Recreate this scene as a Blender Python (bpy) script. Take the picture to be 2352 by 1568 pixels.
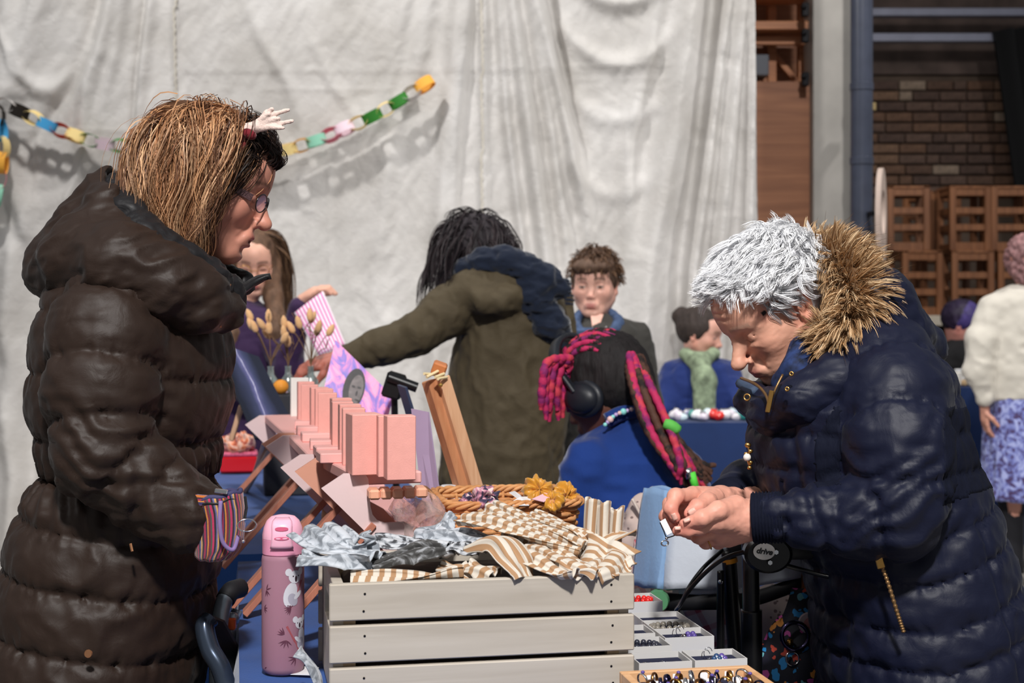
import bpy, bmesh, math, random
import numpy as np
from mathutils import Vector, Matrix, Euler
random.seed(7); RNG = np.random.default_rng(7)
for _o in list(bpy.data.objects): bpy.data.objects.remove(_o)
SC = bpy.context.scene; COL = SC.collection
PI = math.pi
# ---------------- camera, world, lights, exposure ----------------
F, CX, HY, CZ = 3267.0, 1176.0, 722.0, 1.25      # focal length in px, principal column, horizon row, eye height
def W(px, py, d):                                 # pixel at depth d -> point in the room
    return np.array([(px-CX)/F*d, d, CZ-(py-HY)/F*d])
cam = bpy.data.cameras.new('camera'); camo = bpy.data.objects.new('camera', cam); COL.objects.link(camo)
cam.sensor_width = 36.0; cam.lens = F/2352*36; cam.shift_y = -(784-HY)/2352
camo.location = (0, 0, CZ); camo.rotation_euler = (PI/2, 0, 0)
cam.dof.use_dof = True; cam.dof.focus_distance = 2.08; cam.dof.aperture_fstop = 7.1
cam.clip_start = .05
SC.camera = camo
wd = bpy.data.worlds.new('hall_ambient'); SC.world = wd; wd.use_nodes = True
wd.node_tree.nodes['Background'].inputs[0].default_value = (.95, .97, 1, 1)
wd.node_tree.nodes['Background'].inputs[1].default_value = .17
def spot(name, loc, aim, power, size=70, rad=.15, blend=.6, col=(1, .975, .95)):
    l = bpy.data.lights.new(name, 'SPOT'); l.energy = power; l.spot_size = math.radians(size); l.spot_blend = blend
    l.shadow_soft_size = rad; l.color = col
    o = bpy.data.objects.new(name, l); COL.objects.link(o); o.location = loc
    o.rotation_euler = (Vector(aim)-Vector(loc)).to_track_quat('-Z', 'Y').to_euler()
    return o
# the hall's ceiling lamps, all hung at ceiling height above the picture
spot('ceiling_lamp_front_offscreen', (.12, -1.6, 4.6), (.1, 2.3, .9), 1060, 60, .18)      # row behind the photographer
spot('ceiling_lamp_left_offscreen', (-2.3, .2, 4.6), (-.4, 2.3, 1.0), 90, 70, .18)        # same row, further left
spot('ceiling_lamp_backdrop_offscreen', (-1.9, 4.75, 4.7), (-.2, 6.8, 1.8), 240, 110, .10)  # before the backdrop
spot('ceiling_lamp_middle_offscreen', (1.5, 3.6, 4.9), (1.3, 6.6, 1.3), 330, 90, .12)     # over the further stalls
spot('ceiling_lamp_right_offscreen', (3.6, 5.4, 4.8), (2.6, 8.5, 1.2), 200, 100, .12)     # over the hall's other half
vs = SC.view_settings
vs.view_transform = 'Standard'; vs.look = 'None'; vs.gamma = 1; vs.use_curve_mapping = False; vs.exposure = .35
# ---------------- helpers: things and parts ----------------
def tag(o, label=None, cat=None, group=None, kind=None):
    if label: o['label'] = label
    if cat: o['category'] = cat
    if group: o['group'] = group
    if kind: o['kind'] = kind
    return o
def thing(name, label, cat, loc=(0, 0, 0), rz=0, group=None):
    o = bpy.data.objects.new(name, None); COL.objects.link(o)
    o.location = loc; o.rotation_euler = (0, 0, rz); o.empty_display_size = .05
    return tag(o, label, cat, group)
def adopt(o, parent, world=True):
    o.parent = parent
    if world:                       # the child's mesh is in room coordinates
        p = parent; m = Matrix.Identity(4)
        while p is not None:
            m = (Matrix.Translation(p.location) @ p.rotation_euler.to_matrix().to_4x4()) if p.type == 'EMPTY' else m
            if p.type == 'EMPTY': break
            p = p.parent if p.get('_w') is None else None
        if parent.type == 'EMPTY': o.matrix_parent_inverse = m.inverted()
    return o
def meshobj(name, verts, faces, mat=None, parent=None, world=True, smooth=False, label=None, col=None, uv=None):
    me = bpy.data.meshes.new(name)
    v = np.asarray(verts, dtype=np.float32)
    if isinstance(faces, np.ndarray):
        k = faces.shape[1]; n = len(faces)
        me.vertices.add(len(v)); me.vertices.foreach_set('co', v.ravel())
        me.loops.add(n*k); me.loops.foreach_set('vertex_index', faces.ravel().astype(np.int32))
        me.polygons.add(n); me.polygons.foreach_set('loop_start', np.arange(0, n*k, k, dtype=np.int32))
        me.update(calc_edges=True)
    else:
        me.from_pydata([tuple(map(float, p)) for p in v], [], [tuple(int(i) for i in f) for f in faces])
    if smooth: me.polygons.foreach_set('use_smooth', np.ones(len(me.polygons), dtype=bool))
    if col is not None:
        a = me.color_attributes.new('Col', 'FLOAT_COLOR', 'POINT')
        c = np.ones((len(v), 4), np.float32); c[:, :3] = col; a.data.foreach_set('color', c.ravel())
    if uv is not None:                                  # per-vertex 2-D pattern coordinates
        a = me.attributes.new('pat', 'FLOAT_VECTOR', 'POINT')
        c = np.zeros((len(v), 3), np.float32); c[:, :2] = uv; a.data.foreach_set('vector', c.ravel())
    me.update()
    if mat: me.materials.append(mat)
    o = bpy.data.objects.new(name, me); COL.objects.link(o)
    if parent is not None: adopt(o, parent, world)
    if label: o['label'] = label
    return o
class MB:
    """collects simple solids into one mesh"""
    def __init__(s): s.v = []; s.f = []; s.n = 0
    def add(s, v, f):
        v = np.asarray(v, float); s.v.append(v); s.f += [tuple(i+s.n for i in q) for q in f]; s.n += len(v); return s
    def box(s, c, h, R=None, bev=0):
        """centre, half sizes, 3x3 rotation; bev chamfers every edge"""
        h = np.asarray(h, float); c = np.asarray(c, float)
        if bev <= 0:
            v = np.array([[x, y, z] for x in (-1, 1) for y in (-1, 1) for z in (-1, 1)], float)*h
            f = [(0, 1, 3, 2), (4, 6, 7, 5), (0, 4, 5, 1), (2, 3, 7, 6), (0, 2, 6, 4), (1, 5, 7, 3)]
        else:
            b = min(bev, h.min()*.95); v = []; ix = {}
            for sx in (-1, 1):
                for sy in (-1, 1):
                    for sz in (-1, 1):
                        for ax in range(3):
                            p = np.array([sx, sy, sz])*(h-b); p[ax] += (sx, sy, sz)[ax]*b
                            ix[(sx, sy, sz, ax)] = len(v); v.append(p)
            v = np.array(v); f = []
            for ax in range(3):
                o1, o2 = (ax+1) % 3, (ax+2) % 3
                for sg in (-1, 1):
                    q = []
                    for a, bb in ((-1, -1), (1, -1), (1, 1), (-1, 1)):
                        k = [0, 0, 0]; k[ax] = sg; k[o1] = a; k[o2] = bb; q.append(ix[(*k, ax)])
                    f.append(tuple(q if sg > 0 else q[::-1]))
                for a in (-1, 1):                     # edge strips running along ax
                    for bb in (-1, 1):
                        k0 = [0, 0, 0]; k1 = [0, 0, 0]; k0[ax] = -1; k1[ax] = 1
                        for k in (k0, k1): k[o1] = a; k[o2] = bb
                        q = [ix[(*k0, o1)], ix[(*k1, o1)], ix[(*k1, o2)], ix[(*k0, o2)]]
                        f.append(tuple(q if a*bb > 0 else q[::-1]))
            for sx in (-1, 1):
                for sy in (-1, 1):
                    for sz in (-1, 1):
                        q = [ix[(sx, sy, sz, a)] for a in range(3)]
                        f.append(tuple(q if sx*sy*sz > 0 else q[::-1]))
        if R is not None: v = v @ np.asarray(R).T
        return s.add(v+c, f)
    def beam(s, a, b, w, t, up=(0, 0, 1), bev=0):
        """a bar of section w x t from a to b"""
        a = np.asarray(a, float); b = np.asarray(b, float); x = b-a; L = np.linalg.norm(x); x = x/L
        y = np.cross(up, x); y = y/np.linalg.norm(y); z = np.cross(x, y)
        return s.box((a+b)/2, (L/2, w/2, t/2), np.stack([x, y, z], 1), bev)
    def prism(s, poly, a, b, tv):
        """polygon of 3-D points swept by vector tv"""
        p = np.asarray(poly, float); n = len(p); tv = np.asarray(tv, float)
        return s.add(np.vstack([p, p+tv]), [tuple(range(n))[::-1], tuple(range(n, 2*n))]+[(i, (i+1) % n, n+(i+1) % n, n+i) for i in range(n)])
    def tube(s, pts, r, n=10, closed=False, cap=True):
        p = np.asarray(pts, float); m = len(p); r = np.broadcast_to(np.asarray(r, float), (m,))
        v, f = tube_geo(p, r, n, closed); 
        if cap and not closed: f = f+[tuple(range(n))[::-1], tuple(range((m-1)*n, m*n))]
        return s.add(v, f)
    def lathe(s, prof, c=(0, 0, 0), n=32, axis=None, sx=1, sy=1):
        """(r, z) profile turned about z, or about axis"""
        pr = np.asarray(prof, float); m = len(pr); a = np.arange(n)*2*PI/n
        v = np.stack([np.outer(pr[:, 0], np.cos(a))*sx, np.outer(pr[:, 0], np.sin(a))*sy, np.repeat(pr[:, 1][:, None], n, 1)], -1).reshape(-1, 3)
        f = [(i*n+j, i*n+(j+1) % n, (i+1)*n+(j+1) % n, (i+1)*n+j) for i in range(m-1) for j in range(n)]
        if pr[0, 0] > 1e-6: f.append(tuple(range(n))[::-1])
        if pr[-1, 0] > 1e-6: f.append(tuple(range((m-1)*n, m*n)))
        if axis is not None: v = v @ frame_z(axis).T
        return s.add(v+np.asarray(c, float), f)
    def ball(s, c, r, n=12, m=8, R=None):
        th = np.linspace(0, PI, m+1)
        v, f = MB().lathe([(max(math.sin(t), 1e-7), -math.cos(t)) for t in th], n=n).raw()
        v = v*np.broadcast_to(np.asarray(r, float), (3,))
        if R is not None: v = v @ np.asarray(R).T
        return s.add(v+np.asarray(c, float), f)
    def torus(s, c, R, r, axis=(0, 0, 1), n=24, k=8, sy=1, flat=1):
        a = np.arange(n)*2*PI/n; b = np.arange(k)*2*PI/k
        v = np.stack([np.outer(R+r*np.cos(b), np.cos(a)), np.outer(R+r*np.cos(b), np.sin(a))*sy, np.outer(r*flat*np.sin(b), np.ones(n))], -1).reshape(-1, 3)
        f = [(i*n+j, i*n+(j+1) % n, ((i+1) % k)*n+(j+1) % n, ((i+1) % k)*n+j) for i in range(k) for j in range(n)]
        return s.add(v @ frame_z(axis).T+np.asarray(c, float), f)
    def grid(s, P):
        """P: (m, n, 3) sheet of points"""
        m, n = P.shape[:2]
        return s.add(P.reshape(-1, 3), [(i*n+j, i*n+j+1, (i+1)*n+j+1, (i+1)*n+j) for i in range(m-1) for j in range(n-1)])
    def raw(s): return np.vstack(s.v), s.f
    def build(s, name, mat, parent=None, world=True, smooth=False, label=None, uv=None, col=None):
        o = meshobj(name, np.vstack(s.v), s.f, mat, parent, world, False, label, col, uv)
        if smooth:
            o.data.polygons.foreach_set('use_smooth', np.ones(len(o.data.polygons), dtype=bool))
            if smooth != 'all': o.data.set_sharp_from_angle(angle=math.radians(40))
        return o
def frame_z(axis):
    z = np.asarray(axis, float); z = z/np.linalg.norm(z)
    x = np.cross((0, 1, 0) if abs(z[1]) < .9 else (1, 0, 0), z); x /= np.linalg.norm(x)
    return np.stack([x, np.cross(z, x), z], 1)
def tube_geo(p, r, n, closed=False):
    m = len(p)
    t = (np.roll(p, -1, 0)-np.roll(p, 1, 0)) if closed else np.gradient(p, axis=0)
    t = t/np.maximum(np.linalg.norm(t, axis=1, keepdims=True), 1e-9)
    u = np.zeros_like(p); ref = np.array([0, 0, 1.]) if abs(t[0][2]) < .9 else np.array([1., 0, 0])
    u0 = np.cross(ref, t[0]); u0 /= np.linalg.norm(u0)
    for i in range(m):
        u0 = u0-t[i]*np.dot(u0, t[i]); u0 = u0/max(np.linalg.norm(u0), 1e-9); u[i] = u0
    w = np.cross(t, u); a = np.arange(n)*2*PI/n
    v = p[:, None]+r[:, None, None]*(u[:, None]*np.cos(a)[None, :, None]+w[:, None]*np.sin(a)[None, :, None])
    e = m if closed else m-1
    f = [(i*n+j, i*n+(j+1) % n, ((i+1) % m)*n+(j+1) % n, ((i+1) % m)*n+j) for i in range(e) for j in range(n)]
    return v.reshape(-1, 3), f
def rotz(a): c, s = math.cos(a), math.sin(a); return np.array([[c, -s, 0], [s, c, 0], [0, 0, 1.]])
def rotx(a): c, s = math.cos(a), math.sin(a); return np.array([[1, 0, 0], [0, c, -s], [0, s, c]])
def roty(a): c, s = math.cos(a), math.sin(a); return np.array([[c, 0, s], [0, 1, 0], [-s, 0, c]])
def spline(pts, n):
    """Catmull-Rom through pts, n samples"""
    p = np.asarray(pts, float); q = np.vstack([2*p[0]-p[1], p, 2*p[-1]-p[-2]]); m = len(p)-1
    t = np.linspace(0, m-1e-9, n); i = t.astype(int); u = (t-i)[:, None]
    a, b, c, d = q[i], q[i+1], q[i+2], q[i+3]
    return .5*(2*b+(c-a)*u+(2*a-5*b+4*c-d)*u*u+(3*b-a-3*c+d)*u**3)
def hash3(i, j, k, seed):
    h = (i.astype(np.int64)*374761393+j.astype(np.int64)*668265263+k.astype(np.int64)*2147483647+seed*1274126177) & 0xffffffff
    h = ((h ^ (h >> 13))*1274126177) & 0xffffffff
    return ((h ^ (h >> 16)) & 0xffff)/65535.
def vnoise(p, seed=0):
    p = np.asarray(p, float); i = np.floor(p).astype(np.int64); f = p-i; f = f*f*(3-2*f); r = 0
    for a in (0, 1):
        for b in (0, 1):
            for c in (0, 1):
                w = (f[..., 0] if a else 1-f[..., 0])*(f[..., 1] if b else 1-f[..., 1])*(f[..., 2] if c else 1-f[..., 2])
                r = r+w*hash3(i[..., 0]+a, i[..., 1]+b, i[..., 2]+c, seed)
    return r*2-1
def fbm(p, oct=3, seed=0):
    r = 0; a = 1
    for o in range(oct): r = r+a*vnoise(np.asarray(p)*2**o, seed+o*17); a *= .5
    return r
# ---------------- helpers: materials ----------------
_MC = {}
def newmat(name):
    m = bpy.data.materials.new(name); m.use_nodes = True
    nt = m.node_tree; return m, nt, nt.nodes['Principled BSDF']
def N(nt, typ, **kw):
    n = nt.nodes.new(typ)
    for k, v in kw.items():
        if k.startswith('i_'):
            key = k[2:]; key = int(key) if key.isdigit() else key
            n.inputs[key].default_value = v
        else: setattr(n, k, v)
    return n
def lin(c):
    """sRGB 0-255 -> linear"""
    return tuple(((x/255)/12.92 if x/255 <= .04045 else ((x/255+.055)/1.055)**2.4) for x in c)
def M(name, col, rough=.6, metal=0., bump=0., bscale=150., var=0., vscale=12., sheen=0., sss=0., trans=0., spec=.5, stretch=(1, 1, 1), coat=0., attr=False, bdist=.002, alpha=1., ior=1.45, det=4):
    if name in _MC: return _MC[name]
    m, nt, b = newmat(name); c = lin(col) if max(col) > 1.001 else tuple(col)
    b.inputs['Base Color'].default_value = (*c, 1); b.inputs['Roughness'].default_value = rough
    b.inputs['Metallic'].default_value = metal; b.inputs['Specular IOR Level'].default_value = spec; b.inputs['IOR'].default_value = ior
    if sheen: b.inputs['Sheen Weight'].default_value = sheen; b.inputs['Sheen Roughness'].default_value = .4
    if sss: b.inputs['Subsurface Weight'].default_value = sss; b.inputs['Subsurface Radius'].default_value = (.012, .005, .003); b.inputs['Subsurface Scale'].default_value = .6
    if trans: b.inputs['Transmission Weight'].default_value = trans
    if coat: b.inputs['Coat Weight'].default_value = coat; b.inputs['Coat Roughness'].default_value = .1
    if alpha < 1: b.inputs['Alpha'].default_value = alpha
    tc = mp = None
    if var or bump:
        tc = N(nt, 'ShaderNodeTexCoord'); mp = N(nt, 'ShaderNodeMapping'); mp.inputs['Scale'].default_value = stretch
        nt.links.new(tc.outputs['Object'], mp.inputs[0])
    src = None
    if attr:
        at = N(nt, 'ShaderNodeAttribute', attribute_name='Col'); src = at.outputs['Color']
    if var:
        nz = N(nt, 'ShaderNodeTexNoise', i_Scale=vscale, i_Detail=5.); nt.links.new(mp.outputs[0], nz.inputs['Vector'])
        mr = N(nt, 'ShaderNodeMapRange'); mr.inputs[1].default_value = .3; mr.inputs[2].default_value = .7
        mr.inputs[3].default_value = 1-var; mr.inputs[4].default_value = 1+var; nt.links.new(nz.outputs[0], mr.inputs[0])
        mx = N(nt, 'ShaderNodeVectorMath', operation='SCALE')
        if src: nt.links.new(src, mx.inputs[0])
        else: mx.inputs[0].default_value = c
        nt.links.new(mr.outputs[0], mx.inputs['Scale']); src = mx.outputs[0]
    if src: nt.links.new(src, b.inputs['Base Color'])
    if bump:
        nz = N(nt, 'ShaderNodeTexNoise', i_Scale=bscale, i_Detail=float(det)); nt.links.new(mp.outputs[0], nz.inputs['Vector'])
        bp = N(nt, 'ShaderNodeBump'); bp.inputs['Strength'].default_value = bump; bp.inputs['Distance'].default_value = bdist
        nt.links.new(nz.outputs[0], bp.inputs['Height']); nt.links.new(bp.outputs[0], b.inputs['Normal'])
    _MC[name] = m; return m
def wood(name, c1, c2, axis=0, scale=1., rough=.55):
    """grain runs along the given object axis"""
    if name in _MC: return _MC[name]
    m, nt, b = newmat(name); tc = N(nt, 'ShaderNodeTexCoord'); mp = N(nt, 'ShaderNodeMapping')
    s = [38*scale]*3; s[axis] = 2.2*scale; mp.inputs['Scale'].default_value = s
    nt.links.new(tc.outputs['Object'], mp.inputs[0])
    nz = N(nt, 'ShaderNodeTexNoise', i_Scale=1.6, i_Detail=7., i_Distortion=.7); nt.links.new(mp.outputs[0], nz.inputs['Vector'])
    cr = N(nt, 'ShaderNodeValToRGB'); cr.color_ramp.elements[0].position = .32; cr.color_ramp.elements[1].position = .72
    cr.color_ramp.elements[0].color = (*lin(c1), 1); cr.color_ramp.elements[1].color = (*lin(c2), 1)
    nt.links.new(nz.outputs[0], cr.inputs[0]); nt.links.new(cr.outputs[0], b.inputs['Base Color'])
    bp = N(nt, 'ShaderNodeBump'); bp.inputs['Strength'].default_value = .25; bp.inputs['Distance'].default_value = .001
    nt.links.new(nz.outputs[0], bp.inputs['Height']); nt.links.new(bp.outputs[0], b.inputs['Normal'])
    b.inputs['Roughness'].default_value = rough; _MC[name] = m; return m
def pattern(name, ramp, kind='x', freq=1., rough=.75, const=True, noise=0., bump=.2, sheen=.2, phase=0.):
    """stripes or blotches over the 'pat' attribute; ramp = [(pos, rgb)]"""
    if name in _MC: return _MC[name]
    m, nt, b = newmat(name); at = N(nt, 'ShaderNodeAttribute', attribute_name='pat')
    if kind in 'xy':
        sp = N(nt, 'ShaderNodeSeparateXYZ'); nt.links.new(at.outputs['Vector'], sp.inputs[0]); val = sp.outputs[0 if kind == 'x' else 1]
        if noise:
            nz = N(nt, 'ShaderNodeTexNoise', i_Scale=9., i_Detail=3.); nt.links.new(at.outputs['Vector'], nz.inputs['Vector'])
            ma = N(nt, 'ShaderNodeMath', operation='MULTIPLY_ADD'); ma.inputs[1].default_value = noise; nt.links.new(nz.outputs[0], ma.inputs[0]); nt.links.new(val, ma.inputs[2]); val = ma.outputs[0]
        ma = N(nt, 'ShaderNodeMath', operation='MULTIPLY_ADD'); ma.inputs[1].default_value = freq; ma.inputs[2].default_value = phase; nt.links.new(val, ma.inputs[0])
        fr = N(nt, 'ShaderNodeMath', operation='FRACT'); nt.links.new(ma.outputs[0], fr.inputs[0]); val = fr.outputs[0]
    elif kind == 'v':
        vo = N(nt, 'ShaderNodeTexVoronoi', i_Scale=freq); nt.links.new(at.outputs['Vector'], vo.inputs['Vector'])
        hs = N(nt, 'ShaderNodeSeparateColor'); nt.links.new(vo.outputs['Color'], hs.inputs[0]); val = hs.outputs[0]
    else:
        nz = N(nt, 'ShaderNodeTexNoise', i_Scale=freq, i_Detail=3., i_Distortion=noise); nt.links.new(at.outputs['Vector'], nz.inputs['Vector']); val = nz.outputs[0]
    cr = N(nt, 'ShaderNodeValToRGB'); cr.color_ramp.interpolation = 'CONSTANT' if const else 'LINEAR'
    el = cr.color_ramp.elements
    while len(el) < len(ramp): el.new(.5)
    for e, (p, c) in zip(el, ramp): e.position = p; e.color = (*lin(c), 1)
    nt.links.new(val, cr.inputs[0]); nt.links.new(cr.outputs[0], b.inputs['Base Color'])
    b.inputs['Roughness'].default_value = rough; b.inputs['Sheen Weight'].default_value = sheen
    if bump:
        tc = N(nt, 'ShaderNodeTexCoord'); nz = N(nt, 'ShaderNodeTexNoise', i_Scale=260., i_Detail=3.); nt.links.new(tc.outputs['Object'], nz.inputs['Vector'])
        bp = N(nt, 'ShaderNodeBump'); bp.inputs['Strength'].default_value = bump; bp.inputs['Distance'].default_value = .001
        nt.links.new(nz.outputs[0], bp.inputs['Height']); nt.links.new(bp.outputs[0], b.inputs['Normal'])
    _MC[name] = m; return m
# ---------------- helpers: implicit surfaces for bodies and clothes ----------------
class SDF:
    def __init__(s, lo, hi, vox):
        s.o = np.asarray(lo, float); s.v = vox; n = np.ceil((np.asarray(hi)-s.o)/vox).astype(int)+1
        s.d = np.full(tuple(n), 1., np.float32); s.ax = [(s.o[i]+np.arange(n[i])*vox).astype(np.float32) for i in range(3)]
    def _win(s, lo, hi):
        a = [max(0, int(np.floor((lo[i]-s.o[i])/s.v))) for i in range(3)]
        b = [min(s.d.shape[i], int(np.ceil((hi[i]-s.o[i])/s.v))+1) for i in range(3)]
        if any(x >= y for x, y in zip(a, b)): return None
        sl = tuple(slice(x, y) for x, y in zip(a, b))
        return sl, s.ax[0][sl[0]][:, None, None], s.ax[1][sl[1]][None, :, None], s.ax[2][sl[2]][None, None, :]
    def op(s, fn, lo, hi, k=.01, mode='u'):
        m = k+3*s.v; w = s._win(np.asarray(lo)-m, np.asarray(hi)+m)
        if w is None: return s
        sl, X, Y, Z = w; b = fn(X, Y, Z).astype(np.float32); a = s.d[sl]
        if mode == 'u':
            h = np.maximum(k-np.abs(a-b), 0)/max(k, 1e-6); s.d[sl] = np.minimum(a, b)-h*h*k*.25
        elif mode == 's':
            b = -b; h = np.maximum(k-np.abs(a-b), 0)/max(k, 1e-6); s.d[sl] = np.maximum(a, b)+h*h*k*.25
        return s
    def cone(s, a, b, ra, rb, k=.01, mode='u', rf=None):
        a = np.asarray(a, float); b = np.asarray(b, float); ab = b-a; L2 = max(ab@ab, 1e-12); R = max(ra, rb)+(.03 if rf else 0)
        def fn(X, Y, Z):
            x, y, z = X-a[0], Y-a[1], Z-a[2]; t = np.clip((x*ab[0]+y*ab[1]+z*ab[2])/L2, 0, 1)
            d = np.sqrt((x-t*ab[0])**2+(y-t*ab[1])**2+(z-t*ab[2])**2)-(ra+(rb-ra)*t)
            return d-rf(t) if rf else d
        return s.op(fn, np.minimum(a, b)-R, np.maximum(a, b)+R, k, mode)
    def chain(s, pts, rs, k=.01, mode='u', rf=None):
        pts = np.asarray(pts, float); L = np.r_[0, np.cumsum(np.linalg.norm(np.diff(pts, axis=0), axis=1))]
        for i in range(len(pts)-1):
            g = (lambda t, i=i: rf(L[i]+t*(L[i+1]-L[i]))) if rf else None
            s.cone(pts[i], pts[i+1], rs[i], rs[i+1], k, mode, g)
        return s
    def ell(s, c, r, R=None, k=.01, mode='u'):
        c = np.asarray(c, float); r = np.broadcast_to(np.asarray(r, float), (3,))
        def fn(X, Y, Z):
            x, y, z = X-c[0], Y-c[1], Z-c[2]
            if R is not None: x, y, z = (R[0, i]*x+R[1, i]*y+R[2, i]*z for i in range(3))
            k0 = np.sqrt((x/r[0])**2+(y/r[1])**2+(z/r[2])**2); k1 = np.sqrt((x/r[0]**2)**2+(y/r[1]**2)**2+(z/r[2]**2)**2)
            return k0*(k0-1)/np.maximum(k1, 1e-6)
        m = r.max() if R is not None else r
        return s.op(fn, c-m, c+m, k, mode)
    def loft(s, zs, cx, cy, a, b, k=.02, mode='u', pw=2., rf=None):
        """stack of (super)ellipses along z; rows sorted by z"""
        zs = np.asarray(zs, float); o = np.argsort(zs); zs = zs[o]; T = [np.asarray(q, float)[o] for q in (cx, cy, a, b)]
        lo = ((T[0]-T[2]).min(), (T[1]-T[3]).min(), zs[0]); hi = ((T[0]+T[2]).max(), (T[1]+T[3]).max(), zs[-1])
        def fn(X, Y, Z):
            zc = np.clip(Z, zs[0], zs[-1]); q = [smooth_interp(zc, zs, t) for t in T]
            x = X-q[0]; y = Y-q[1]
            if rf is not None:
                e = rf(x, y, Z); A = q[2]+e; B = q[3]+e
            else: A, B = q[2], q[3]
            g = (np.abs(x/A)**pw+np.abs(y/B)**pw)**(1/pw)
            d = (g-1)*np.minimum(A, B); dz = np.maximum(zs[0]-Z, Z-zs[-1])
            return np.maximum(d, dz)
        return s.op(fn, lo, hi, k, mode)
    def mesh(s):
        d = s.d; I = d < 0; nx, ny, nz = d.shape
        c = np.zeros((nx-1, ny-1, nz-1), np.int8)
        for a in (0, 1):
            for b in (0, 1):
                for e in (0, 1): c += I[a:nx-1+a, b:ny-1+b, e:nz-1+e]
        act = np.argwhere((c > 0) & (c < 8)); idx = np.full(c.shape, -1, np.int64); idx[tuple(act.T)] = np.arange(len(act))
        P = np.zeros((len(act), 3)); cnt = np.zeros(len(act)); i, j, k = act.T
        C = {(a, b, e): d[i+a, j+b, k+e] for a in (0, 1) for b in (0, 1) for e in (0, 1)}
        for p in C:
            for ax in range(3):
                if p[ax]: continue
                q = list(p); q[ax] = 1; q = tuple(q); da, db = C[p], C[q]; m = (da < 0) != (db < 0)
                t = da[m]/(da[m]-db[m]); off = np.tile(np.array(p, float), (m.sum(), 1)); off[:, ax] += t
                P[m] += off; cnt[m] += 1
        P = s.o+(act+P/cnt[:, None])*s.v
        Fs = []
        for ax in range(3):
            o1, o2 = (ax+1) % 3, (ax+2) % 3
            sa = [slice(None)]*3; sb = [slice(None)]*3; sa[ax] = slice(0, -1); sb[ax] = slice(1, None)
            A, B = I[tuple(sa)], I[tuple(sb)]; e = np.argwhere(A != B)
            ok = (e[:, o1] > 0) & (e[:, o2] > 0) & (e[:, o1] < d.shape[o1]-1) & (e[:, o2] < d.shape[o2]-1); e = e[ok]
            fl = A[tuple(e.T)]
            q = []
            for du, dv in ((-1, -1), (0, -1), (0, 0), (-1, 0)):
                f = e.copy(); f[:, o1] += du; f[:, o2] += dv; q.append(idx[tuple(f.T)])
            q = np.stack(q, 1); q[~fl] = q[~fl][:, ::-1]; Fs.append(q)
        return P, np.vstack(Fs)
def smooth_interp(z, zs, t):
    """monotone-ish cubic through a table"""
    if len(zs) < 3: return np.interp(z, zs, t).astype(np.float32)
    m = np.gradient(t, zs); i = np.clip(np.searchsorted(zs, z)-1, 0, len(zs)-2); h = zs[i+1]-zs[i]; u = (z-zs[i])/h
    return ((2*u**3-3*u**2+1)*t[i]+(u**3-2*u**2+u)*h*m[i]+(-2*u**3+3*u**2)*t[i+1]+(u**3-u**2)*h*m[i+1]).astype(np.float32)
def vnormals(P, Q):
    n = np.cross(P[Q[:, 2]]-P[Q[:, 0]], P[Q[:, 3]]-P[Q[:, 1]]); N_ = np.zeros_like(P)
    for i in range(4): np.add.at(N_, Q[:, i], n)
    return N_/np.maximum(np.linalg.norm(N_, axis=1, keepdims=True), 1e-12)
def relax(P, Q, it=2, lam=.5):
    E = np.vstack([Q[:, [i, (i+1) % 4]] for i in range(4)]); n = len(P); c = np.bincount(E.ravel(), minlength=n)[:, None]
    for _ in range(it):
        S = np.stack([np.bincount(E[:, 0], P[E[:, 1], a], n)+np.bincount(E[:, 1], P[E[:, 0], a], n) for a in range(3)], 1)
        P = P+lam*(S/np.maximum(c, 1)-P)
    return P
def puff(seams, amp, p=.5):
    """quilted bulge between seams along a length"""
    se = np.asarray(seams, float)
    def f(t):
        i = np.clip(np.searchsorted(se, t), 1, len(se)-1); u = np.clip((t-se[i-1])/(se[i]-se[i-1]), 0, 1)
        return amp*np.power(np.maximum(4*u*(1-u), 0), p)
    return f
def segdist(P, a, b):
    a = np.asarray(a, float); b = np.asarray(b, float); ab = b-a; t = np.clip(((P-a)@ab)/max(ab@ab, 1e-12), 0, 1)
    return np.linalg.norm(P-a-t[:, None]*ab, axis=1)
def polydist(P, pts):
    r = np.full(len(P), 9.)
    for a, b in zip(pts[:-1], pts[1:]): r = np.minimum(r, segdist(P, a, b))
    return r
def strands(name, G, rad, cols, parent, mat, sides=3, taper=True):
    """G: (n, m, 3) strand centre lines -> one mesh of thin tapered tubes; cols: (n, m, 3); sides=1 gives flat ribbons"""
    n, m = G.shape[:2]; rib = sides == 1; sides = max(sides, 2); t = np.gradient(G, axis=1); t /= np.maximum(np.linalg.norm(t, axis=2, keepdims=True), 1e-9)
    ref = np.random.default_rng(n).normal(0, 1, (n, 1, 3)) if rib else np.array([.31, .47, .83]); u = np.cross(t, ref); u /= np.maximum(np.linalg.norm(u, axis=2, keepdims=True), 1e-9); w = np.cross(t, u)
    r = np.broadcast_to(np.asarray(rad, float), (n,))[:, None]*(np.linspace(1, 0, m)**.6*.9+.1 if taper else np.ones(m))[None]
    a = np.arange(sides)*2*PI/sides
    V = G[:, :, None]+r[:, :, None, None]*(u[:, :, None]*np.cos(a)[None, None, :, None]+w[:, :, None]*np.sin(a)[None, None, :, None])
    b = (np.arange(n)[:, None, None]*m+np.arange(m-1)[None, :, None])*sides; j = np.arange(sides)[None, None, :]; j2 = (j+1) % sides
    Q = np.stack([b+j, b+j2, b+sides+j2, b+sides+j], -1)
    Q = (Q[:, :, :1] if rib else Q).reshape(-1, 4)
    c = np.repeat(cols[:, :, None, :], sides, 2).reshape(-1, 3)
    return meshobj(name, V.reshape(-1, 3), Q, mat, parent, True, True, None, c)
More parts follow.
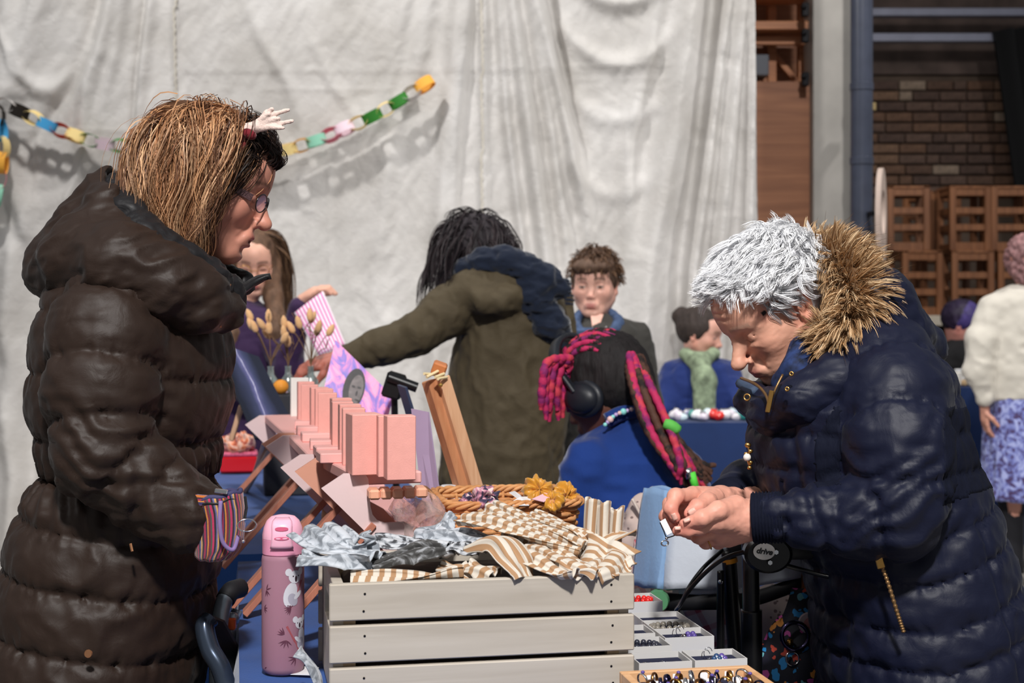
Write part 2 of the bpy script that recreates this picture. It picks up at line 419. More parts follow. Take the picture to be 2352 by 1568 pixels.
# ================= the hall =================
m_floor = M('floor_concrete', (150, 145, 140), .7, var=.18, vscale=3, bump=.1, bscale=40)
fl = MB().box((0.5, 5.5, -.05), (6, 7.5, .05)).build('floor', m_floor); tag(fl, 'grey concrete hall floor', kind='structure')
# --- brick wall far behind, bricks laid one by one
YB = 11.7
m_mort = M('mortar', (84, 70, 60), .9, var=.25, vscale=6, bump=.4, bscale=60)
wb = MB().box((2.5, YB+.10, 2.2), (4.2, .09, 2.3)).build('wall_back', m_mort); tag(wb, 'dark brick back wall of the hall', kind='structure')
brk = [M('brick_%d' % i, c, .85, var=.3, vscale=25, bump=.3, bscale=90) for i, c in enumerate([(88, 66, 54), (100, 74, 58), (78, 60, 52), (112, 86, 68), (92, 72, 62), (136, 118, 102)])]
bm_full = MB().box((0, 0, 0), (.1065, .03, .036), bev=.006); bm_half = MB().box((0, 0, 0), (.051, .03, .036), bev=.006)
def brickmesh(mb, mat):
    o = mb.build('brick', mat, wb); return o
protos = {}
brs = random.Random(3)
for r in range(11):
    z = 2.265+r*.0865; x = 2.62+(.11 if r % 2 else 0)
    if r % 3 == 2: x += .05
    while x < 4.2:
        half = brs.random() < .22; k = (half, 5 if brs.random() < .07 else brs.randrange(5)); w = .112 if half else .223
        if k not in protos:
            o = (bm_half if half else bm_full).build('brick', brk[k[1]], wb); protos[k] = o
        else:
            o = protos[k].copy(); COL.objects.link(o)
        o.location = (x+w/2, YB+brs.uniform(-.006, .004), z); x += w
plm = M('old_plaster', (86, 72, 66), .9, var=.35, vscale=5, bump=.4, bscale=25)
o = MB().box((3.2, YB-.005, 3.77), (1.9, .03, .55)).build('plaster_band', plm, wb)
m_steel = M('painted_steel', (132, 134, 150), .5, metal=.2, var=.1, vscale=8)
for i, (y, hh, dd) in enumerate(((88, .032, 0), (30, .03, .25))):
    z = W(0, y, YB-.4)[2]
    b = MB().box((3.4, YB-.4, z), (2.0, .05, hh), bev=.004).box((3.4, YB-.37, z+.02), (2.0, .012, .02))
    o = b.build('trim_%d' % (i+1), m_steel); tag(o, 'horizontal steel beam across the brick wall', kind='structure')
# dark drape hanging at the far right
m_black = M('black_drape_cloth', (9, 9, 11), .95, sheen=.05)
u = np.linspace(0, 1, 40); v = np.linspace(0, 1, 12); P = np.zeros((12, 40, 3))
for i, t in enumerate(v):
    P[i, :, 0] = 3.79+.28*t*.9+u*1.0; P[i, :, 1] = 11.2+.04*np.sin(u*40+t); P[i, :, 2] = W(0, 70, 11.2)[2]*(1-t)+W(0, 560, 11.2)[2]*t+.12*u*(1-t)
P2 = P.copy(); P2[:, :, 1] += .03
g = MB().grid(P).grid(P2[:, ::-1]); o = g.build('stage_drape', m_black, smooth='all'); tag(o, 'black stage drape hanging beside the brick wall', 'drape')
# --- stage with stacked wooden stools
m_cream = M('cream_board', (196, 186, 170), .6, var=.06)
m_dark = M('stage_dark', (16, 14, 14), .9)
zs = W(0, 724, 9.6)[2]
st = thing('stage', 'low stage with a cream front edge carrying the stacked stools', 'stage', (3.6, 10.3, 0))
MB().box((3.9, 10.35, zs-.035), (1.55, .75, .035), bev=.004).build('stage_top', m_cream, st)
MB().box((3.9, 10.40, (zs-.07)/2), (1.52, .68, (zs-.07)/2)).build('stage_skirt', m_dark, st)
m_stool = wood('stool_wood', (110, 66, 38), (158, 104, 66), 2, .6)
def stool_mesh(w, h, dp):
    parts = []
    for sx in (-1, 1):
        for sy in (-1, 1): parts.append(('leg', MB().box((sx*(w/2-.022), sy*(dp/2-.022), h/2), (.022, .022, h/2), bev=.003)))
    for fz in (.06, .36, .62, .92):
        for sy in (-1, 1): parts.append(('rail', MB().box((0, sy*(dp/2-.022), fz*h), (w/2-.03, .011, .030 if fz in (.06, .92) else .022), bev=.002)))
        for sx in (-1, 1): parts.append(('rail', MB().box((sx*(w/2-.022), 0, fz*h), (.011, dp/2-.03, .022), bev=.002)))
    parts.append(('seat', MB().box((0, 0, h-.008), (w/2, dp/2, .010), bev=.004)))
    return parts
_sm = [(n, mb.build(n, m_stool)) for n, mb in stool_mesh(.29, .445, .30)]
def stool(x, y, z, rz, label, sx=1):
    t = thing('wooden_stool', label, 'stool', (x, y, z), rz, 'slatted wooden stools stacked on the stage'); t.scale = (sx, 1, 1)
    for n, o in _sm:
        c = bpy.data.objects.new(n, o.data); COL.objects.link(c); c.parent = t
    return t
OD = ('first', 'second', 'third', 'fourth', 'fifth', 'sixth', 'seventh', 'eighth', 'ninth')
for i, (px, rz) in enumerate(((2100, .12), (2222, -.05), (2322, .03), (2420, .0))):
    stool(W(px, 0, 9.95)[0], 9.95, zs+.001, rz, 'slatted wooden stool standing on the stage, %s of the lower row from the pipe' % OD[i])
for i, (px, rz) in enumerate(((2078, -.08), (2212, .04), (2310, -.03), (2412, .05))):
    stool(W(px, 0, 10.0)[0], 10.0, zs+.450, rz, 'slatted wooden stool stacked on another, %s of the upper row from the pipe' % OD[i])
for px in (2160, 2140): stool(W(px, 0, 10.45)[0], 10.45, zs+(.450 if px == 2140 else .001), .5, 'slatted wooden stool turned at an angle at the back of the stack, %s row' % ('upper' if px == 2140 else 'lower'))
for n, o in _sm: bpy.data.objects.remove(o)
# --- pillar, plywood, open timber shelving, pipe
m_pil = M('pillar_paint', (168, 164, 158), .75, var=.1, vscale=6, bump=.15, bscale=30)
YP = 7.15
x0, x1 = W(1868, 0, YP)[0], W(1956, 0, YP)[0]
o = MB().box(((x0+x1)/2, YP+.12, 1.75), ((x1-x0)/2, .12, 1.75), bev=.006).build('trim_3', m_pil); tag(o, 'grey painted square concrete pillar', kind='structure')
m_ply = wood('plywood', (128, 82, 56), (160, 108, 76), 0, .5)
xa, xb = W(1600, 0, YP)[0], W(1866, 0, YP+.05)[0]
zt = W(0, 180, YP)[2]
o = MB().box(((xa+xb)/2, YP+.10, zt/2), ((xb-xa)/2, .012, zt/2), bev=.002).build('plywood_panel', m_ply); tag(o, 'tall brown plywood panel standing between backdrop and pillar', 'panel')
sh = thing('timber_shelving', 'open raw timber shelving above the plywood panel', 'shelf', ((xa+xb)/2, YP+.3, 0))
m_tim = wood('raw_timber', (150, 96, 62), (184, 126, 86), 0, .6)
for py in (192, 84, 56, -20, -60):
    z = W(0, py, YP+.1)[2]; MB().box(((xa+xb)/2, YP+.22, z), ((xb-xa)/2-.004, .10 if py != 84 else .02, .022 if py != 192 else .012), bev=.003).build('shelf_board', m_tim, sh)
for px in (1845, 1775, 1700):
    x = W(px, 0, YP+.3)[0]; MB().box((x, YP+.34, 1.75), (.022, .03, 1.75), bev=.003).build('upright', m_tim, sh)
    a = np.array([x, YP+.36, W(0, 175, YP)[2]]); MB().beam(a, a+np.array([-.14, 0, .17]), .03, .04, (0, 1, 0), .003).build('brace', m_tim, sh)
MB().box(((xa+xb)/2, YP+.46, 2.0), ((xb-xa)/2, .01, 1.9)).build('back_board', m_ply, sh)
m_iron = M('black_iron', (24, 23, 26), .5, metal=.6)
for py in (20, 80, 180):
    z = W(0, py, YP)[2]; x = W(1852, 0, YP)[0]
    MB().box((x, YP+.03, z), (.018, .02, .035), bev=.005).ball((x-.01, YP+.01, z+.01), .014).build('hinge', m_iron, sh)
m_gbox = M('grey_parcel', (92, 96, 104), .6)
o = MB().box((W(1748, 0, YP)[0], YP+.25, W(0, 170, YP+.2)[2]+.045), (.075, .06, .055), bev=.006).build('storage_tin', m_gbox); o.location.z += -.0
tag(o, 'small grey tin standing on the timber shelving', 'tin')
m_pipe = M('pipe_paint', (60, 65, 80), .35, var=.12, vscale=14, spec=.6)
xp = W(1979, 0, 6.95)[0]; rp = .054
pp = thing('drain_pipe', 'blue-grey painted round drain pipe running up the pillar', 'pipe', (xp, 6.95, 0))
MB().lathe([(rp, 0), (rp, 3.6)], (xp, 6.95, 0), 28).build('pipe_run', m_pipe, pp, smooth=True)
for py in (370, 520, 200, 900):
    MB().lathe([(rp, -.02), (rp+.004, -.017), (rp+.004, .017), (rp, .02)], (xp, 6.95, W(0, py, 6.95)[2]), 28).build('pipe_collar', m_pipe, pp, smooth=True)
MB().box((xp+.04, 6.99, W(0, 245, 6.95)[2]), (.03, .05, .02), bev=.004).build('pipe_clip', M('brass_old', (150, 130, 90), .5, metal=.5), pp)
# oval board with a hole, seen nearly edge on
m_oval = M('pale_board', (196, 176, 164), .6, var=.06)
nn = 48; a = np.arange(nn)*2*PI/nn
Ro = np.stack([.12*np.cos(a), .23*np.sin(a)], 1); Ri = np.stack([-.01+.075*np.cos(a), .02+.105*np.sin(a)], 1)
c0 = W(2024, 497, 6.75)
RR = rotz(math.radians(68)) @ np.eye(3)
def pl(q, t): return (np.stack([q[:, 0], np.full(nn, t), q[:, 1]], 1)) @ RR.T+c0
V = np.vstack([pl(Ro, -.012), pl(Ri, -.012), pl(Ro, .012), pl(Ri, .012)]); fs = []
for i in range(nn):
    j = (i+1) % nn; fs += [(i, j, nn+j, nn+i), (2*nn+i, 3*nn+i, 3*nn+j, 2*nn+j), (i, 2*nn+i, 2*nn+j, j), (nn+i, nn+j, 3*nn+j, 3*nn+i)]
ob = thing('oval_board', 'pale oval board with a hole hanging on the pipe side', 'board', (c0[0], c0[1], c0[2]-.23))
meshobj('oval_plate', V, fs, m_oval, ob)
MB().beam(c0+np.array([-.02, .06, .02]), (xp+.02, 6.93, c0[2]+.02), .02, .02).build('hook', m_iron, ob)
# --- pinned-up cloth backdrop
YC = 6.8
U = np.linspace(-420, 1, 560); nu, nv = 470, 318
yy = np.linspace(-420, 1326, nv)
right = lambda y: 1722+np.maximum(y, -100)*.036
uu = np.linspace(0, 1, nu)
PX = -420+uu[None, :]*(right(yy)[:, None]+420); PY = np.repeat(yy[:, None], nu, 1)
def poly_x(pts): p = np.array(pts, float); return lambda y: np.interp(y, p[:, 1], p[:, 0])
H = np.zeros_like(PX)
folds = [  # polyline in photo pixels, height (m), half width px, vertical reach
 ([(1062, -200), (1058, 0), (1030, 300), (1005, 600), (990, 1320)], .030, 22), ([(1085, -200), (1082, 0), (1050, 300), (1035, 700)], .016, 13),
 ([(1112, -200), (1111, 0), (1110, 600), (1112, 1320)], .018, 14), ([(1140, -200), (1145, 0), (1165, 280), (1200, 560), (1230, 1320)], .024, 13),
 ([(1165, -200), (1175, 0), (1215, 300), (1255, 600), (1270, 1320)], .040, 20), ([(1200, -200), (1212, 0), (1260, 260), (1300, 560), (1320, 1320)], .028, 16),
 ([(1225, -200), (1232, 0), (1290, 230), (1345, 500)], .042, 18), ([(1258, -200), (1262, 0), (1312, 262), (1330, 330)], -.030, 14),
 ([(1000, -200), (990, 0), (950, 180), (900, 330), (860, 700)], .014, 22), ([(930, -200), (930, 0), (905, 140), (870, 300)], .012, 18),
 ([(1605, -200), (1590, 0), (1545, 300), (1490, 600), (1440, 1320)], .060, 34), ([(1650, -200), (1640, 0), (1610, 300), (1570, 600), (1540, 1320)], -.035, 22),
 ([(1672, -200), (1668, 0), (1630, 300), (1590, 620), (1570, 1320)], .046, 16), ([(1700, -200), (1700, 0), (1680, 250), (1650, 560), (1640, 1320)], .050, 18),
 ([(1728, -200), (1725, 0), (1722, 300), (1716, 600), (1712, 1320)], .05, 14), ([(1545, -200), (1520, 0), (1470, 200), (1440, 330), (1448, 700)], .022, 24),
 ([(330, -200), (330, 0), (312, 160), (303, 300), (300, 480)], -.016, 7), ([(345, -200), (348, 0), (330, 160), (320, 300)], .018, 14),
 ([(270, -200), (262, 0), (232, 130), (205, 200), (190, 330)], .030, 20), ([(232, -200), (222, 0), (205, 90), (150, 220), (70, 330)], -.022, 16),
 ([(405, -200), (405, 0), (404, 240)], .010, 8), ([(300, -200), (290, 0), (265, 140), (235, 260)], .016, 14),
 ([(120, -200), (100, 0), (20, 220), (-60, 330)], .035, 40), ([(30, -200), (25, 0), (0, 160)], .02, 24),
 ([(210, 320), (185, 400), (150, 470), (95, 620)], .016, 13), ([(60, 480), (30, 620), (20, 760), (40, 900)], .035, 30), ([(-20, 420), (30, 520), (75, 620), (90, 720)], -.02, 22),
 ([(10, 900), (40, 1100), (20, 1320)], .03, 26), ([(60, 900), (70, 1100), (70, 1320)], -.02, 20),
 ([(565, 0), (600, 90), (660, 190), (700, 300)], .008, 18), ([(700, 60), (770, 200), (850, 320)], .006, 16),
]
for pts, amp, hw in folds:
    ys = [p[1] for p in pts]; fx = poly_x(pts); dx = (PX-fx(PY))/hw
    env = np.clip((PY-(ys[0]-60))/120, 0, 1)*np.clip(((ys[-1]+120)-PY)/240, 0, 1) if ys[-1] < 1300 else np.clip((PY-(ys[0]-60))/120, 0, 1)
    H += 2.2*amp*np.exp(-dx*dx)*env
# swags between the pinned points
for cx, top, dep, wd_, amp in ((1425, -60, 70, 130, .05), (1425, 60, 90, 140, .035), (1420, 200, 80, 130, .02), (1415, 330, 120, 140, .016), (110, 60, 150, 110, .03)):
    arc = top+dep*(1-((PX-cx)/wd_)**2); H += amp*np.exp(-((PY-arc)/22)**2)*np.exp(-((PX-cx)/wd_)**4)
q = np.stack([PX/90, PY/90, 0*PX], -1); wr = 1-np.abs(fbm(q+np.stack([vnoise(q, 5), vnoise(q, 9), 0*PX], -1)*.8, 4, 31))
H += .007*(wr-.6)+.014*fbm(np.stack([PX/160, PY/420, 0*PX], -1), 3, 4)
H += .0035*fbm(np.stack([(PX+PY*.5)/16, (PY-PX*.3)/60, 0*PX], -1), 2, 77)
for lx in (755, 1432, 80): H += .004*np.exp(-((PX-lx-6*vnoise(np.stack([PY/120, 0*PY, 0*PY], -1), 3))/5)**2)
for ly, xa_, xb_ in ((205, 600, 900), (152, 1290, 1540), (183, 1290, 1540), (300, 30, 300)): H += .004*np.exp(-((PY-ly)/4)**2)*(PX > xa_)*(PX < xb_)
# doubled upper layer ends in a low step
H += .004*(1-np.clip((PY-166)/5, 0, 1))*(PX > 415)*(PX < 1330)
H = np.clip(H, -.12, np.where(PX < 1000, .085, .135))
P = np.stack([(PX-CX)/F*YC, YC-H, CZ-(PY-HY)/F*YC], -1)
P[..., 2] = np.maximum(P[..., 2], .003)
m_sheet, nt, b = newmat('calico'); tc = N(nt, 'ShaderNodeTexCoord')
nz = N(nt, 'ShaderNodeTexNoise', i_Scale=2.2, i_Detail=5.); nt.links.new(tc.outputs['Object'], nz.inputs['Vector'])
cr = N(nt, 'ShaderNodeValToRGB'); cr.color_ramp.elements[0].color = (*lin((198, 194, 189)), 1); cr.color_ramp.elements[1].color = (*lin((222, 219, 216)), 1)
cr.color_ramp.elements[0].position = .35; cr.color_ramp.elements[1].position = .65
nt.links.new(nz.outputs[0], cr.inputs[0]); nt.links.new(cr.outputs[0], b.inputs['Base Color']); b.inputs['Roughness'].default_value = .9; b.inputs['Sheen Weight'].default_value = .1
n2 = N(nt, 'ShaderNodeTexNoise', i_Scale=26., i_Detail=6., i_Distortion=1.2); nt.links.new(tc.outputs['Object'], n2.inputs['Vector'])
bp = N(nt, 'ShaderNodeBump'); bp.inputs['Strength'].default_value = .35; bp.inputs['Distance'].default_value = .010; nt.links.new(n2.outputs[0], bp.inputs['Height']); nt.links.new(bp.outputs[0], b.inputs['Normal'])
idx = np.arange(nu*nv).reshape(nv, nu); Q = np.stack([idx[:-1, :-1], idx[1:, :-1], idx[1:, 1:], idx[:-1, 1:]], -1).reshape(-1, 4)
cu = thing('backdrop_curtain', 'huge wrinkled off-white calico sheet hung as the stall backdrop', 'curtain', (-.6, YC, 0))
shp = meshobj('sheet', P.reshape(-1, 3), Q, m_sheet, cu, smooth=True)
md = shp.modifiers.new('cloth', 'SOLIDIFY'); md.thickness = .004; md.offset = -1
m_rope = M('cord', (214, 208, 196), .8, bump=.4, bscale=120)
def surf(px, py):
    i = int(np.clip(np.interp(py, yy, np.arange(nv)), 0, nv-1)); j = int(np.clip((px+420)/(right(py)+420)*(nu-1), 0, nu-1)); return P[i, j]
for px in (405, 1110):
    pts = []
    for py in np.arange(-400, 1300, 6.):
        p = surf(px+(2 if px == 405 else 0), py).copy(); p[0] += .003*math.sin(py*.35); p[1] -= .004; pts.append(p)
    MB().tube(pts, .0065, 6).build('corded_seam', m_rope, cu, smooth='all')
# --- paper chain pinned to the backdrop
def chain_links(pts, cols, label, dz=0):
    L = []; d = 6.69
    P3 = [W(x, y, d-.02) for x, y in pts]; path = spline(P3, 400); s = np.r_[0, np.cumsum(np.linalg.norm(np.diff(path, axis=0), axis=1))]
    n = len(cols); step = s[-1]/(n-.3); t = thing('paper_chain', label, 'garland', P3[0])
    for i, c in enumerate(cols):
        c0_ = np.array([np.interp((i+.35)*step, s, path[:, k]) for k in range(3)]); c1_ = np.array([np.interp((i+.36)*step, s, path[:, k]) for k in range(3)])
        ax = c1_-c0_; ax /= np.linalg.norm(ax); flat = i % 2 == 1
        # a loop of paper strip, elongated along the chain
        a_ = np.arange(20)*2*PI/20; ex, ey = step*.66, step*.40
        side = np.cross(ax, (0, 1, 0)); side /= np.linalg.norm(side); dep = np.array([0, 1., 0])
        ang = 0.35*math.sin(i*2.1)
        up = (dep if flat else side); wd2 = (side if flat else dep)
        up, wd2 = up*math.cos(ang)+wd2*math.sin(ang), wd2*math.cos(ang)-up*math.sin(ang)
        loop = c0_+np.outer(np.cos(a_)*ex, ax)+np.outer(np.sin(a_)*ey, up)
        h = step*.34; o_ = c0_+(loop-c0_)*1.03
        V = np.vstack([loop-wd2*h, loop+wd2*h, o_+wd2*h, o_-wd2*h]); k = 20; fs = []
        for a2 in range(4):
            for j in range(k): fs.append((a2*k+j, a2*k+(j+1) % k, ((a2+1) % 4)*k+(j+1) % k, ((a2+1) % 4)*k+j))
        meshobj('paper_link', V, fs, M('paper_'+c, PC[c], .7), t, smooth=False)
PC = dict(blue=(72, 168, 226), red=(206, 66, 36), cream=(250, 222, 150), green=(52, 132, 44), pink=(240, 214, 226), gold=(178, 126, 40), dred=(140, 24, 28), mint=(150, 214, 186), rose=(238, 130, 150), orange=(252, 182, 70), black=(40, 34, 28), white=(232, 226, 222))
chain_links([(2, 236), (60, 262), (130, 296), (230, 328), (330, 338), (480, 352), (620, 350), (720, 325), (800, 292), (860, 265), (920, 230), (985, 188)],
  ['white', 'black', 'cream', 'blue', 'red', 'cream', 'green', 'pink', 'green', 'pink', 'red', 'gold', 'cream', 'green', 'dred', 'cream', 'gold', 'cream', 'dred', 'cream', 'gold', 'mint', 'rose', 'pink', 'cream', 'green', 'cream', 'green', 'white', 'orange'], 'multicoloured paper chain swagged across the off-white backdrop')
chain_links([(-8, 250), (0, 310), (4, 350), (0, 400), (-10, 460)], ['black', 'blue', 'cream', 'orange', 'rose', 'mint'], 'short end of multicoloured paper chain hanging straight down the backdrop')
# ================= the stall table =================
TA = math.radians(11); CT, ST = math.cos(TA), math.sin(TA); RT = rotz(TA); ZT = .75
def TP(u, v, z=ZT): return np.array([-.37+u*CT-v*ST, 1.93+u*ST+v*CT, z])
m_blue = M('blue_cloth', (26, 72, 140), .8, var=.14, vscale=9, bump=.35, bscale=420, sheen=.25)
m_navycloth = M('navy_table_cloth', (18, 44, 92), .85, var=.1, vscale=8, bump=.2, bscale=300, sheen=.2)
m_leg = M('table_leg_steel', (110, 112, 116), .4, metal=.7)
m_tabtop = M('table_top_plastic', (190, 190, 186), .5)
def folding_table(label, cl_label, fn, u0, u1, v0, v1, z, cm, hang=.5, seed=0):
    c = fn((u0+u1)/2, (v0+v1)/2, 0); t = thing('folding_table', label, 'table', (c[0], c[1], 0))
    ax = fn(1, 0, 0)-fn(0, 0, 0); ay = fn(0, 1, 0)-fn(0, 0, 0); R = np.stack([ax, ay, (0, 0, 1)], 1)
    MB().box(fn((u0+u1)/2, (v0+v1)/2, z-.022), ((u1-u0)/2-.01, (v1-v0)/2-.01, .018), R, .006).build('tabletop', m_tabtop, t)
    for uu_ in (u0+.1, u1-.1):
        for vv_ in (v0+.12, v1-.12):
            p = fn(uu_, vv_, 0); MB().tube([p, p+(0, 0, z-.04)], .014, 10).build('leg', m_leg, t, smooth=True)
    # cloth: top grid, then hanging skirt with folds
    n1, n2 = 60, 80
    A, B = np.meshgrid(np.linspace(0, 1, n1), np.linspace(0, 1, n2), indexing='ij')
    uu_ = u0+A*(u1-u0); vv_ = v0+B*(v1-v0)
    wr_ = .0022*(1-np.abs(fbm(np.stack([uu_*7+seed, vv_*5, 0*A], -1), 3, 5+seed)))
    top = fn(0, 0, 0)+uu_[..., None]*ax+vv_[..., None]*ay; top[..., 2] = z-.002+wr_
    mb = MB().grid(top.transpose(1, 0, 2))
    per = np.vstack([top[:, 0], top[1:, -1], top[-2::-1, -1][:0], top[-1, ::-1][1:], top[::-1, 0][:0]])
    ring = np.vstack([top[:, 0], top[-1, 1:], top[::-1, -1][1:], top[0, ::-1][1:]])
    cen = fn((u0+u1)/2, (v0+v1)/2, 0); out = ring-cen; out[:, 2] = 0; out /= np.linalg.norm(out, axis=1, keepdims=True)
    s_ = np.r_[0, np.cumsum(np.linalg.norm(np.diff(ring, axis=0), axis=1))]
    rows = [ring]
    for k, t_ in enumerate(np.linspace(0, 1, 14)[1:]):
        rr = ring.copy(); amp = .004+.030*t_**.8
        rr += out*(.010*min(1, t_*6)+amp*(np.sin(s_*16+2*np.sin(s_*5+seed))*.5+.5))[:, None]; rr[:, 2] = ring[:, 2]*(1)-hang*t_-.004*min(1, t_*8); rows.append(rr)
    mb.grid(np.stack(rows))
    o = mb.build('tablecloth', cm, smooth='all'); tag(o, cl_label, 'tablecloth'); return t
folding_table('folding table under the blue cloth carrying the crate and trays', 'bright blue cloth draped over the table under the cream crate', TP, 0, .695, -.46, .97, ZT, m_blue, .62, 1)
folding_table('folding table under the blue cloth carrying vases and easels', 'bright blue cloth on the table under the red tin and vases', TP, -.42, .50, 1.06, 2.95, ZT, m_blue, .62, 4)
# --- cream slatted crate
m_cream_wood = wood('cream_paint_wood', (176, 166, 152), (196, 187, 174), 0, .8, .6)
CW, CD, CH = .40, .25, .158
cr0 = TP(.1116, -.154)
crate = thing('slatted_crate', 'cream painted slatted wooden crate heaped with striped and grey scarves', 'crate', cr0, TA)
def loc(mb, name, mat, parent=None, smooth=False, label=None): return mb.build(name, mat, parent or crate, False, smooth, label)
for yb in (0, CD-.012):
    for k in range(3):
        z = .004+k*.0535; s = MB().box((CW/2, yb+.006, z+.0235), (CW/2, .006, .0235), bev=.0015); sl = loc(s, 'slat', m_cream_wood)
        if yb == 0:
            for xx in (.045, CW-.03):
                for dz in (.012, .034): loc(MB().lathe([(.0012, 0), (.0016, .0006), (.0002, .0008)], (xx+random.uniform(-.002, .002), -.0001, z+dz), 8, axis=(0, -1, 0)), 'nail', m_iron, sl)
m_inner = wood('bare_pine', (150, 128, 100), (178, 154, 122), 2, .8)
for xx in (.012, CW-.012):
    e = MB()
    e.box((xx, CD/2, .045), (.007, CD/2-.012, .043), bev=.001).box((xx, CD/2, .141), (.007, CD/2-.012, .016), bev=.001)
    for sy in (-1, 1): e.box((xx, CD/2+sy*.082, .1065), (.007, .031, .0185))
    loc(e, 'end_panel', m_cream_wood)
for k in range(3): loc(MB().box((CW/2, .045+k*.08, .006), (CW/2-.02, .035, .004)), 'base_board', m_inner)
for xx in (.026, CW-.026):
    for yy_ in (.02, CD-.02): loc(MB().box((xx, yy_, .08), (.008, .008, .074)), 'corner_post', m_inner)
def CP(x, y, z): return cr0+RT @ np.array([x, y, z])
def pix_on(px, py, d): return W(px, py, d)
# --- folded fabric pieces
def pleated(name, label, group, path, wid, pleats, mat, pl_h=.006, twist=0, flare=.25, seed=0, n=60, m=44, up=(0, 0, 1), cat='scarf', th=.0016, curl=0.):
    p = spline(path, n); t = np.gradient(p, axis=0); t /= np.linalg.norm(t, axis=1, keepdims=True)
    sd = np.cross(t, up); sd /= np.maximum(np.linalg.norm(sd, axis=1, keepdims=True), 1e-6); nu_ = np.cross(sd, t)
    s = np.r_[0, np.cumsum(np.linalg.norm(np.diff(p, axis=0), axis=1))]; v = np.linspace(-.5, .5, m); G = np.zeros((n, m, 3)); UV = np.zeros((n, m, 2))
    for i in range(n):
        q = i/(n-1); wv = wid*(1+flare*(abs(q-.5)*2)**2*math.cos(seed)); a = twist*(q-.5)
        ph = v*pleats*2*PI+.6*math.sin(q*5+seed)
        h = pl_h*np.abs(np.sin(ph/2))**.7*1.8*(1+.4*np.sin(q*6+v*3+seed))-pl_h*.9+.25*wid*(.25-v*v)*1.6+.0012*vnoise(np.stack([np.full(m, s[i]*30), v*6, np.full(m, seed)], -1), 3)
        x = v*wv+.35*pl_h*np.sin(2*ph)
        e1 = sd[i]*math.cos(a)+nu_[i]*math.sin(a); e2 = nu_[i]*math.cos(a)-sd[i]*math.sin(a)
        G[i] = p[i]+np.outer(x, e1)+np.outer(h, e2); G[i, :, 2] += curl*np.maximum(0, q-.75)**2
        UV[i, :, 0] = s[i]+.22*x; UV[i, :, 1] = v*pleats*.02*1.5
    mb = MB().grid(G); o = mb.build(name, mat, smooth='all', uv=UV.reshape(-1, 2))
    md_ = o.modifiers.new('thickness', 'SOLIDIFY'); md_.thickness = th; md_.offset = 0
    return tag(o, label, cat, group)
m_beige = pattern('beige_stripe', [(0, (208, 199, 186)), (.5, (172, 134, 98)), (.54, (164, 126, 90)), (.95, (202, 192, 178))], 'x', 66, const=True, noise=.004)
m_beige2 = pattern('beige_stripe_along', [(0, (208, 199, 186)), (.5, (172, 134, 98)), (.55, (164, 126, 90)), (.95, (202, 192, 178))], 'y', 95, const=True, noise=.004)
m_news = pattern('newsprint_grey', [(0, (84, 88, 94)), (.42, (128, 134, 142)), (.5, (176, 182, 190)), (.6, (194, 198, 205))], 'n', 60, const=False, noise=1.5)
m_newsd = pattern('charcoal_print', [(0, (26, 26, 28)), (.45, (48, 47, 46)), (.55, (84, 84, 84)), (.64, (150, 152, 156))], 'n', 45, const=False, noise=2.)
m_leop = pattern('black_white_print', [(0, (32, 33, 36)), (.42, (52, 54, 60)), (.52, (176, 180, 186)), (.62, (196, 198, 202))], 'n', 95, const=False, noise=.5)
GS = 'beige striped scarves in the crate'; GN = 'grey printed scarves in the crate'
def pth(*pp): return [W(x, y, d) for x, y, d in pp]
pile = MB()
zz = CP(0, 0, .02)[2]
o = MB().box(CP(CW/2, CD/2, .080), (CW/2-.030, CD/2-.028, .066), RT, .012).build('folded_cloth_stack', M('dark_fill_cloth', (70, 58, 48), .9, bump=.5, bscale=60)); tag(o, 'dark folded cloth filling the crate below the scarves', 'cloth')
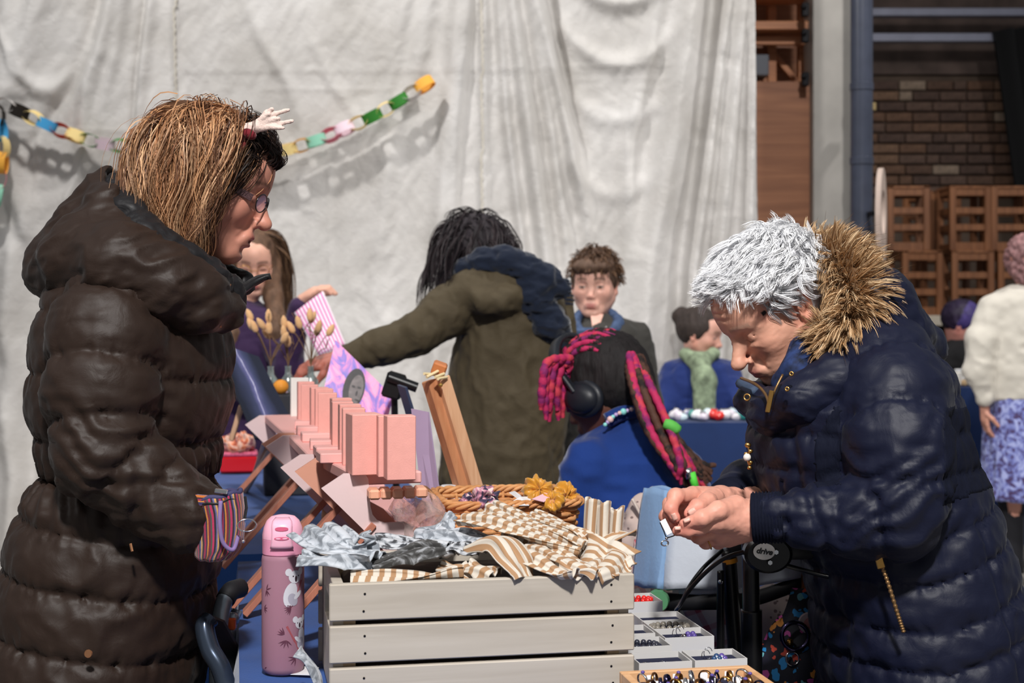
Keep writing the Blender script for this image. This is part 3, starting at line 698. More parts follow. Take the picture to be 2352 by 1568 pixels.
SS = [  # label, path, width, pleats, material, twist
 ('beige striped scarf pleated into a long bundle over the basket side', pth((1075, 1195, 1.99), (1150, 1208, 1.96), (1230, 1235, 1.94), (1330, 1275, 1.93)), .055, 3, m_beige, .3),
 ('beige striped scarf bundle crossing the basket front rim', pth((1125, 1172, 2.02), (1180, 1195, 1.99), (1260, 1222, 1.97), (1340, 1262, 1.95)), .05, 3, m_beige, .2),
 ('beige striped scarf bundle between basket and upright loops', pth((1222, 1185, 2.02), (1285, 1210, 2.0), (1340, 1240, 1.99), (1372, 1258, 1.98)), .05, 3, m_beige, -.2),
 ('beige striped scarf fanning out to a narrow fold over the crate edge', pth((1090, 1255, 1.93), (1150, 1250, 1.90), (1185, 1290, 1.87), (1205, 1330, 1.86)), .05, 2, m_beige2, .5),
 ('beige striped scarf with crumpled pleats in the middle of the heap', pth((1195, 1270, 1.92), (1245, 1290, 1.89), (1300, 1320, 1.87), (1335, 1326, 1.86)), .06, 3, m_beige, .4),
 ('beige striped scarf lying over the crumpled ones near the front slat', pth((1230, 1250, 1.94), (1285, 1275, 1.90), (1330, 1305, 1.88), (1350, 1325, 1.87)), .045, 2, m_beige, 0),
 ('beige striped scarf fold sticking up at the crate corner', pth((1440, 1290, 1.93), (1410, 1300, 1.92), (1375, 1318, 1.89), (1355, 1330, 1.88)), .06, 2, m_beige, .3),
 ('wide beige striped scarf fan at the right end of the heap', pth((1405, 1245, 1.95), (1390, 1275, 1.94), (1370, 1305, 1.91), (1352, 1325, 1.89)), .075, 2, m_beige, -.4),
 ('beige striped scarf lying flat along the front slat', pth((805, 1330, 1.845), (900, 1328, 1.85), (1000, 1325, 1.86), (1065, 1322, 1.865)), .022, 1, m_beige, 1.2),
 ('beige striped scarf corner peeking out beside the flat one', pth((1070, 1302, 1.89), (1100, 1312, 1.88), (1135, 1328, 1.865)), .045, 2, m_beige, -.3),
 ('slim beige striped scarf roll between two pleated bundles', pth((1160, 1225, 1.97), (1230, 1250, 1.95), (1310, 1285, 1.92)), .03, 2, m_beige, .2),
 ('slim beige striped scarf roll behind the wide fan', pth((1300, 1215, 2.0), (1345, 1240, 1.98), (1385, 1268, 1.96)), .032, 2, m_beige, -.1),
 ('short beige striped scarf fold lying before the wide fan', pth((1290, 1300, 1.88), (1330, 1312, 1.87), (1372, 1326, 1.86)), .03, 2, m_beige2, .3),
 ('beige striped scarf tucked beside the charcoal print', pth((1010, 1308, 1.9), (1050, 1312, 1.89), (1090, 1325, 1.88)), .04, 2, m_beige2, .2),
]
for i, (lb, p, w, pl_, mt, tw) in enumerate(SS): pleated('striped_scarf', lb, GS, p, w, pl_, mt, .0055, tw, .25, i*1.7)
NN = [
 ('grey newsprint scarf with a ragged corner over the crate end', pth((730, 1225, 1.95), (775, 1258, 1.90), (820, 1275, 1.89), (870, 1290, 1.88)), .075, 3, m_news, .3),
 ('grey newsprint scarf corner hanging out beside the bottle', pth((690, 1285, 1.87), (740, 1290, 1.865), (800, 1295, 1.87), (850, 1305, 1.88)), .055, 2, m_news, .1),
 ('grey knotted scarf standing up in the heap', pth((838, 1225, 1.90), (842, 1255, 1.90), (846, 1290, 1.89), (850, 1310, 1.88)), .035, 2, m_news, .9),
 ('black and white printed scarf behind the charcoal one', pth((860, 1252, 1.95), (920, 1252, 1.95), (980, 1255, 1.95), (1030, 1270, 1.94)), .06, 3, m_leop, .1),
 ('charcoal crumpled scarf in the middle of the heap', pth((850, 1300, 1.88), (910, 1285, 1.89), (970, 1270, 1.90), (1010, 1262, 1.91)), .07, 4, m_newsd, .2),
 ('pale grey newsprint scarf rolled towards the basket', pth((985, 1240, 2.0), (1040, 1236, 1.98), (1090, 1238, 1.97), (1140, 1246, 1.96)), .045, 2, m_news, 0),
 ('grey newsprint scarf peak leaning on the basket corner', pth((1040, 1190, 2.03), (1015, 1215, 2.02), (985, 1235, 2.0), (975, 1255, 1.98)), .05, 2, m_news, .4),
 ('grey newsprint scarf folded under the rolled one', pth((1010, 1275, 1.93), (1060, 1268, 1.93), (1110, 1270, 1.92)), .055, 3, m_leop, 0),
]
for i, (lb, p, w, pl_, mt, tw) in enumerate(NN): pleated('printed_scarf', lb, GN, p, w, pl_, mt, .006, tw, .35, i*2.3+1)
pleated('printed_scarf', 'grey newsprint scarf corner dangling low outside the crate end', GN, pth((678, 1500, 1.86), (700, 1520, 1.86), (722, 1555, 1.86), (735, 1600, 1.86)), .04, 1, m_news, .004, .3, .2, 5)
# upright rolled striped scarves: loops
def upright(px, py, d, w, h, label, seed):
    c = W(px, py, d); n, m = 22, 40; a = np.linspace(0, 1, m); G = np.zeros((n, m, 3)); UV = np.zeros((n, m, 2))
    xs = w*(np.where(a < .5, (a-.25), (.75-a))*2)*.5; ys = .012*np.sin(a*2*PI)*(1+.3*math.sin(seed))
    for i in range(n):
        q = i/(n-1); lean = .25*q*(1 if seed % 2 else .5)
        G[i, :, 0] = c[0]+xs*(1-.25*(1-q))+.02*q*lean; G[i, :, 1] = c[1]+ys+.01*q; G[i, :, 2] = c[2]-h*(1-q)+.004*np.sin(a*9+seed)*q
        UV[i, :, 0] = a*w*2.2; UV[i, :, 1] = q*h
    o = MB().grid(G).build('striped_scarf', m_beige, smooth='all', uv=UV.reshape(-1, 2)); md_ = o.modifiers.new('thickness', 'SOLIDIFY'); md_.thickness = .003
    return tag(o, label, 'scarf', GS)
upright(1355, 1150, 2.0, .035, .10, 'beige striped scarf rolled upright against the basket corner', 1)
upright(1385, 1155, 1.99, .03, .10, 'beige striped scarf rolled upright between two others', 2)
upright(1412, 1168, 1.98, .03, .09, 'beige striped scarf rolled upright as the outermost loop', 3)
pleated('striped_scarf', 'beige striped scarf end curling up beside the upright loops', GS, pth((1462, 1228, 1.96), (1430, 1232, 1.96), (1400, 1250, 1.96), (1380, 1275, 1.95)), .045, 1, m_beige2, .004, .6, .3, 4)
# --- wicker basket
m_wick = wood('willow', (176, 112, 62), (222, 164, 108), 0, 1.5, .6)
u0, u1, v0, v1, zr = .322, .545, .25, .46, .948
bk = thing('wicker_basket', 'honey coloured rectangular wicker basket holding hair scrunchies', 'basket', TP((u0+u1)/2, (v0+v1)/2), 0)
def rrect(k, z, grow, wob=0, ph=0, n=120):
    a = np.arange(n)*2*PI/n; hu, hv = (u1-u0)/2+grow, (v1-v0)/2+grow; c_, s_ = np.cos(a), np.sin(a)
    r = (np.abs(c_/hu)**7+np.abs(s_/hv)**7)**(-1/7)+wob*np.sin(a*26+ph)
    return np.array([TP((u0+u1)/2+rr*cc, (v0+v1)/2+rr*ss, z) for rr, cc, ss in zip(r, c_, s_)])
wv = MB()
for k in range(22): wv.tube(rrect(k, ZT+.010+k*.0085, -.03+.026*(k/21), .0035, (k % 2)*PI), .0042, 5, closed=True)
wv.build('weave', m_wick, bk, smooth='all')
sk = MB()
for k in range(26):
    a = k*2*PI/26+.06; lo = rrect(0, ZT+.004, -.03); hi = rrect(0, zr-.004, -.003); j = int(k*120/26); sk.tube([lo[j], hi[j]], .003, 5)
sk.build('stakes', m_wick, bk, smooth='all')
rim = MB()
for q in range(4):
    base = rrect(0, zr, .0); a = np.arange(120)*2*PI/120*12+q*PI/2; c = base.mean(0); out = base-c; out[:, 2] = 0; out /= np.linalg.norm(out, axis=1, keepdims=True)
    rim.tube(base+out*(.0055*np.cos(a))[:, None]+np.outer(.0045*np.sin(a), (0, 0, 1)), .0036, 5, closed=True)
rim.build('rim', m_wick, bk, smooth='all')
cf = MB()
for sgn in range(5): cf.tube([TP(u0-.004, v0+.05*sgn/5+.0, zr-.02), TP(u0-.012, v0+.05*sgn/5+.06, zr+.006), TP(u0-.016, v0+.05*sgn/5+.11, zr+.012)], .0045, 5)
cf.build('corner_wrap', m_wick, bk, smooth='all')
MB().box(TP((u0+u1)/2, (v0+v1)/2, ZT+.006), ((u1-u0)/2-.03, (v1-v0)/2-.03, .004), RT).build('basket_base', m_wick, bk)
o = MB().box(TP((u0+u1)/2, (v0+v1)/2, .82), ((u1-u0)/2-.045, (v1-v0)/2-.045, .055), RT, .012).build('tissue_bundle', M('white_tissue', (214, 208, 204), .8, bump=.6, bscale=60)); tag(o, 'white tissue filling the wicker basket', 'tissue')
m_must = pattern('mustard_satin', [(0, (196, 136, 40)), (.5, (202, 142, 44)), (1, (206, 146, 48))], 'n', 30, .4, False, 1.)
m_flor = pattern('navy_floral', [(0, (34, 32, 56)), (.46, (52, 44, 74)), (.55, (196, 130, 150)), (.62, (230, 210, 205))], 'n', 90, .7, False, .4)
def scrunchie(c, R, r, axis, mat, label, seed=0, grp=None, ruf=7, cat='scrunchie'):
    n, k = 72, 16; a = np.arange(n)*2*PI/n; b = np.arange(k)*2*PI/k; Fz = frame_z(axis); V = np.zeros((k, n, 3)); UV = np.zeros((k, n, 2))
    rr = r*(1+.20*np.sin(a*ruf+seed+2*np.sin(a*2+seed))+.10*np.sin(a*ruf*2.6+seed*2))
    for i in range(k):
        rad = R+rr*np.cos(b[i])*(1+.12*np.sin(a*ruf*1.7+b[i]*3+seed)); V[i] = np.stack([rad*np.cos(a), rad*np.sin(a), rr*1.0*np.sin(b[i])*(1+.35*np.sin(a*7+2*b[i]+seed))+.3*r*np.sin(a*3+seed)], -1)
        UV[i, :, 0] = a*R; UV[i, :, 1] = b[i]*r
    f = [(i*n+j, i*n+(j+1) % n, ((i+1) % k)*n+(j+1) % n, ((i+1) % k)*n+j) for i in range(k) for j in range(n)]
    o = meshobj('hair_scrunchie', V.reshape(-1, 3) @ Fz.T+np.asarray(c), f, mat, smooth=True, uv=UV.reshape(-1, 2)); return tag(o, label, cat, grp)
GSC = 'scrunchies in the wicker basket'
scrunchie(W(1236, 1128, 2.30), .012, .0125, (.2, -.9, .5), m_must, 'mustard satin scrunchie lying highest on the basket contents', 1, GSC)
scrunchie(W(1298, 1142, 2.32), .014, .0115, (.4, -.7, .5), m_must, 'mustard satin scrunchie against the basket back rim', 2, GSC)
scrunchie(W(1270, 1152, 2.27), .012, .008, (-.3, -.5, .8), m_must, 'mustard satin scrunchie tucked under the pink tag', 3, GSC)
scrunchie(W(1116, 1146, 2.26), .011, .012, (.6, -.6, .5), m_flor, 'navy floral scrunchie standing on edge in the basket', 4, GSC)
scrunchie(W(1084, 1154, 2.28), .010, .009, (.1, -.6, .8), m_flor, 'navy floral scrunchie lying beside the standing one', 5, GSC)
def card(name, quad, th, mat, label, cat, parent=None, uv=None):
    q = [np.asarray(p, float) for p in quad]; n = np.cross(q[1]-q[0], q[3]-q[0]); n /= np.linalg.norm(n)
    o = MB().prism(q, 0, 0, n*th).build(name, mat, parent)
    if cat: tag(o, label, cat)
    return o
m_pinkcard = M('pink_card', (232, 186, 196), .7); m_whitecard = M('white_card', (222, 222, 224), .6)
card('gift_tag', [W(1222, 1145, 2.25), W(1255, 1130, 2.29), W(1278, 1130, 2.30), W(1250, 1152, 2.25)], .001, m_pinkcard, 'small pink card tag among the scrunchies', 'tag')
card('gift_tag', [W(1160, 1160, 2.25), W(1195, 1140, 2.28), W(1222, 1140, 2.3), W(1215, 1160, 2.25)], .001, m_whitecard, 'white card label lying in the basket', 'tag')
card('gift_tag', [W(1170, 1130, 2.30), W(1182, 1127, 2.33), W(1205, 1143, 2.31), W(1195, 1148, 2.29)], .001, m_whitecard, 'white cellophane corner sticking up in the basket', 'tag')
# --- pink drinking bottle
bd = 1.985; bc = W(650, 1545, bd); bc[2] = ZT+.002
m_bot, nt, b_ = newmat('frosted_pink'); b_.inputs['Base Color'].default_value = (*lin((190, 142, 160)), 1); b_.inputs['Roughness'].default_value = .42; b_.inputs['Transmission Weight'].default_value = .35; b_.inputs['IOR'].default_value = 1.2; b_.inputs['Subsurface Weight'].default_value = .25; b_.inputs['Subsurface Radius'].default_value = (.03, .02, .02)
m_cap = M('pink_cap', (226, 150, 178), .38, sss=.1); m_caplt = M('pale_pink_cap', (244, 182, 204), .35, sss=.1); m_capsl = M('rose_cap_slot', (214, 96, 130), .5)
bt = thing('water_bottle', 'frosted pink drinking bottle printed with koalas, standing at the blue cloth edge', 'bottle', bc)
rb = .0295
MB().lathe([(0, 0), (rb-.006, 0), (rb-.002, .003), (rb, .009), (rb, .158), (rb-.001, .163), (rb-.003, .165), (rb-.004, .1655), (rb-.006, .162), (rb-.003, .155), (rb-.003, .012), (0, .006)], bc, 48).build('bottle_body', m_bot, bt, smooth=True)
MB().lathe([(0, .164), (rb-.003, .164), (rb-.001, .166), (rb-.001, .186), (rb-.0015, .1865)], bc, 48).build('collar', m_cap, bt, smooth=True)
pr = [(rb-.001, .1868), (rb-.001, .192), (rb-.003, .202), (rb-.007, .211), (rb-.013, .2165), (.008, .2185), (0, .2188)]
cp = MB().lathe(pr, bc, 48).build('cap', m_caplt, bt, smooth=True)
fx = np.array([.10, -.99, 0]); fx /= np.linalg.norm(fx); sx = np.array([.99, .10, 0])
def onb(x, z, r): # point on the bottle front: x sideways (m), z height
    q = x/rb; return bc+(sx*math.sin(q)+fx*math.cos(q))*r+np.array([0, 0, z])
def decal(poly, r, name, mat, parent, sub=1):
    p = np.array(poly, float); c = p.mean(0); n = len(p)
    rings = [c+(p-c)*k for k in (1, .66, .33)]
    V = [onb(x, z, r) for rg in rings for x, z in rg]+[onb(c[0], c[1], r)]; f = []
    for i in range(2):
        for j in range(n): f.append((i*n+j, i*n+(j+1) % n, (i+1)*n+(j+1) % n, (i+1)*n+j))
    f += [(2*n+j, 2*n+(j+1) % n, 3*n) for j in range(n)]
    return meshobj(name, V, f, mat, parent)
fp = MB()
fz = np.linspace(.176, .2175, 10); P_ = np.zeros((10, 9, 3))
for i, z in enumerate(fz):
    r_ = np.interp(z, [.176, .1868, .192, .202, .211, .2165, .2175], [rb+.003, rb+.004, rb+.004, rb+.002, rb-.002, rb-.010, rb-.014]); w = .013+.004*((z-.176)/.04-.4)**2*4
    for j, a in enumerate(np.linspace(-1, 1, 9)): P_[i, j] = onb(a*w, z, r_)
fp.grid(P_); fo = fp.build('flap', m_caplt, bt, smooth='all'); md_ = fo.modifiers.new('t', 'SOLIDIFY'); md_.thickness = .004; md_.offset = -1
def oval(cx, cz, rx, rz_, n=18, a0=0): return [(cx+rx*math.cos(t)*math.cos(a0)-rz_*math.sin(t)*math.sin(a0), cz+rx*math.cos(t)*math.sin(a0)+rz_*math.sin(t)*math.cos(a0)) for t in np.linspace(0, 2*PI, n, endpoint=False)]
decal(oval(0, .2035, .0085, .003), rb+.0032, 'flap_slot', m_capsl, bt); decal(oval(0, .1905, .009, .0022), rb+.0048, 'button_slot', m_capsl, bt)
for sx_ in (-1, 1): decal(oval(sx_*.004, .1905, .003, .0011), rb+.0051, 'button_pin', m_caplt, bt)
m_koa = M('print_pale_grey', (206, 204, 212), .6); m_kod = M('print_dark', (58, 40, 52), .6); m_bra = M('print_branch', (158, 78, 84), .6); m_leaf = M('print_leaf', (92, 48, 66), .6); m_kog = M('print_grey', (168, 164, 178), .6)
def koala(x, z, s, flip=1):
    decal(oval(x-.004*s*flip, z, .0085*s, .015*s, a0=-.25*flip), rb+.0003, 'koala_print', m_koa, bt)
    decal(oval(x-.001*s, z-.006*s, .006*s, .008*s, a0=.5*flip), rb+.0005, 'koala_print', m_kog, bt)
    decal(oval(x+.006*s*flip, z-.001*s, .0028*s, .007*s, a0=-.9*flip), rb+.0006, 'koala_print', m_koa, bt)
    decal(oval(x+.002*s*flip, z+.021*s, .0085*s, .0078*s), rb+.0006, 'koala_print', m_koa, bt)
    for e in (-1, 1): decal(oval(x+.002*s*flip+e*.0085*s, z+.027*s, .0042*s, .0045*s), rb+.0005, 'koala_print', m_koa, bt)
    decal(oval(x+.003*s*flip, z+.0185*s, .0017*s, .0036*s), rb+.0008, 'koala_print', m_kod, bt)
    for e in (-1, 1): decal(oval(x+.003*s*flip+e*.0038*s, z+.022*s, .0009*s, .0009*s), rb+.0008, 'koala_print', m_kod, bt)
def leafp(x, z, L, a, w=.0011):
    c, s = math.cos(a), math.sin(a); pts = [(0, 0), (.3, 1), (.6, .9), (1, 0), (.6, -.7), (.3, -.8)]
    decal([(x+p*L*c-q*w*s, z+p*L*s+q*w*c) for p, q in pts], rb+.0003, 'leaf_print', m_leaf, bt)
def branch(x0, z0, x1, z1, w=.0016): 
    t = math.atan2(z1-z0, x1-x0); nx_, nz_ = -math.sin(t)*w, math.cos(t)*w
    decal([(x0+nx_, z0+nz_), ((x0+x1)/2+nx_, (z0+z1)/2+nz_), (x1+nx_, z1+nz_), (x1-nx_, z1-nz_), ((x0+x1)/2-nx_, (z0+z1)/2-nz_), (x0-nx_, z0-nz_)], rb+.0002, 'branch_print', m_bra, bt)
branch(.012, .094, .032, .13); koala(.017, .112, 1.15)
for a in (3.0, 3.3, 3.6, 3.9, 4.2, 4.5): leafp(.016-.002*(a-3), .096, .013, a)
branch(.007, .069, .028, .03); koala(.030, .050, 1.0, -1)
for a in (1.9, 2.3, 2.7, 3.1): leafp(.004, .058, .011, a)
for a in (3.5, 3.9, 4.4, 5.0, 5.5): leafp(.006, .050, .012, a)
for a in (.4, 1.2, 5.0, 5.5, 4.5): leafp(-.024, .118, .010, a)
for a in (.2, 5.8, 5.2, .9): leafp(-.029, .092, .008, a)
for a in (2.9, 3.4, 4.0, 4.6): leafp(.020, .024, .012, a)
leafp(-.028, .009, .006, .5)
# --- pink display racks
m_pw = M('blush_paint', (222, 196, 196), .6, var=.03, bump=.1, bscale=120); m_pc = M('peach_paint', (218, 156, 132), .6, var=.04, bump=.1, bscale=120)
m_pk = M('pink_box_card', (232, 164, 154), .5, var=.04, vscale=60, bump=.15, bscale=500); m_pk2 = M('pink_slab', (238, 178, 172), .55); m_wh = M('white_box_card', (228, 224, 218), .5)
m_lb = wood('pink_leg_wood', (168, 104, 84), (190, 124, 100), 2, 1.)
prof_px = [(739, 1121), (790, 1088), (838, 1088), (846, 1100), (851, 1165), (856, 1184), (868, 1198), (885, 1204), (930, 1202), (965, 1222), (1200, 1489), (1085, 1489), (857, 1240)]
def panel(pos, mat, parent, th=.009, sc=1.):
    """side panel: a slanting board with a rounded notch below its shelf"""
    mb = MB(); pts = [np.array([(x-790)/1534*sc, 0, max(0, (1489-y)/1534)]) for x, y in prof_px]
    V = [pos+RT @ p for p in pts]; V = np.array(V); V[:, 2] = ZT+np.array([p[2] for p in pts])
    return mb.prism(V, 0, 0, RT @ np.array([0, th, 0])).build('side_panel', mat, parent)
def XD(px, d): return np.array([(px-CX)/F*d, d, ZT])
def rack(label, near, far, cn, cf_, lm, nm=None):
    t = thing('display_rack', label, 'display stand', near, 0, 'pink stepped display racks')
    panel(near, cn, t); panel(far, cf_, t)
    zs_ = .993; a = near+np.array([0, 0, zs_-ZT+.009]); b = far+np.array([0, 0, zs_-ZT+.009])
    off = RT @ np.array([.066, .0105, 0]); MB().beam(a+off, b+off+(b-a)*.03, .108, .018, bev=.002).build('shelf_board', m_pk2, t)
    off = RT @ np.array([.165, 0, -.105]); MB().beam(a+off, b+off, .10, .012, bev=.002).build('lower_shelf_board', m_pk2, t)
    for p in (near, far):
        lg = MB().beam(p+RT @ np.array([.045, .012, .185]), p+RT @ np.array([-.115, .012, 0.006]), .010, .034, up=RT @ np.array([0, 1., 0]), bev=.001).build('back_leg', lm, t)
    return t
rackA = rack('pink display rack with whitish side panel nearest the basket', XD(790, 2.13), XD(724, 2.36), m_pw, m_pc, m_lb)
rackB = rack('pink display rack standing between two others', XD(690, 2.42), XD(650, 2.80), m_pw, m_pw, m_lb)
rackC = rack('pink display rack beside the dark glossy board', XD(640, 2.86), XD(596, 3.36), m_pc, m_pw, m_lb)
# upright little boxes: (left px, right px, top row, depth size, material)
GB = 'small pink card boxes standing on the racks'
zb = 1.0105
def upbox(px, ytop, wx, wy, mat, label, rz=0, h=.0905):
    d = (CZ-zb-h)*F/(ytop-HY)+.018; p = XD(px, d); p[2] = zb
    t = MB().box((0, 0, h/2), (wx/2, wy/2, h/2), bev=.0012).build('card_box', mat); t.location = p; t.rotation_euler = (0, 0, TA+rz); tag(t, label, 'box', GB); return t
LB = 'small upright pink card box, %s in the row counting from the white one'
upbox(688, 868, .042, .034, m_wh, 'small upright white card box at the far end of the pink row')
for k_, (px, yt, r) in enumerate(((702, 877, .05), (711, 884, -.04), (733, 890, .06), (744, 893, 0), (752, 903, -.05), (783, 915, .08), (786, 923, 0), (803, 929, .03), (812, 938, -.03))):
    upbox(px, yt, .036, .030, m_pk, LB % OD[k_], r)
upbox(836, 951, .046, .052, m_pk, 'wide upright pink card box showing two faces at the shelf front', .12)
upbox(893, 955, .034, .03, m_pk, 'upright pink card box half hidden behind the outermost one', 0)
upbox(918, 955, .042, .036, m_pk, 'outermost upright pink card box on the shelf end', .05, .093)
# flat slabs and wrapped bars on and under the shelf
GF = 'flat pink card boxes lying on the racks'
for i, (px, py, d) in enumerate(((722, 985, 2.85), (735, 1003, 2.7), (757, 1022, 2.55), (770, 1040, 2.42), (716, 964, 3.0), (780, 1058, 2.32))):
    p = W(px, py, d); o = MB().box((0, 0, 0), (.045, .03, .008), bev=.0015).build('flat_card_box', m_pk2); o.location = (p[0]+.01, p[1], .976 if i % 2 else .991); o.rotation_euler = (0, 0, TA+.1*math.sin(i*3)); o.location.z = zb+.0085
    tag(o, 'flat pink card box lying among the upright ones, %s counting from the white one' % OD[(1, 2, 3, 4, 0, 5)[i]], 'box', GF)
m_wrap = M('cello_wrap', (236, 220, 214), .15, trans=.75, alpha=.55, ior=1.3, bump=.8, bscale=70, bdist=.006)
m_soap = M('peach_bar', (232, 168, 138), .5, bump=.4, bscale=90)
for i in range(5):
    p = W(858+i*27, 1133-i*1.2, 2.115); o = MB().box(p, (.0085, .02, .0075), RT, .003).build('peach_bar', m_soap); tag(o, 'peach coloured wrapped bar under the shelf, %s from the whitish side panel' % OD[i], 'soap bar', 'wrapped peach bars under the shelf')
def crinkle(name, label, pts, r, seed):
    p = spline(pts, 26); n = 16; v, f = tube_geo(p, np.interp(np.arange(26), range(26), r*(1+.0*np.arange(26))), n)
    c = np.repeat(p, n, 0); q = v-c; v = c+q*(1+.45*vnoise(v*70, seed))[:, None]+.006*np.stack([vnoise(v*45, seed+i) for i in range(3)], 1)
    return tag(meshobj(name, v, f, m_wrap), label, 'bag')
crinkle('cellophane_bag', 'crumpled clear cellophane bag hanging under the pink shelf', [W(925, 1150, 2.16), W(945, 1170, 2.15), (W(965, 1190, 2.15)), W(985, 1215, 2.14)], np.linspace(.018, .030, 26), 3)
crinkle('cellophane_bag', 'crumpled clear cellophane bag beside the basket end', [W(985, 1140, 2.2), W(990, 1165, 2.19), W(1000, 1195, 2.18)], np.linspace(.012, .024, 26), 8)
# --- cards, boards and easels behind
m_lil = M('lilac_card', (176, 154, 184), .55, var=.05)
def leaner(name, quad, th, mat, label, cat): return card(name, quad, th, mat, label, cat)
leaner('lilac_card', [W(944, 938, 2.52), W(983, 946, 2.50), W(1040, 1372, 2.42), W(996, 1372, 2.46)], .004, m_lil, 'narrow lilac card leaning beside the pink boxes', 'card')
m_easel = wood('beech', (176, 114, 76), (206, 148, 106), 2, 1.); m_easel2 = wood('beech_pale', (206, 156, 118), (226, 182, 146), 2, 1.)
ez = thing('easel_post', 'square beech easel post with a wooden knob rising behind the basket', 'easel', (W(1150, 0, 2.62)[0], 2.62, ZT))
ta, tb = W(1012, 866, 2.60), W(1158, 1347, 2.615); ax_ = (tb-ta)/np.linalg.norm(tb-ta)
dp = np.array([-.55, .83, 0]); dp /= np.linalg.norm(dp)
MB().beam(ta, tb, .030, .024, up=(.83, .55, 0), bev=.002).build('post', m_easel2, ez)
off = np.array([-.024, -.002, .004]); MB().beam(ta+off+ax_*.01, tb+off-ax_*.006, .026, .020, up=(.83, .55, 0), bev=.002).build('rail', m_easel, ez)
MB().box(ta-ax_*.016+np.array([.002, .0, .0]), (.013, .013, .012), rotx(.2) @ roty(.35), .003).build('knob', M('knob_wood', (196, 120, 70), .5), ez)
m_brass = M('brass', (206, 170, 96), .35, metal=.9); m_bone = M('bone_tip', (236, 216, 170), .5)
for (x1, y1), (x2, y2) in (((1000, 860), (974, 858)), ((1006, 852), (980, 866)), ((1020, 858), (1000, 866)), ((1026, 866), (1006, 870))):
    MB().tube([W(x1, y1, 2.585), W(x2, y2, 2.56)], .0028, 7).build('string_end', m_bone, ez)
MB().ball(W(1012, 884, 2.57), .004).build('screw', m_brass, ez)
# painting: pink and violet swirl with a dark oval
m_art, nt, b_ = newmat('swirl_painting'); at = N(nt, 'ShaderNodeAttribute', attribute_name='pat')
nz = N(nt, 'ShaderNodeTexNoise', i_Scale=3.2, i_Detail=4., i_Distortion=1.6); nt.links.new(at.outputs['Vector'], nz.inputs['Vector'])
cr = N(nt, 'ShaderNodeValToRGB'); el = cr.color_ramp.elements; el[0].position = .36; el[0].color = (*lin((96, 84, 200)), 1); el[1].position = .66; el[1].color = (*lin((176, 150, 226)), 1)
for p_, c_ in ((.44, (150, 100, 206)), (.5, (236, 130, 196)), (.58, (246, 160, 206))): e = el.new(p_); e.color = (*lin(c_), 1)
nt.links.new(nz.outputs[0], cr.inputs[0]); nt.links.new(cr.outputs[0], b_.inputs['Base Color']); b_.inputs['Roughness'].default_value = .4
A_, B_, C_, D_ = W(770, 783, 3.42), W(902, 912, 3.40), W(868, 1060, 3.34), W(735, 930, 3.36)
pt = thing('swirl_painting', 'pink and violet swirl painting with a dark oval, tilted behind the pink boxes', 'painting', ((A_+C_)/2*np.array([1, 1, 0])+np.array([0, 0, ZT])))
g = 16; Pg = np.zeros((g, g, 3)); UV = np.zeros((g, g, 2))
for i in range(g):
    for j in range(g):
        s_, t_ = i/(g-1), j/(g-1); Pg[i, j] = (1-s_)*((1-t_)*A_+t_*B_)+s_*((1-t_)*D_+t_*C_); UV[i, j] = (s_, t_)
o = MB().grid(Pg).build('canvas', m_art, pt, uv=UV.reshape(-1, 2)); md_ = o.modifiers.new('t', 'SOLIDIFY'); md_.thickness = .008
def onart(s_, t_, k): return (1-s_)*((1-t_)*A_+t_*B_)+s_*((1-t_)*D_+t_*C_)+np.array([0, -k, 0])
nrm_ = np.cross(B_-A_, D_-A_); nrm_ /= np.linalg.norm(nrm_); nrm_ *= -1 if nrm_[1] > 0 else 1
def blot(cpx, cpy, rx, ry, k, mat, name):
    n = 24; c = W(cpx, cpy, 3.37); pts = []
    for t_ in np.arange(n)*2*PI/n:
        p = W(cpx+rx*math.cos(t_)*.95-ry*math.sin(t_)*.25, cpy+ry*math.sin(t_)+rx*math.cos(t_)*.3, 3.37); d_ = np.dot(A_-np.array([0, 0, CZ]), nrm_)/np.dot(p-np.array([0, 0, CZ]), nrm_); pts.append(np.array([0, 0, CZ])+(p-np.array([0, 0, CZ]))*d_+nrm_*k)
    MB().add(np.array(pts), [tuple(range(n))]).build(name, mat, pt)
m_pgr = M('paint_charcoal', (44, 40, 44), .5, var=.4, vscale=60); m_pgl = M('paint_grey', (112, 104, 104), .5, var=.35, vscale=70)
blot(812, 895, 25, 46, .009, m_pgr, 'painted_oval'); blot(817, 898, 16, 34, .010, m_pgl, 'painted_oval')
for px, py in ((811, 890), (824, 893)): blot(px, py, 4.5, 2.2, .011, m_pgr, 'painted_mark')
blot(818, 906, 2.2, 6, .011, m_pgr, 'painted_mark'); blot(820, 922, 7, 2, .011, m_pgr, 'painted_mark')
MB().beam(W(840, 1060, 3.42), W(820, 1195, 3.50), .02, .014, (0, 1, 0)).beam(W(760, 960, 3.42), W(748, 1197, 3.44), .02, .014, (0, 1, 0)).build('prop', m_easel, pt)
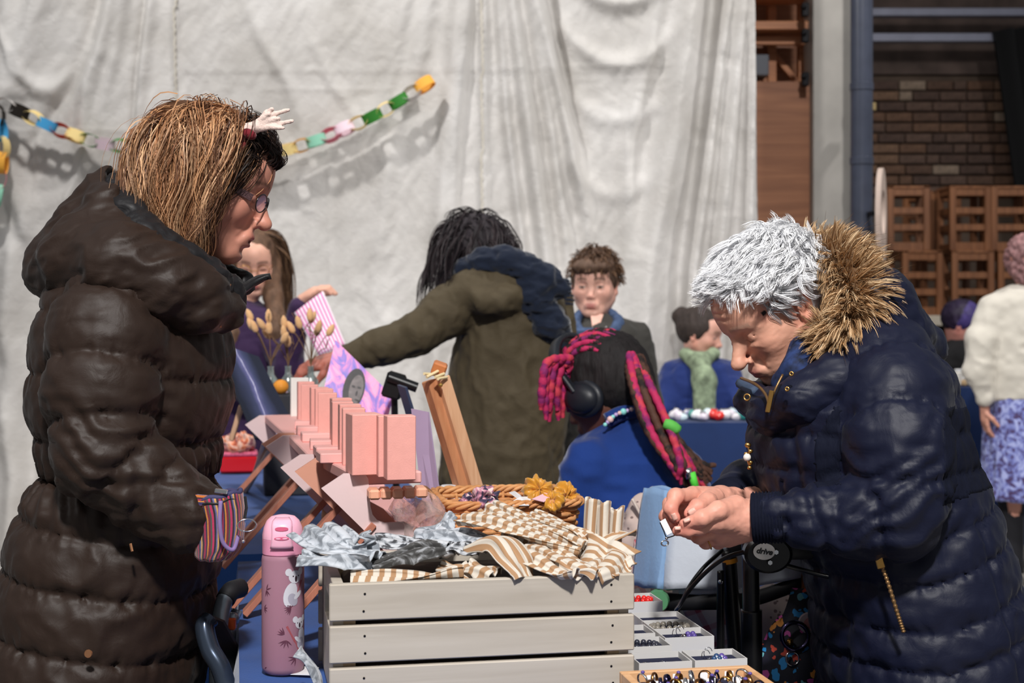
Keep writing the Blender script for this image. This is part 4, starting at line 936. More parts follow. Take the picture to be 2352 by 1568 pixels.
# dark glossy board with pale streak
m_night, nt, b_ = newmat('night_sky_print'); at = N(nt, 'ShaderNodeAttribute', attribute_name='pat'); sp = N(nt, 'ShaderNodeSeparateXYZ'); nt.links.new(at.outputs['Vector'], sp.inputs[0])
nz = N(nt, 'ShaderNodeTexNoise', i_Scale=3., i_Detail=5.); nt.links.new(at.outputs['Vector'], nz.inputs['Vector'])
ma = N(nt, 'ShaderNodeMath', operation='MULTIPLY_ADD'); ma.inputs[1].default_value = .25; nt.links.new(nz.outputs[0], ma.inputs[0]); nt.links.new(sp.outputs[1], ma.inputs[2])
cr = N(nt, 'ShaderNodeValToRGB'); el = cr.color_ramp.elements; el[0].position = .2; el[0].color = (*lin((34, 38, 52)), 1); el[1].position = .9; el[1].color = (*lin((40, 44, 60)), 1)
for p_, c_ in ((.48, (64, 70, 100)), (.585, (110, 110, 160)), (.6, (226, 226, 250)), (.615, (104, 104, 150)), (.72, (70, 76, 110))): e = el.new(p_); e.color = (*lin(c_), 1)
nt.links.new(ma.outputs[0], cr.inputs[0]); nt.links.new(cr.outputs[0], b_.inputs['Base Color']); b_.inputs['Roughness'].default_value = .25
Q4 = [W(490, 788, 3.56), W(592, 822, 3.62), W(690, 1010, 3.50), W(585, 1010, 3.44)]
nb = thing('night_sky_board', 'dark glossy night-sky board with a pale streak leaning on a small easel', 'painting', (Q4[3]*.5+Q4[2]*.5)*np.array([1, 1, 0])+np.array([0, 0, ZT]))
for i in range(g):
    for j in range(g):
        s_, t_ = i/(g-1), j/(g-1); Pg[i, j] = (1-s_)*((1-t_)*Q4[0]+t_*Q4[1])+s_*((1-t_)*Q4[3]+t_*Q4[2]); UV[i, j] = (s_, t_)
o = MB().grid(Pg).build('board', m_night, nb, uv=UV.reshape(-1, 2)); md_ = o.modifiers.new('t', 'SOLIDIFY'); md_.thickness = .006
for a_, b2 in (((555, 930), (532, 1010)), ((640, 1000), (563, 1130)), ((612, 1010), (585, 1090))):
    da = 3.58; db = (CZ-ZT)*F/max(b2[1]-HY, 1) if b2[1] > 1080 else 3.6
    MB().beam(W(*a_, da), W(*b2, min(db, 4.2)), .012, .018, (0, 1, 0), .002).build('easel_leg', m_easel2, nb)
# thin navy board, black clamp handle
m_nav = M('navy_board', (52, 60, 84), .35)
leaner('navy_board', [W(912, 884, 2.92), W(930, 890, 2.90), W(1052, 1285, 2.90), W(1030, 1285, 2.92)], .006, m_nav, 'narrow navy board leaning behind the lilac card', 'board')
m_blk = M('black_plastic', (16, 16, 18), .35)
hd = thing('clamp_stand', 'black clamp stand with a stubby handle behind the painting', 'clamp', (W(900, 0, 3.3)[0], 3.3, ZT))
MB().tube([W(893, 866, 3.25), W(958, 890, 3.25)], .012, 10).build('handle', m_blk, hd, smooth=True); MB().box(W(905, 885, 3.27), (.022, .02, .03), roty(.3), .005).build('head', m_blk, hd); MB().tube([W(905, 890, 3.28), W(912, 1215, 3.3)], .008, 8).build('stem', m_blk, hd)
# --- small goods bottle, riser and vases further back
vb = thing('pump_bottle', 'small white capped bottle with dark base beside the basket', 'bottle', W(1030, 1230, 2.60)*np.array([1, 1, 0])+np.array([0, 0, ZT]))
pv = W(1030, 0, 2.60); pv[2] = ZT
MB().lathe([(0, 0), (.026, 0), (.027, 0.0924), (.027, 0.1218)], pv, 24).build('bottle_body', m_blk, vb, smooth=True); MB().lathe([(.027, 0.1218), (.028, 0.1344), (.026, 0.1596), (.015, 0.1722), (0, 0.1722)], pv, 24).build('shoulder', m_whitecard, vb, smooth=True); MB().lathe([(.014, 0.1705), (.0145, 0.1730), (.0145, 0.1865), (.013, 0.1882), (0, 0.1882)], pv, 24).build('cap', m_whitecard, vb, smooth=True)
m_char = M('charcoal_box', (44, 44, 50), .7)
zr_ = W(0, 905, 3.95)[2]
rz0 = MB().box((W(692, 0, 4.05)[0], 4.05, (ZT+zr_)/2), (.105, .12, (zr_-ZT)/2), RT, .004).build('display_riser', m_char); tag(rz0, 'dark box riser on the blue cloth carrying the bud vases', 'riser')
m_vgl = M('vase_glass', (206, 220, 220), .08, trans=.85, ior=1.4); m_stem = M('dry_stem', (120, 92, 66), .8); m_tail = M('bunny_tail', (226, 178, 128), .95, bump=.6, bscale=200, sheen=.4)
def vase(px, d, kind, label, seed):
    r = random.Random(seed); c = XD(px, d); c[2] = zr_+.001; t = thing('bud_vase', label, 'vase', c)
    h = .075; MB().lathe([(0, 0), (.018, 0), (.021, .006), (.021, .035), (.009, .052), (.008, .07), (.010, .075), (.0085, .075), (.0065, .068), (.0075, .053), (.018, .034), (.018, .008), (0, .006)], c, 20).build('glass_body', m_vgl, t, smooth=True)
    for k in range(9):
        tip = c+np.array([r.uniform(-.07, .07), r.uniform(-.04, .04), .10+r.uniform(.02, .115)]); mid = c+np.array([0, 0, .08])
        MB().tube(spline([c+(0, 0, .012), mid, mid*.4+tip*.6+np.array([0, 0, .01]), tip], 9), .0013, 5).build('dried_stem', m_stem, t)
        if k < 6:
            dr = tip-mid; dr /= np.linalg.norm(dr); MB().lathe([(.001, 0), (.008, .006), (.010, .016), (.008, .030), (.002, .040)], tip-dr*.012, 10, axis=dr).build('bunny_tail', m_tail, t, smooth='all')
        else:
            for q in range(3): MB().tube([tip, tip+np.array([r.uniform(-.02, .02), 0, r.uniform(.01, .03)])], .001, 4).build('twig', m_stem, t)
vase(622, 3.99, 0, 'clear bud vase with dried bunny tails near the dark board', 11); vase(662, 4.02, 0, 'clear bud vase with dried bunny tails between two others', 23); vase(714, 4.0, 0, 'clear bud vase with dried bunny tails below the striped bag', 37)
o = MB().ball(XD(645, 3.95)*np.array([1, 1, 0])+np.array([0, 0, zr_+.021]), (.022, .022, .020), 16, 10).build('dried_orange', M('dried_orange', (232, 150, 48), .6, bump=.4, bscale=70)); tag(o, 'small dried orange between the bud vases', 'orange')
hs = thing('house_ornament', 'tiny white house ornament with a red roof beside the vases', 'ornament', XD(690, 3.97)*np.array([1, 1, 0])+np.array([0, 0, zr_]))
p = XD(690, 3.97); p[2] = zr_; MB().box(p+(0, 0, .015), (.018, .014, .015)).build('house_wall', m_whitecard, hs); MB().prism([p+(-.021, -.016, .03), p+(.021, -.016, .03), p+(0, -.016, .05)], 0, 0, (0, .032, 0)).build('house_roof', M('roof_red', (196, 52, 36), .6), hs)
m_red = M('red_tin', (206, 14, 26), .35, coat=.4)
rt = XD(548, 4.52); rt[2] = ZT+.002
bx_ = thing('red_tin', 'bright red tin box standing on the blue cloth', 'tin', rt)
MB().box(rt+(0, 0, .026), (.058, .05, .025), RT, .005).build('tin_body', m_red, bx_); MB().box(rt+(0, 0, .058), (.059, .051, .0065), RT, .004).build('tin_lid', M('pink_tin_lid', (214, 96, 126), .45, var=.3, vscale=120), bx_)
m_ikat = pattern('rust_floral', [(0, (96, 40, 38)), (.42, (150, 60, 44)), (.5, (220, 120, 70)), (.57, (230, 190, 170)), (.65, (120, 60, 70))], 'n', 45, .7, False, .6)
scrunchie(rt+(0, -.002, .088), .032, .022, (0, -.2, 1), m_ikat, 'rust patterned fabric scrunchie resting on the red tin', 3)
sp_ = W(592, 1500, 2.05)*np.array([1, 1, 0]); 
card('paper_slip', [TP(.04, .03, ZT+.003), TP(.10, .01, ZT+.003), TP(.11, .05, ZT+.003), TP(.05, .07, ZT+.006)], .0012, m_whitecard, 'white paper slip lying by the pink bottle', 'paper')
# --- white jewellery boxes
m_wb = M('white_jewel_box', (206, 204, 202), .6); m_pad = M('navy_foam', (26, 30, 58), .95); m_silver = M('silver', (220, 220, 222), .18, metal=1.); m_pearl = M('grey_pearl', (128, 122, 112), .15, spec=.8, coat=.6); m_viol = M('violet_bead', (92, 76, 150), .15, coat=.5); m_teal = M('teal_bead', (40, 70, 110), .15, coat=.5); m_redb = M('red_bead', (222, 30, 24), .2, coat=.5)
GJ = 'open white jewellery boxes along the table edge'
def jbox(ur, vf, label, w=.074, dp_=.058, h=.035):
    c = TP(ur-w, vf); t = thing('jewellery_box', label, 'box', c, TA, GJ); th = .0016
    mb = MB().box((w/2, th/2, h/2), (w/2, th/2, h/2)).box((w/2, dp_-th/2, h/2), (w/2, th/2, h/2)).box((th/2, dp_/2, h/2), (th/2, dp_/2-th, h/2)).box((w-th/2, dp_/2, h/2), (th/2, dp_/2-th, h/2)).box((w/2, dp_/2, .001), (w/2-th, dp_/2-th, .001))
    mb.build('box_shell', m_wb, t, False); MB().box((w/2, dp_/2, .0145), (w/2-th-.001, dp_/2-th-.001, .0125)).build('foam_pad', m_pad, t, False)
    return c
def inb(c, x, y, z): return c+RT @ np.array([x, y, z])
def earring(c, x, y, cols, label):
    e0 = inb(c, x, y, .0275); t = thing('drop_earring', label, 'earring', e0, 0, 'earrings in the white boxes')
    a = np.linspace(.3, 5.2, 20); MB().tube([e0+RT @ np.array([.006*math.cos(q), .0, .0085+.008*math.sin(q)]) for q in a], .0006, 5).build('ear_hook', m_silver, t)
    for k, m_ in enumerate(cols): MB().ball(e0+RT @ np.array([.012+k*.0075, 0, .0035]), .0042, 12, 8).build('bead', m_, t, smooth='all')
    MB().tube([e0+RT @ np.array([.004, 0, .001]), e0+RT @ np.array([.010, 0, .003])], .0008, 5).build('wire', m_silver, t)
def bracelet(c, x, y, rx, ry, n, r, mat, label):
    t = thing('bead_bracelet', label, 'bracelet', inb(c, x, y, .0275)); 
    for k in range(n):
        q = k*2*PI/n; MB().ball(inb(c, x+rx*math.cos(q), y+ry*math.sin(q), .0270+r), r, 10, 7).build('bead', mat, t, smooth='all')
c = jbox(.675, -.136, 'open white jewellery box with teal bead earrings, next to the wooden tray'); earring(c, .022, .020, [m_teal, m_teal, m_viol], 'teal beaded drop earring by the white label'); earring(c, .030, .034, [m_teal, m_viol], 'second teal beaded drop earring behind the first')
card('price_label', [inb(c, .034, .012, .0275), inb(c, .052, .012, .0275), inb(c, .050, .022, .034), inb(c, .036, .022, .034)], .0005, m_whitecard, 'tiny white price label on the teal earrings', 'label')
c = jbox(.597, -.136, 'open white jewellery box with a silver chain, next to the wooden tray'); t = thing('silver_chain', 'fine silver chain lying on navy foam', 'chain', inb(c, .03, .03, .0275))
for k in range(22): MB().torus(inb(c, .012+k*.0022, .022+.006*math.sin(k*.6), .0280), .0018, .0005, RT @ np.array([math.sin(k*1.6), .3, math.cos(k*1.6)]), 8, 4).build('chain_link', m_silver, t)
c = jbox(.675, 0., 'open white jewellery box with violet bead earrings'); earring(c, .024, .022, [m_silver, m_viol, m_viol], 'violet beaded drop earring'); earring(c, .034, .036, [m_viol, m_viol], 'second violet beaded drop earring behind the first')
c = jbox(.597, -.045, 'open white jewellery box with a charcoal bead bracelet'); bracelet(c, .036, .028, .024, .016, 16, .0042, M('charcoal_bead', (52, 54, 66), .25, coat=.4), 'charcoal bead bracelet in a white box')
c = jbox(.597, .035, 'open white jewellery box holding only navy foam beside the violet earrings')
c = jbox(.675, .0585, 'open white jewellery box with a pearly grey bead bracelet'); bracelet(c, .034, .029, .028, .016, 18, .0046, m_pearl, 'pearly grey bead bracelet in a white box')
c = jbox(.675, .118, 'open white jewellery box with a plain dark pad behind the pearl bracelet')
c = jbox(.676, .256, 'open white jewellery box with red beads at the far end of the row', .09, .07); bracelet(c, .058, .034, .022, .014, 14, .0046, m_redb, 'glossy red bead bracelet in a white box')
# --- wooden ring tray
m_tray = wood('tray_wood', (206, 156, 110), (228, 182, 138), 0, .8)
tw, td = .175, .22; tc0 = TP(.656-tw, -.19-td); tr = thing('ring_tray', 'pale wooden tray full of finger rings on navy felt', 'tray', tc0, TA)
for nm_, cc, hh_ in (('tray_side', (tw/2, .005, .020), (tw/2, .005, .020)), ('tray_side', (tw/2, td-.005, .020), (tw/2, .005, .020)), ('tray_side', (.005, td/2, .020), (.005, td/2-.010, .020)), ('tray_side', (tw-.005, td/2, .020), (.005, td/2-.010, .020)), ('tray_base', (tw/2, td/2, .003), (tw/2-.01, td/2-.01, .003))):
    MB().box(cc, hh_, bev=.001).build(nm_, m_tray, tr, False)
MB().box((tw/2, td/2, .0165), (tw/2-.0105, td/2-.0105, .0105)).build('felt_pad', m_pad, tr, False)
m_gold = M('gold', (214, 160, 84), .22, metal=1.); m_gun = M('gunmetal', (84, 78, 110), .2, metal=1.); m_bronze = M('bronze', (150, 104, 64), .28, metal=1.)
rr = random.Random(5); RM = [(m_silver, 'silver'), (m_gold, 'gold'), (m_gun, 'dark violet steel'), (m_bronze, 'bronze')]
for row in range(3):
    for k in range(9):
        x = .022+k*.0165+rr.uniform(-.002, .002); y = td-.032-row*.030+rr.uniform(-.003, .003); mt, nm_ = RM[(k*7+row*3) % 4]
        R_ = rr.uniform(.0075, .0095); ax2 = RT @ np.array([rr.uniform(.5, 1), rr.uniform(-.9, .9), rr.uniform(0, .25)]); pr_ = rr.uniform(.0016, .0034)
        p = tc0+RT @ np.array([x, y, .0255+R_])
        t = thing('finger_ring', '%s finger ring standing in the wooden tray on navy felt' % nm_, 'ring', p-(0, 0, R_), 0, 'finger rings in the wooden tray')
        MB().torus(p, R_, .0011, ax2, 22, 8, flat=pr_/.0011).build('band', mt, t, smooth='all')
        if (k+row) % 3 == 0: MB().ball(p+(0, 0, R_+.0015), (.0028, .0028, .0022), 10, 6).build('stone', [m_viol, m_teal, m_pearl][(k+row) % 3 if (k+row) % 3 < 3 else 0], t, smooth='all')
    for k in range(4): 
        x = .03+k*.035; y = td-.020-row*.030; p = tc0+RT @ np.array([x, y, .0272])
        card('price_label', [p, p+RT @ np.array([.012, 0, 0]), p+RT @ np.array([.014, .004, .010]), p+RT @ np.array([.002, .004, .010])], .0004, m_whitecard, 'tiny white price label between the finger rings', 'label')['group'] = 'price labels in the ring tray'
# --- folding chair frame at the lower left, beside the table
m_alu = M('grey_tube', (150, 162, 172), .25, metal=.5); m_alud = M('dark_tube', (70, 80, 96), .2, metal=.7); m_rub = M('black_rubber', (22, 22, 26), .6); m_or = M('orange_button', (226, 92, 30), .4)
fc = thing('folding_chair', 'folded grey tube chair with black panel leaning beside the blue cloth', 'chair', (W(520, 0, 2.2)[0], 2.2, 0))
a = spline([W(552, 1352, 2.25), W(525, 1362, 2.22), W(510, 1400, 2.2), W(502, 1470, 2.18), W(500, 1650, 2.16), W(498, 2400, 2.15)], 50); a[-1, 2] = .0
MB().tube(a, .0135, 12).build('rear_tube', m_alu, fc, smooth='all')
MB().tube(spline([W(552, 1350, 2.25), W(530, 1358, 2.225), W(517, 1378, 2.21)], 12), .0155, 12).build('grip', m_rub, fc, smooth='all')
a = spline([W(482, 1422, 2.10), W(470, 1440, 2.09), W(482, 1490, 2.08), W(515, 1560, 2.07), W(545, 1750, 2.06), W(545, 2600, 2.1)], 50); a[-1, 2] = .0
MB().tube(a, .0145, 12).build('front_tube', m_alud, fc, smooth='all')
MB().tube(spline([W(545, 1400, 2.26), W(530, 1450, 2.25), W(528, 1600, 2.24), W(530, 2300, 2.25)], 20), .009, 8).build('rear_tube', m_alu, fc, smooth='all')
q = [W(488, 1418, 2.13), W(512, 1428, 2.15), W(552, 1500, 2.17), W(556, 1700, 2.17), W(520, 1700, 2.13), W(500, 1520, 2.11)]
MB().prism(q, 0, 0, (0, .012, 0)).build('side_panel', m_rub, fc)
MB().box(W(530, 1432, 2.2), (.008, .006, .009), None, .002).build('lock_button', m_or, fc); MB().ball(W(534, 1422, 2.21), .011).build('lock_housing', m_alu, fc, smooth='all')
# ================= people: shared builders =================
def skin_mat(name, rough=.48): return M(name, (200, 150, 130), rough, sss=.12, bump=.12, bscale=420, bdist=.0012, attr=True, spec=.4)
m_skin = skin_mat('skin')
m_hairm = M('hair_strands', (120, 90, 60), .5, attr=True, spec=.32)
def head_axes(yaw, pitch, roll=0):
    """columns: forward, left, up in room axes; yaw 0 faces +X, positive pitch looks down"""
    return rotz(yaw) @ roty(pitch) @ rotx(roll)
def head(center, R, neck_to, s=1., vox=.0028, skin=(206, 152, 132), old=False, man=False, nose=1., jaw=1., mouth=0., ears=True, lips=(176, 96, 92), brow=(92, 66, 50), eyes='open', iris=(60, 46, 38), neck_r=.05, blush=.10, neck_r2=None, lip=1.):
    g = SDF((-.125, -.1, -.20), (.145, .1, .145), vox/s)
    e = g.ell; c = g.cone
    e((-.014, 0, .030), (.098, .075, .088)); e((.030, 0, -.018), (.060, .058, .084), k=.03)
    e((.055, 0, .045), (.040, .052, .045), k=.03)
    for q in (-1, 1):
        c((.005, q*.050, -.045), (.066, q*.016, -.092*jaw), .024, .019, .03)
        e((.052, q*.040, -.022), (.028, .024, .024), k=.025)
        c((.082, q*.010, .024), (.064, q*.046, .022), .0105, .009, .014)
        e((.093, q*.031, .003), (.013, .017, .0105), k=.014, mode='s')
        e((.0715, q*.0315, .0015), (.0150, .0165, .0135), k=.004)
    e((.072, 0, -.090*jaw), (.020, .020, .017), k=.018)
    c((.084, 0, .012), (.1035*(.5+.5*nose), 0, -.030), .0075, .0105*nose, .012); e((.105*(.4+.6*nose), 0, -.031), (.011*nose, .011*nose, .0095*nose), k=.006)
    for q in (-1, 1):
        e((.094, q*.0125*nose, -.036), (.0105, .0075, .0075), k=.006); e((.098, q*.0065, -.0425), (.006, .0035, .0035), k=.002, mode='s')
    op = mouth
    e((.083, 0, -.062), (.018, .030, .020), k=.012)
    e((.0945-.004*(1-lip), 0, -.0595), (.0095*lip, .020, .0058*lip), k=.005); e((.0925-.004*(1-lip), 0, -.0705-op*.014), (.0095*lip, .017, .0066*lip), k=.005)
    if op: e((.098, 0, -.065-op*.006), (.020, .015, .0015+.006*op), k=.003, mode='s')
    else: c((.1045, -.020, -.0650), (.1045, .020, -.0650), .0016, .0016, .003, 's')
    e((.094, 0, -.081-op*.012), (.010, .018, .006), k=.008, mode='s')
    for q in (-1, 1):
        c((.094, q*.0165, -.036), (.082, q*.031, -.066), .0016 if not old else .0028, .0012 if not old else .003, .010, 's')
        c((.0875, q*.021, -.010), (.078, q*.041, -.012), .0012, .001, .008, 's')
        c((.0865, q*.018, .006), (.078, q*.044, .004), .0009, .0009, .003, 's') if eyes != 'x' else None
    if old:
        for q in (-1, 1):
            e((.058, q*.036, -.064), (.022, .014, .024), k=.02); c((.076, q*.024, -.072), (.064, q*.030, -.094), .0022, .002, .008, 's')
            e((.082, q*.030, -.013), (.008, .015, .005), k=.006)
            for j in range(4): c((.066-.006*j, q*(.050+.002*j), -.030-.012*j), (.040-.01*j, q*.0575, -.050-.016*j), .0013, .001, .006, 's')
            for j in range(3): c((.068, q*.049, .006-.006*j), (.055, q*.058, .014-.011*j), .0010, .0008, .004, 's')
        for j in range(3): c((.0945-.003*j, -.032, .048+.012*j), (.0945-.003*j, .032, .048+.012*j), .001, .001, .006, 's')
    if ears:
        for q in (-1, 1):
            Re = rotx(q*-.18) @ roty(-.18) @ rotz(q*.35)
            e((-.012, q*.0775, -.002), (.019, .0085, .031), Re, k=.006); e((-.009, q*.0845, .001), (.0125, .0075, .0215), Re, k=.004, mode='s'); e((-.006, q*.080, -.003), (.006, .004, .008), Re, k=.004); e((-.005, q*.077, -.026), (.008, .006, .009), k=.006)
    nt_ = R.T @ ((np.asarray(neck_to)-center)/s); nt_ = nt_*min(1, .19/np.linalg.norm(nt_)) if np.linalg.norm(nt_) > .19 else nt_
    c((-.020, 0, -.050), nt_, neck_r, neck_r2 or neck_r*1.05, .03)
    P, Q = g.mesh(); P = relax(P, Q, 1, .35)
    if old: 
        n = vnormals(P, Q); P = P+n*(.0007*fbm(P*np.array([60, 60, 160]), 3, 8)*(P[:, 2] < .03))[:, None]
    sk = np.array(lin(skin)); C = np.tile(sk, (len(P), 1)); x, y, z = P.T; ay = np.abs(y)
    C *= (1+.10*fbm(P*45, 3, 2))[:, None]
    red = np.array([1.06, .72, .70])
    def mixc(w, col): nonlocal C; w = np.clip(w, 0, 1)[:, None]; C = C*(1-w)+np.asarray(col)*w
    w = blush*4*(np.exp(-((x-.06)/.03)**2-((ay-.04)/.02)**2-((z+.025)/.025)**2)+.8*np.exp(-((x-.105)/.015)**2-(y/.016)**2-((z+.032)/.014)**2)+.7*(ay > .070)*(np.abs(x+.01) < .03))
    C *= (1+np.clip(w, 0, 1)[:, None]*(red-1))
    mixc((np.exp(-(((z+.060)/(.0062*lip))**2+(y/.0185)**4))*(x > .082)+np.exp(-(((z+.0695+op*.014)/(.0070*lip))**2+(y/.0165)**4))*(x > .084))*.85, lin(lips))
    if op: mixc(np.exp(-((z+.065+op*.006)/(.002+.004*op))**2-(y/.015)**4)*(x > .075)*(x < .098), lin((60, 24, 24)))
    mixc(.85*np.exp(-((z-.0235-.006*np.cos((ay-.03)*60))/.0042)**2)*(ay > .012)*(ay < .050)*(x > .055), lin(brow))
    ex = np.exp(-((ay-.0315)/.0135)**4)*(x > .070)
    if eyes == 'open':
        lid = ((ay-.0315)/.0120)**2+((z+.0005)/.0036)**2; m = (lid < 1)*(x > .074); mixc(m*.85, lin((196, 184, 178)))
        mixc(m*(((ay-.0315)/.0066)**2+((z-.0005)/.0066)**2 < 1), lin(iris)); mixc(np.exp(-((lid-1.05)/.28)**2)*(z > -.002)*(x > .070)*.9, lin((40, 28, 24)))
    else: mixc(np.exp(-((z+.0050-.18*(ay-.0315)**2/.0135)/.0016)**2)*ex*.85, lin((58, 36, 32)))
    return center+(P*s) @ R.T, Q, C
def join_parts(parts):
    V = []; Fq = []; C = []; n = 0
    for P, Q, c in parts: V.append(P); Fq.append(Q+n); C.append(np.broadcast_to(c, (len(P), 3))); n += len(P)
    return np.vstack(V), np.vstack(Fq), np.vstack(C)
def limbs(chains, vox=.017, k=.03, skin=(206, 152, 132), ells=()):
    """coarse covered body: torso, hips, limbs"""
    pts = np.vstack([np.asarray(c[0], float) for c in chains]); rm = max(max(c[1]) for c in chains)+.03
    g = SDF(pts.min(0)-rm, pts.max(0)+rm, vox)
    for p, r in chains: g.chain(p, r, k)
    for c_, r_ in ells: g.ell(c_, r_, k=k)
    P, Q = g.mesh(); return P, Q, np.array(lin(skin))
def cloth_obj(name, g, mat, parent, wr=0., wscale=(30, 30, 30), wseed=1, it=1, col=None, fn=None, label=None):
    P, Q = g.mesh(); P = relax(P, Q, it, .4) if it else P
    if wr:
        n = vnormals(P, Q); d = wr*(1-2*np.abs(fbm(P*np.asarray(wscale), 3, wseed)))
        P = P+n*d[:, None]
    if fn: P = fn(P, Q)
    return meshobj(name, P, Q, mat, parent, smooth=True, label=label, col=col(P) if col else None)
def nylon(name, col, rough=.6, b=.15): 
    if name in _MC: return _MC[name]
    m, nt, bs = newmat(name); tc = N(nt, 'ShaderNodeTexCoord'); bs.inputs['Base Color'].default_value = (*lin(col), 1); bs.inputs['Roughness'].default_value = rough; bs.inputs['Specular IOR Level'].default_value = .27; bs.inputs['Sheen Weight'].default_value = .03; bs.inputs['Sheen Roughness'].default_value = .35
    n1 = N(nt, 'ShaderNodeTexNoise', i_Scale=22., i_Detail=3., i_Distortion=1.4); n2 = N(nt, 'ShaderNodeTexNoise', i_Scale=900., i_Detail=2.)
    for n_ in (n1, n2): nt.links.new(tc.outputs['Object'], n_.inputs['Vector'])
    b1 = N(nt, 'ShaderNodeBump'); b1.inputs['Strength'].default_value = b; b1.inputs['Distance'].default_value = .012; nt.links.new(n1.outputs[0], b1.inputs['Height'])
    b2 = N(nt, 'ShaderNodeBump'); b2.inputs['Strength'].default_value = .12; b2.inputs['Distance'].default_value = .001; nt.links.new(n2.outputs[0], b2.inputs['Height']); nt.links.new(b1.outputs[0], b2.inputs['Normal']); nt.links.new(b2.outputs[0], bs.inputs['Normal'])
    _MC[name] = m; return m
def hair_sim(c, r, R, roots, L, m=14, grav=(0, 0, -1), gw=.35, flow=None, fw=.3, off=(.02, .16), wave=.004, wfreq=22., seed=0, lift=.35, noise=.25, inertia=.7, coh=False):
    """strands grown from an ellipsoidal scalp; roots: unit directions in head axes"""
    rg = np.random.default_rng(seed); n = len(roots); c = np.asarray(c, float); r = np.asarray(r, float); g = R.T @ np.asarray(grav, float)
    p = roots*r; v = roots*lift+rg.normal(0, noise, (n, 3)); v /= np.linalg.norm(v, axis=1, keepdims=True); of = rg.uniform(*off, n)
    Lr = np.broadcast_to(np.asarray(L, float), (n,))*rg.uniform(.75, 1.1, n); ds = (Lr/(m-1))[:, None]; out = np.zeros((n, m, 3)); out[:, 0] = p
    side = np.cross(roots, (g if coh else rg.normal(0, 1, (n, 3)))); side /= np.maximum(np.linalg.norm(side, axis=1, keepdims=True), 1e-6); ph = 4*vnoise(roots*2.6, seed)+rg.uniform(0, .9, n) if coh else rg.uniform(0, .8, n)+np.floor(rg.uniform(0, 6, n)); 
    for i in range(1, m):
        f = flow(p, i/(m-1)) if flow is not None else 0
        v = inertia*v+gw*g+fw*f; v /= np.maximum(np.linalg.norm(v, axis=1, keepdims=True), 1e-6); p = p+v*ds
        q = np.linalg.norm(p/r, axis=1); lim = 1+of*min(1, i/3); ins = q < lim; p[ins] *= (lim[ins]/q[ins])[:, None]
        out[:, i] = p
    for _ in range(3): out[:, 1:-1] = .25*out[:, :-2]+.5*out[:, 1:-1]+.25*out[:, 2:]
    s = np.linspace(0, 1, m)
    out = out+side[:, None]*(wave*np.sin(s[None]*Lr[:, None]*wfreq*6.28+ph[:, None])*s[None])[..., None]
    return c+out @ R.T
def roots_on(n, cond, seed=0):
    rg = np.random.default_rng(seed); v = rg.normal(0, 1, (n*6, 3)); v /= np.linalg.norm(v, axis=1, keepdims=True); v = v[cond(v)]; return v[:n]
def clump(G, k, spread, seed=0, tip=.35):
    """k strands round every guide"""
    rg = np.random.default_rng(seed); n, m = G.shape[:2]; o = rg.normal(0, spread, (n, k, 1, 3)); w = np.linspace(1, tip, m)[None, None, :, None]
    return (G[:, None]+o*w).reshape(n*k, m, 3)
def hcol(n, m, cols, seed=0, root=1., tip=1., w=None, per=1):
    if per > 1: b = hcol(n//per, m, cols, seed, root, tip, w); return np.repeat(b, per, 0)*np.random.default_rng(seed+1).uniform(.8, 1.2, (n, 1, 1))
    rg = np.random.default_rng(seed); cs = np.array([lin(c) for c in cols]); i = rg.choice(len(cols), n, p=w); j = rg.choice(len(cols), n, p=w); t = rg.uniform(0, 1, (n, 1)); b = cs[i]*t+cs[j]*(1-t)
    return b[:, None]*np.linspace(root, tip, m)[None, :, None]
m_trous = M('dark_trousers', (26, 26, 32), .85, sheen=.1); m_shoe = M('dark_shoes', (24, 20, 20), .5)
def legs_and_shoes(t, hipL, hipR, fwd, z0, mat=None, shoe=None, knee=None, r=(.085, .062, .05)):
    """trousers and shoes down to the floor"""
    fwd = np.asarray(fwd, float)
    for hp in (hipL, hipR):
        a = np.array([hp[0], hp[1], z0]); k = np.array([hp[0]+fwd[0]*.02, hp[1]+fwd[1]*.02, .47]); f = np.array([hp[0], hp[1], .07])
        pts = spline([a, k, f], 14); MB().tube(pts, np.interp(np.linspace(0, 1, 14), [0, .5, 1], r), 16).build('trouser_leg', mat or m_trous, t, smooth='all')
        s = MB().ball(f+fwd*.05+np.array([0, 0, -.025]), (.13, .048, .045), 16, 10, rotz(math.atan2(fwd[1], fwd[0]))); v, fc_ = s.raw(); v[:, 2] = np.maximum(v[:, 2], 0)
        meshobj('shoe', v, fc_, shoe or m_shoe, t, smooth=True)
def arc_param(P, pts):
    pts = np.asarray(pts, float); best = np.full(len(P), 9.); s = np.zeros(len(P)); L = 0
    for a, b in zip(pts[:-1], pts[1:]):
        ab = b-a; l = np.linalg.norm(ab); t = np.clip(((P-a)@ab)/(l*l), 0, 1); d = np.linalg.norm(P-a-t[:, None]*ab, axis=1); m = d < best; best[m] = d[m]; s[m] = L+t[m]*l; L += l
    return s, best
def seam_close(s, seams):
    se = np.sort(np.asarray(seams, float)); i = np.clip(np.searchsorted(se, s), 1, len(se)-1); u = np.clip((s-se[i-1])/(se[i]-se[i-1]), 0, 1); return 1-4*u*(1-u)
def pinch(P, close, amp=.004, f=(75, 75, 14), seed=0):
    """short gathers running away from the quilting seams"""
    n = np.abs(fbm(P*np.asarray(f, float), 2, seed)); return -amp*close**1.5*np.clip(1-2.2*n, 0, 1)-.0015*close**8
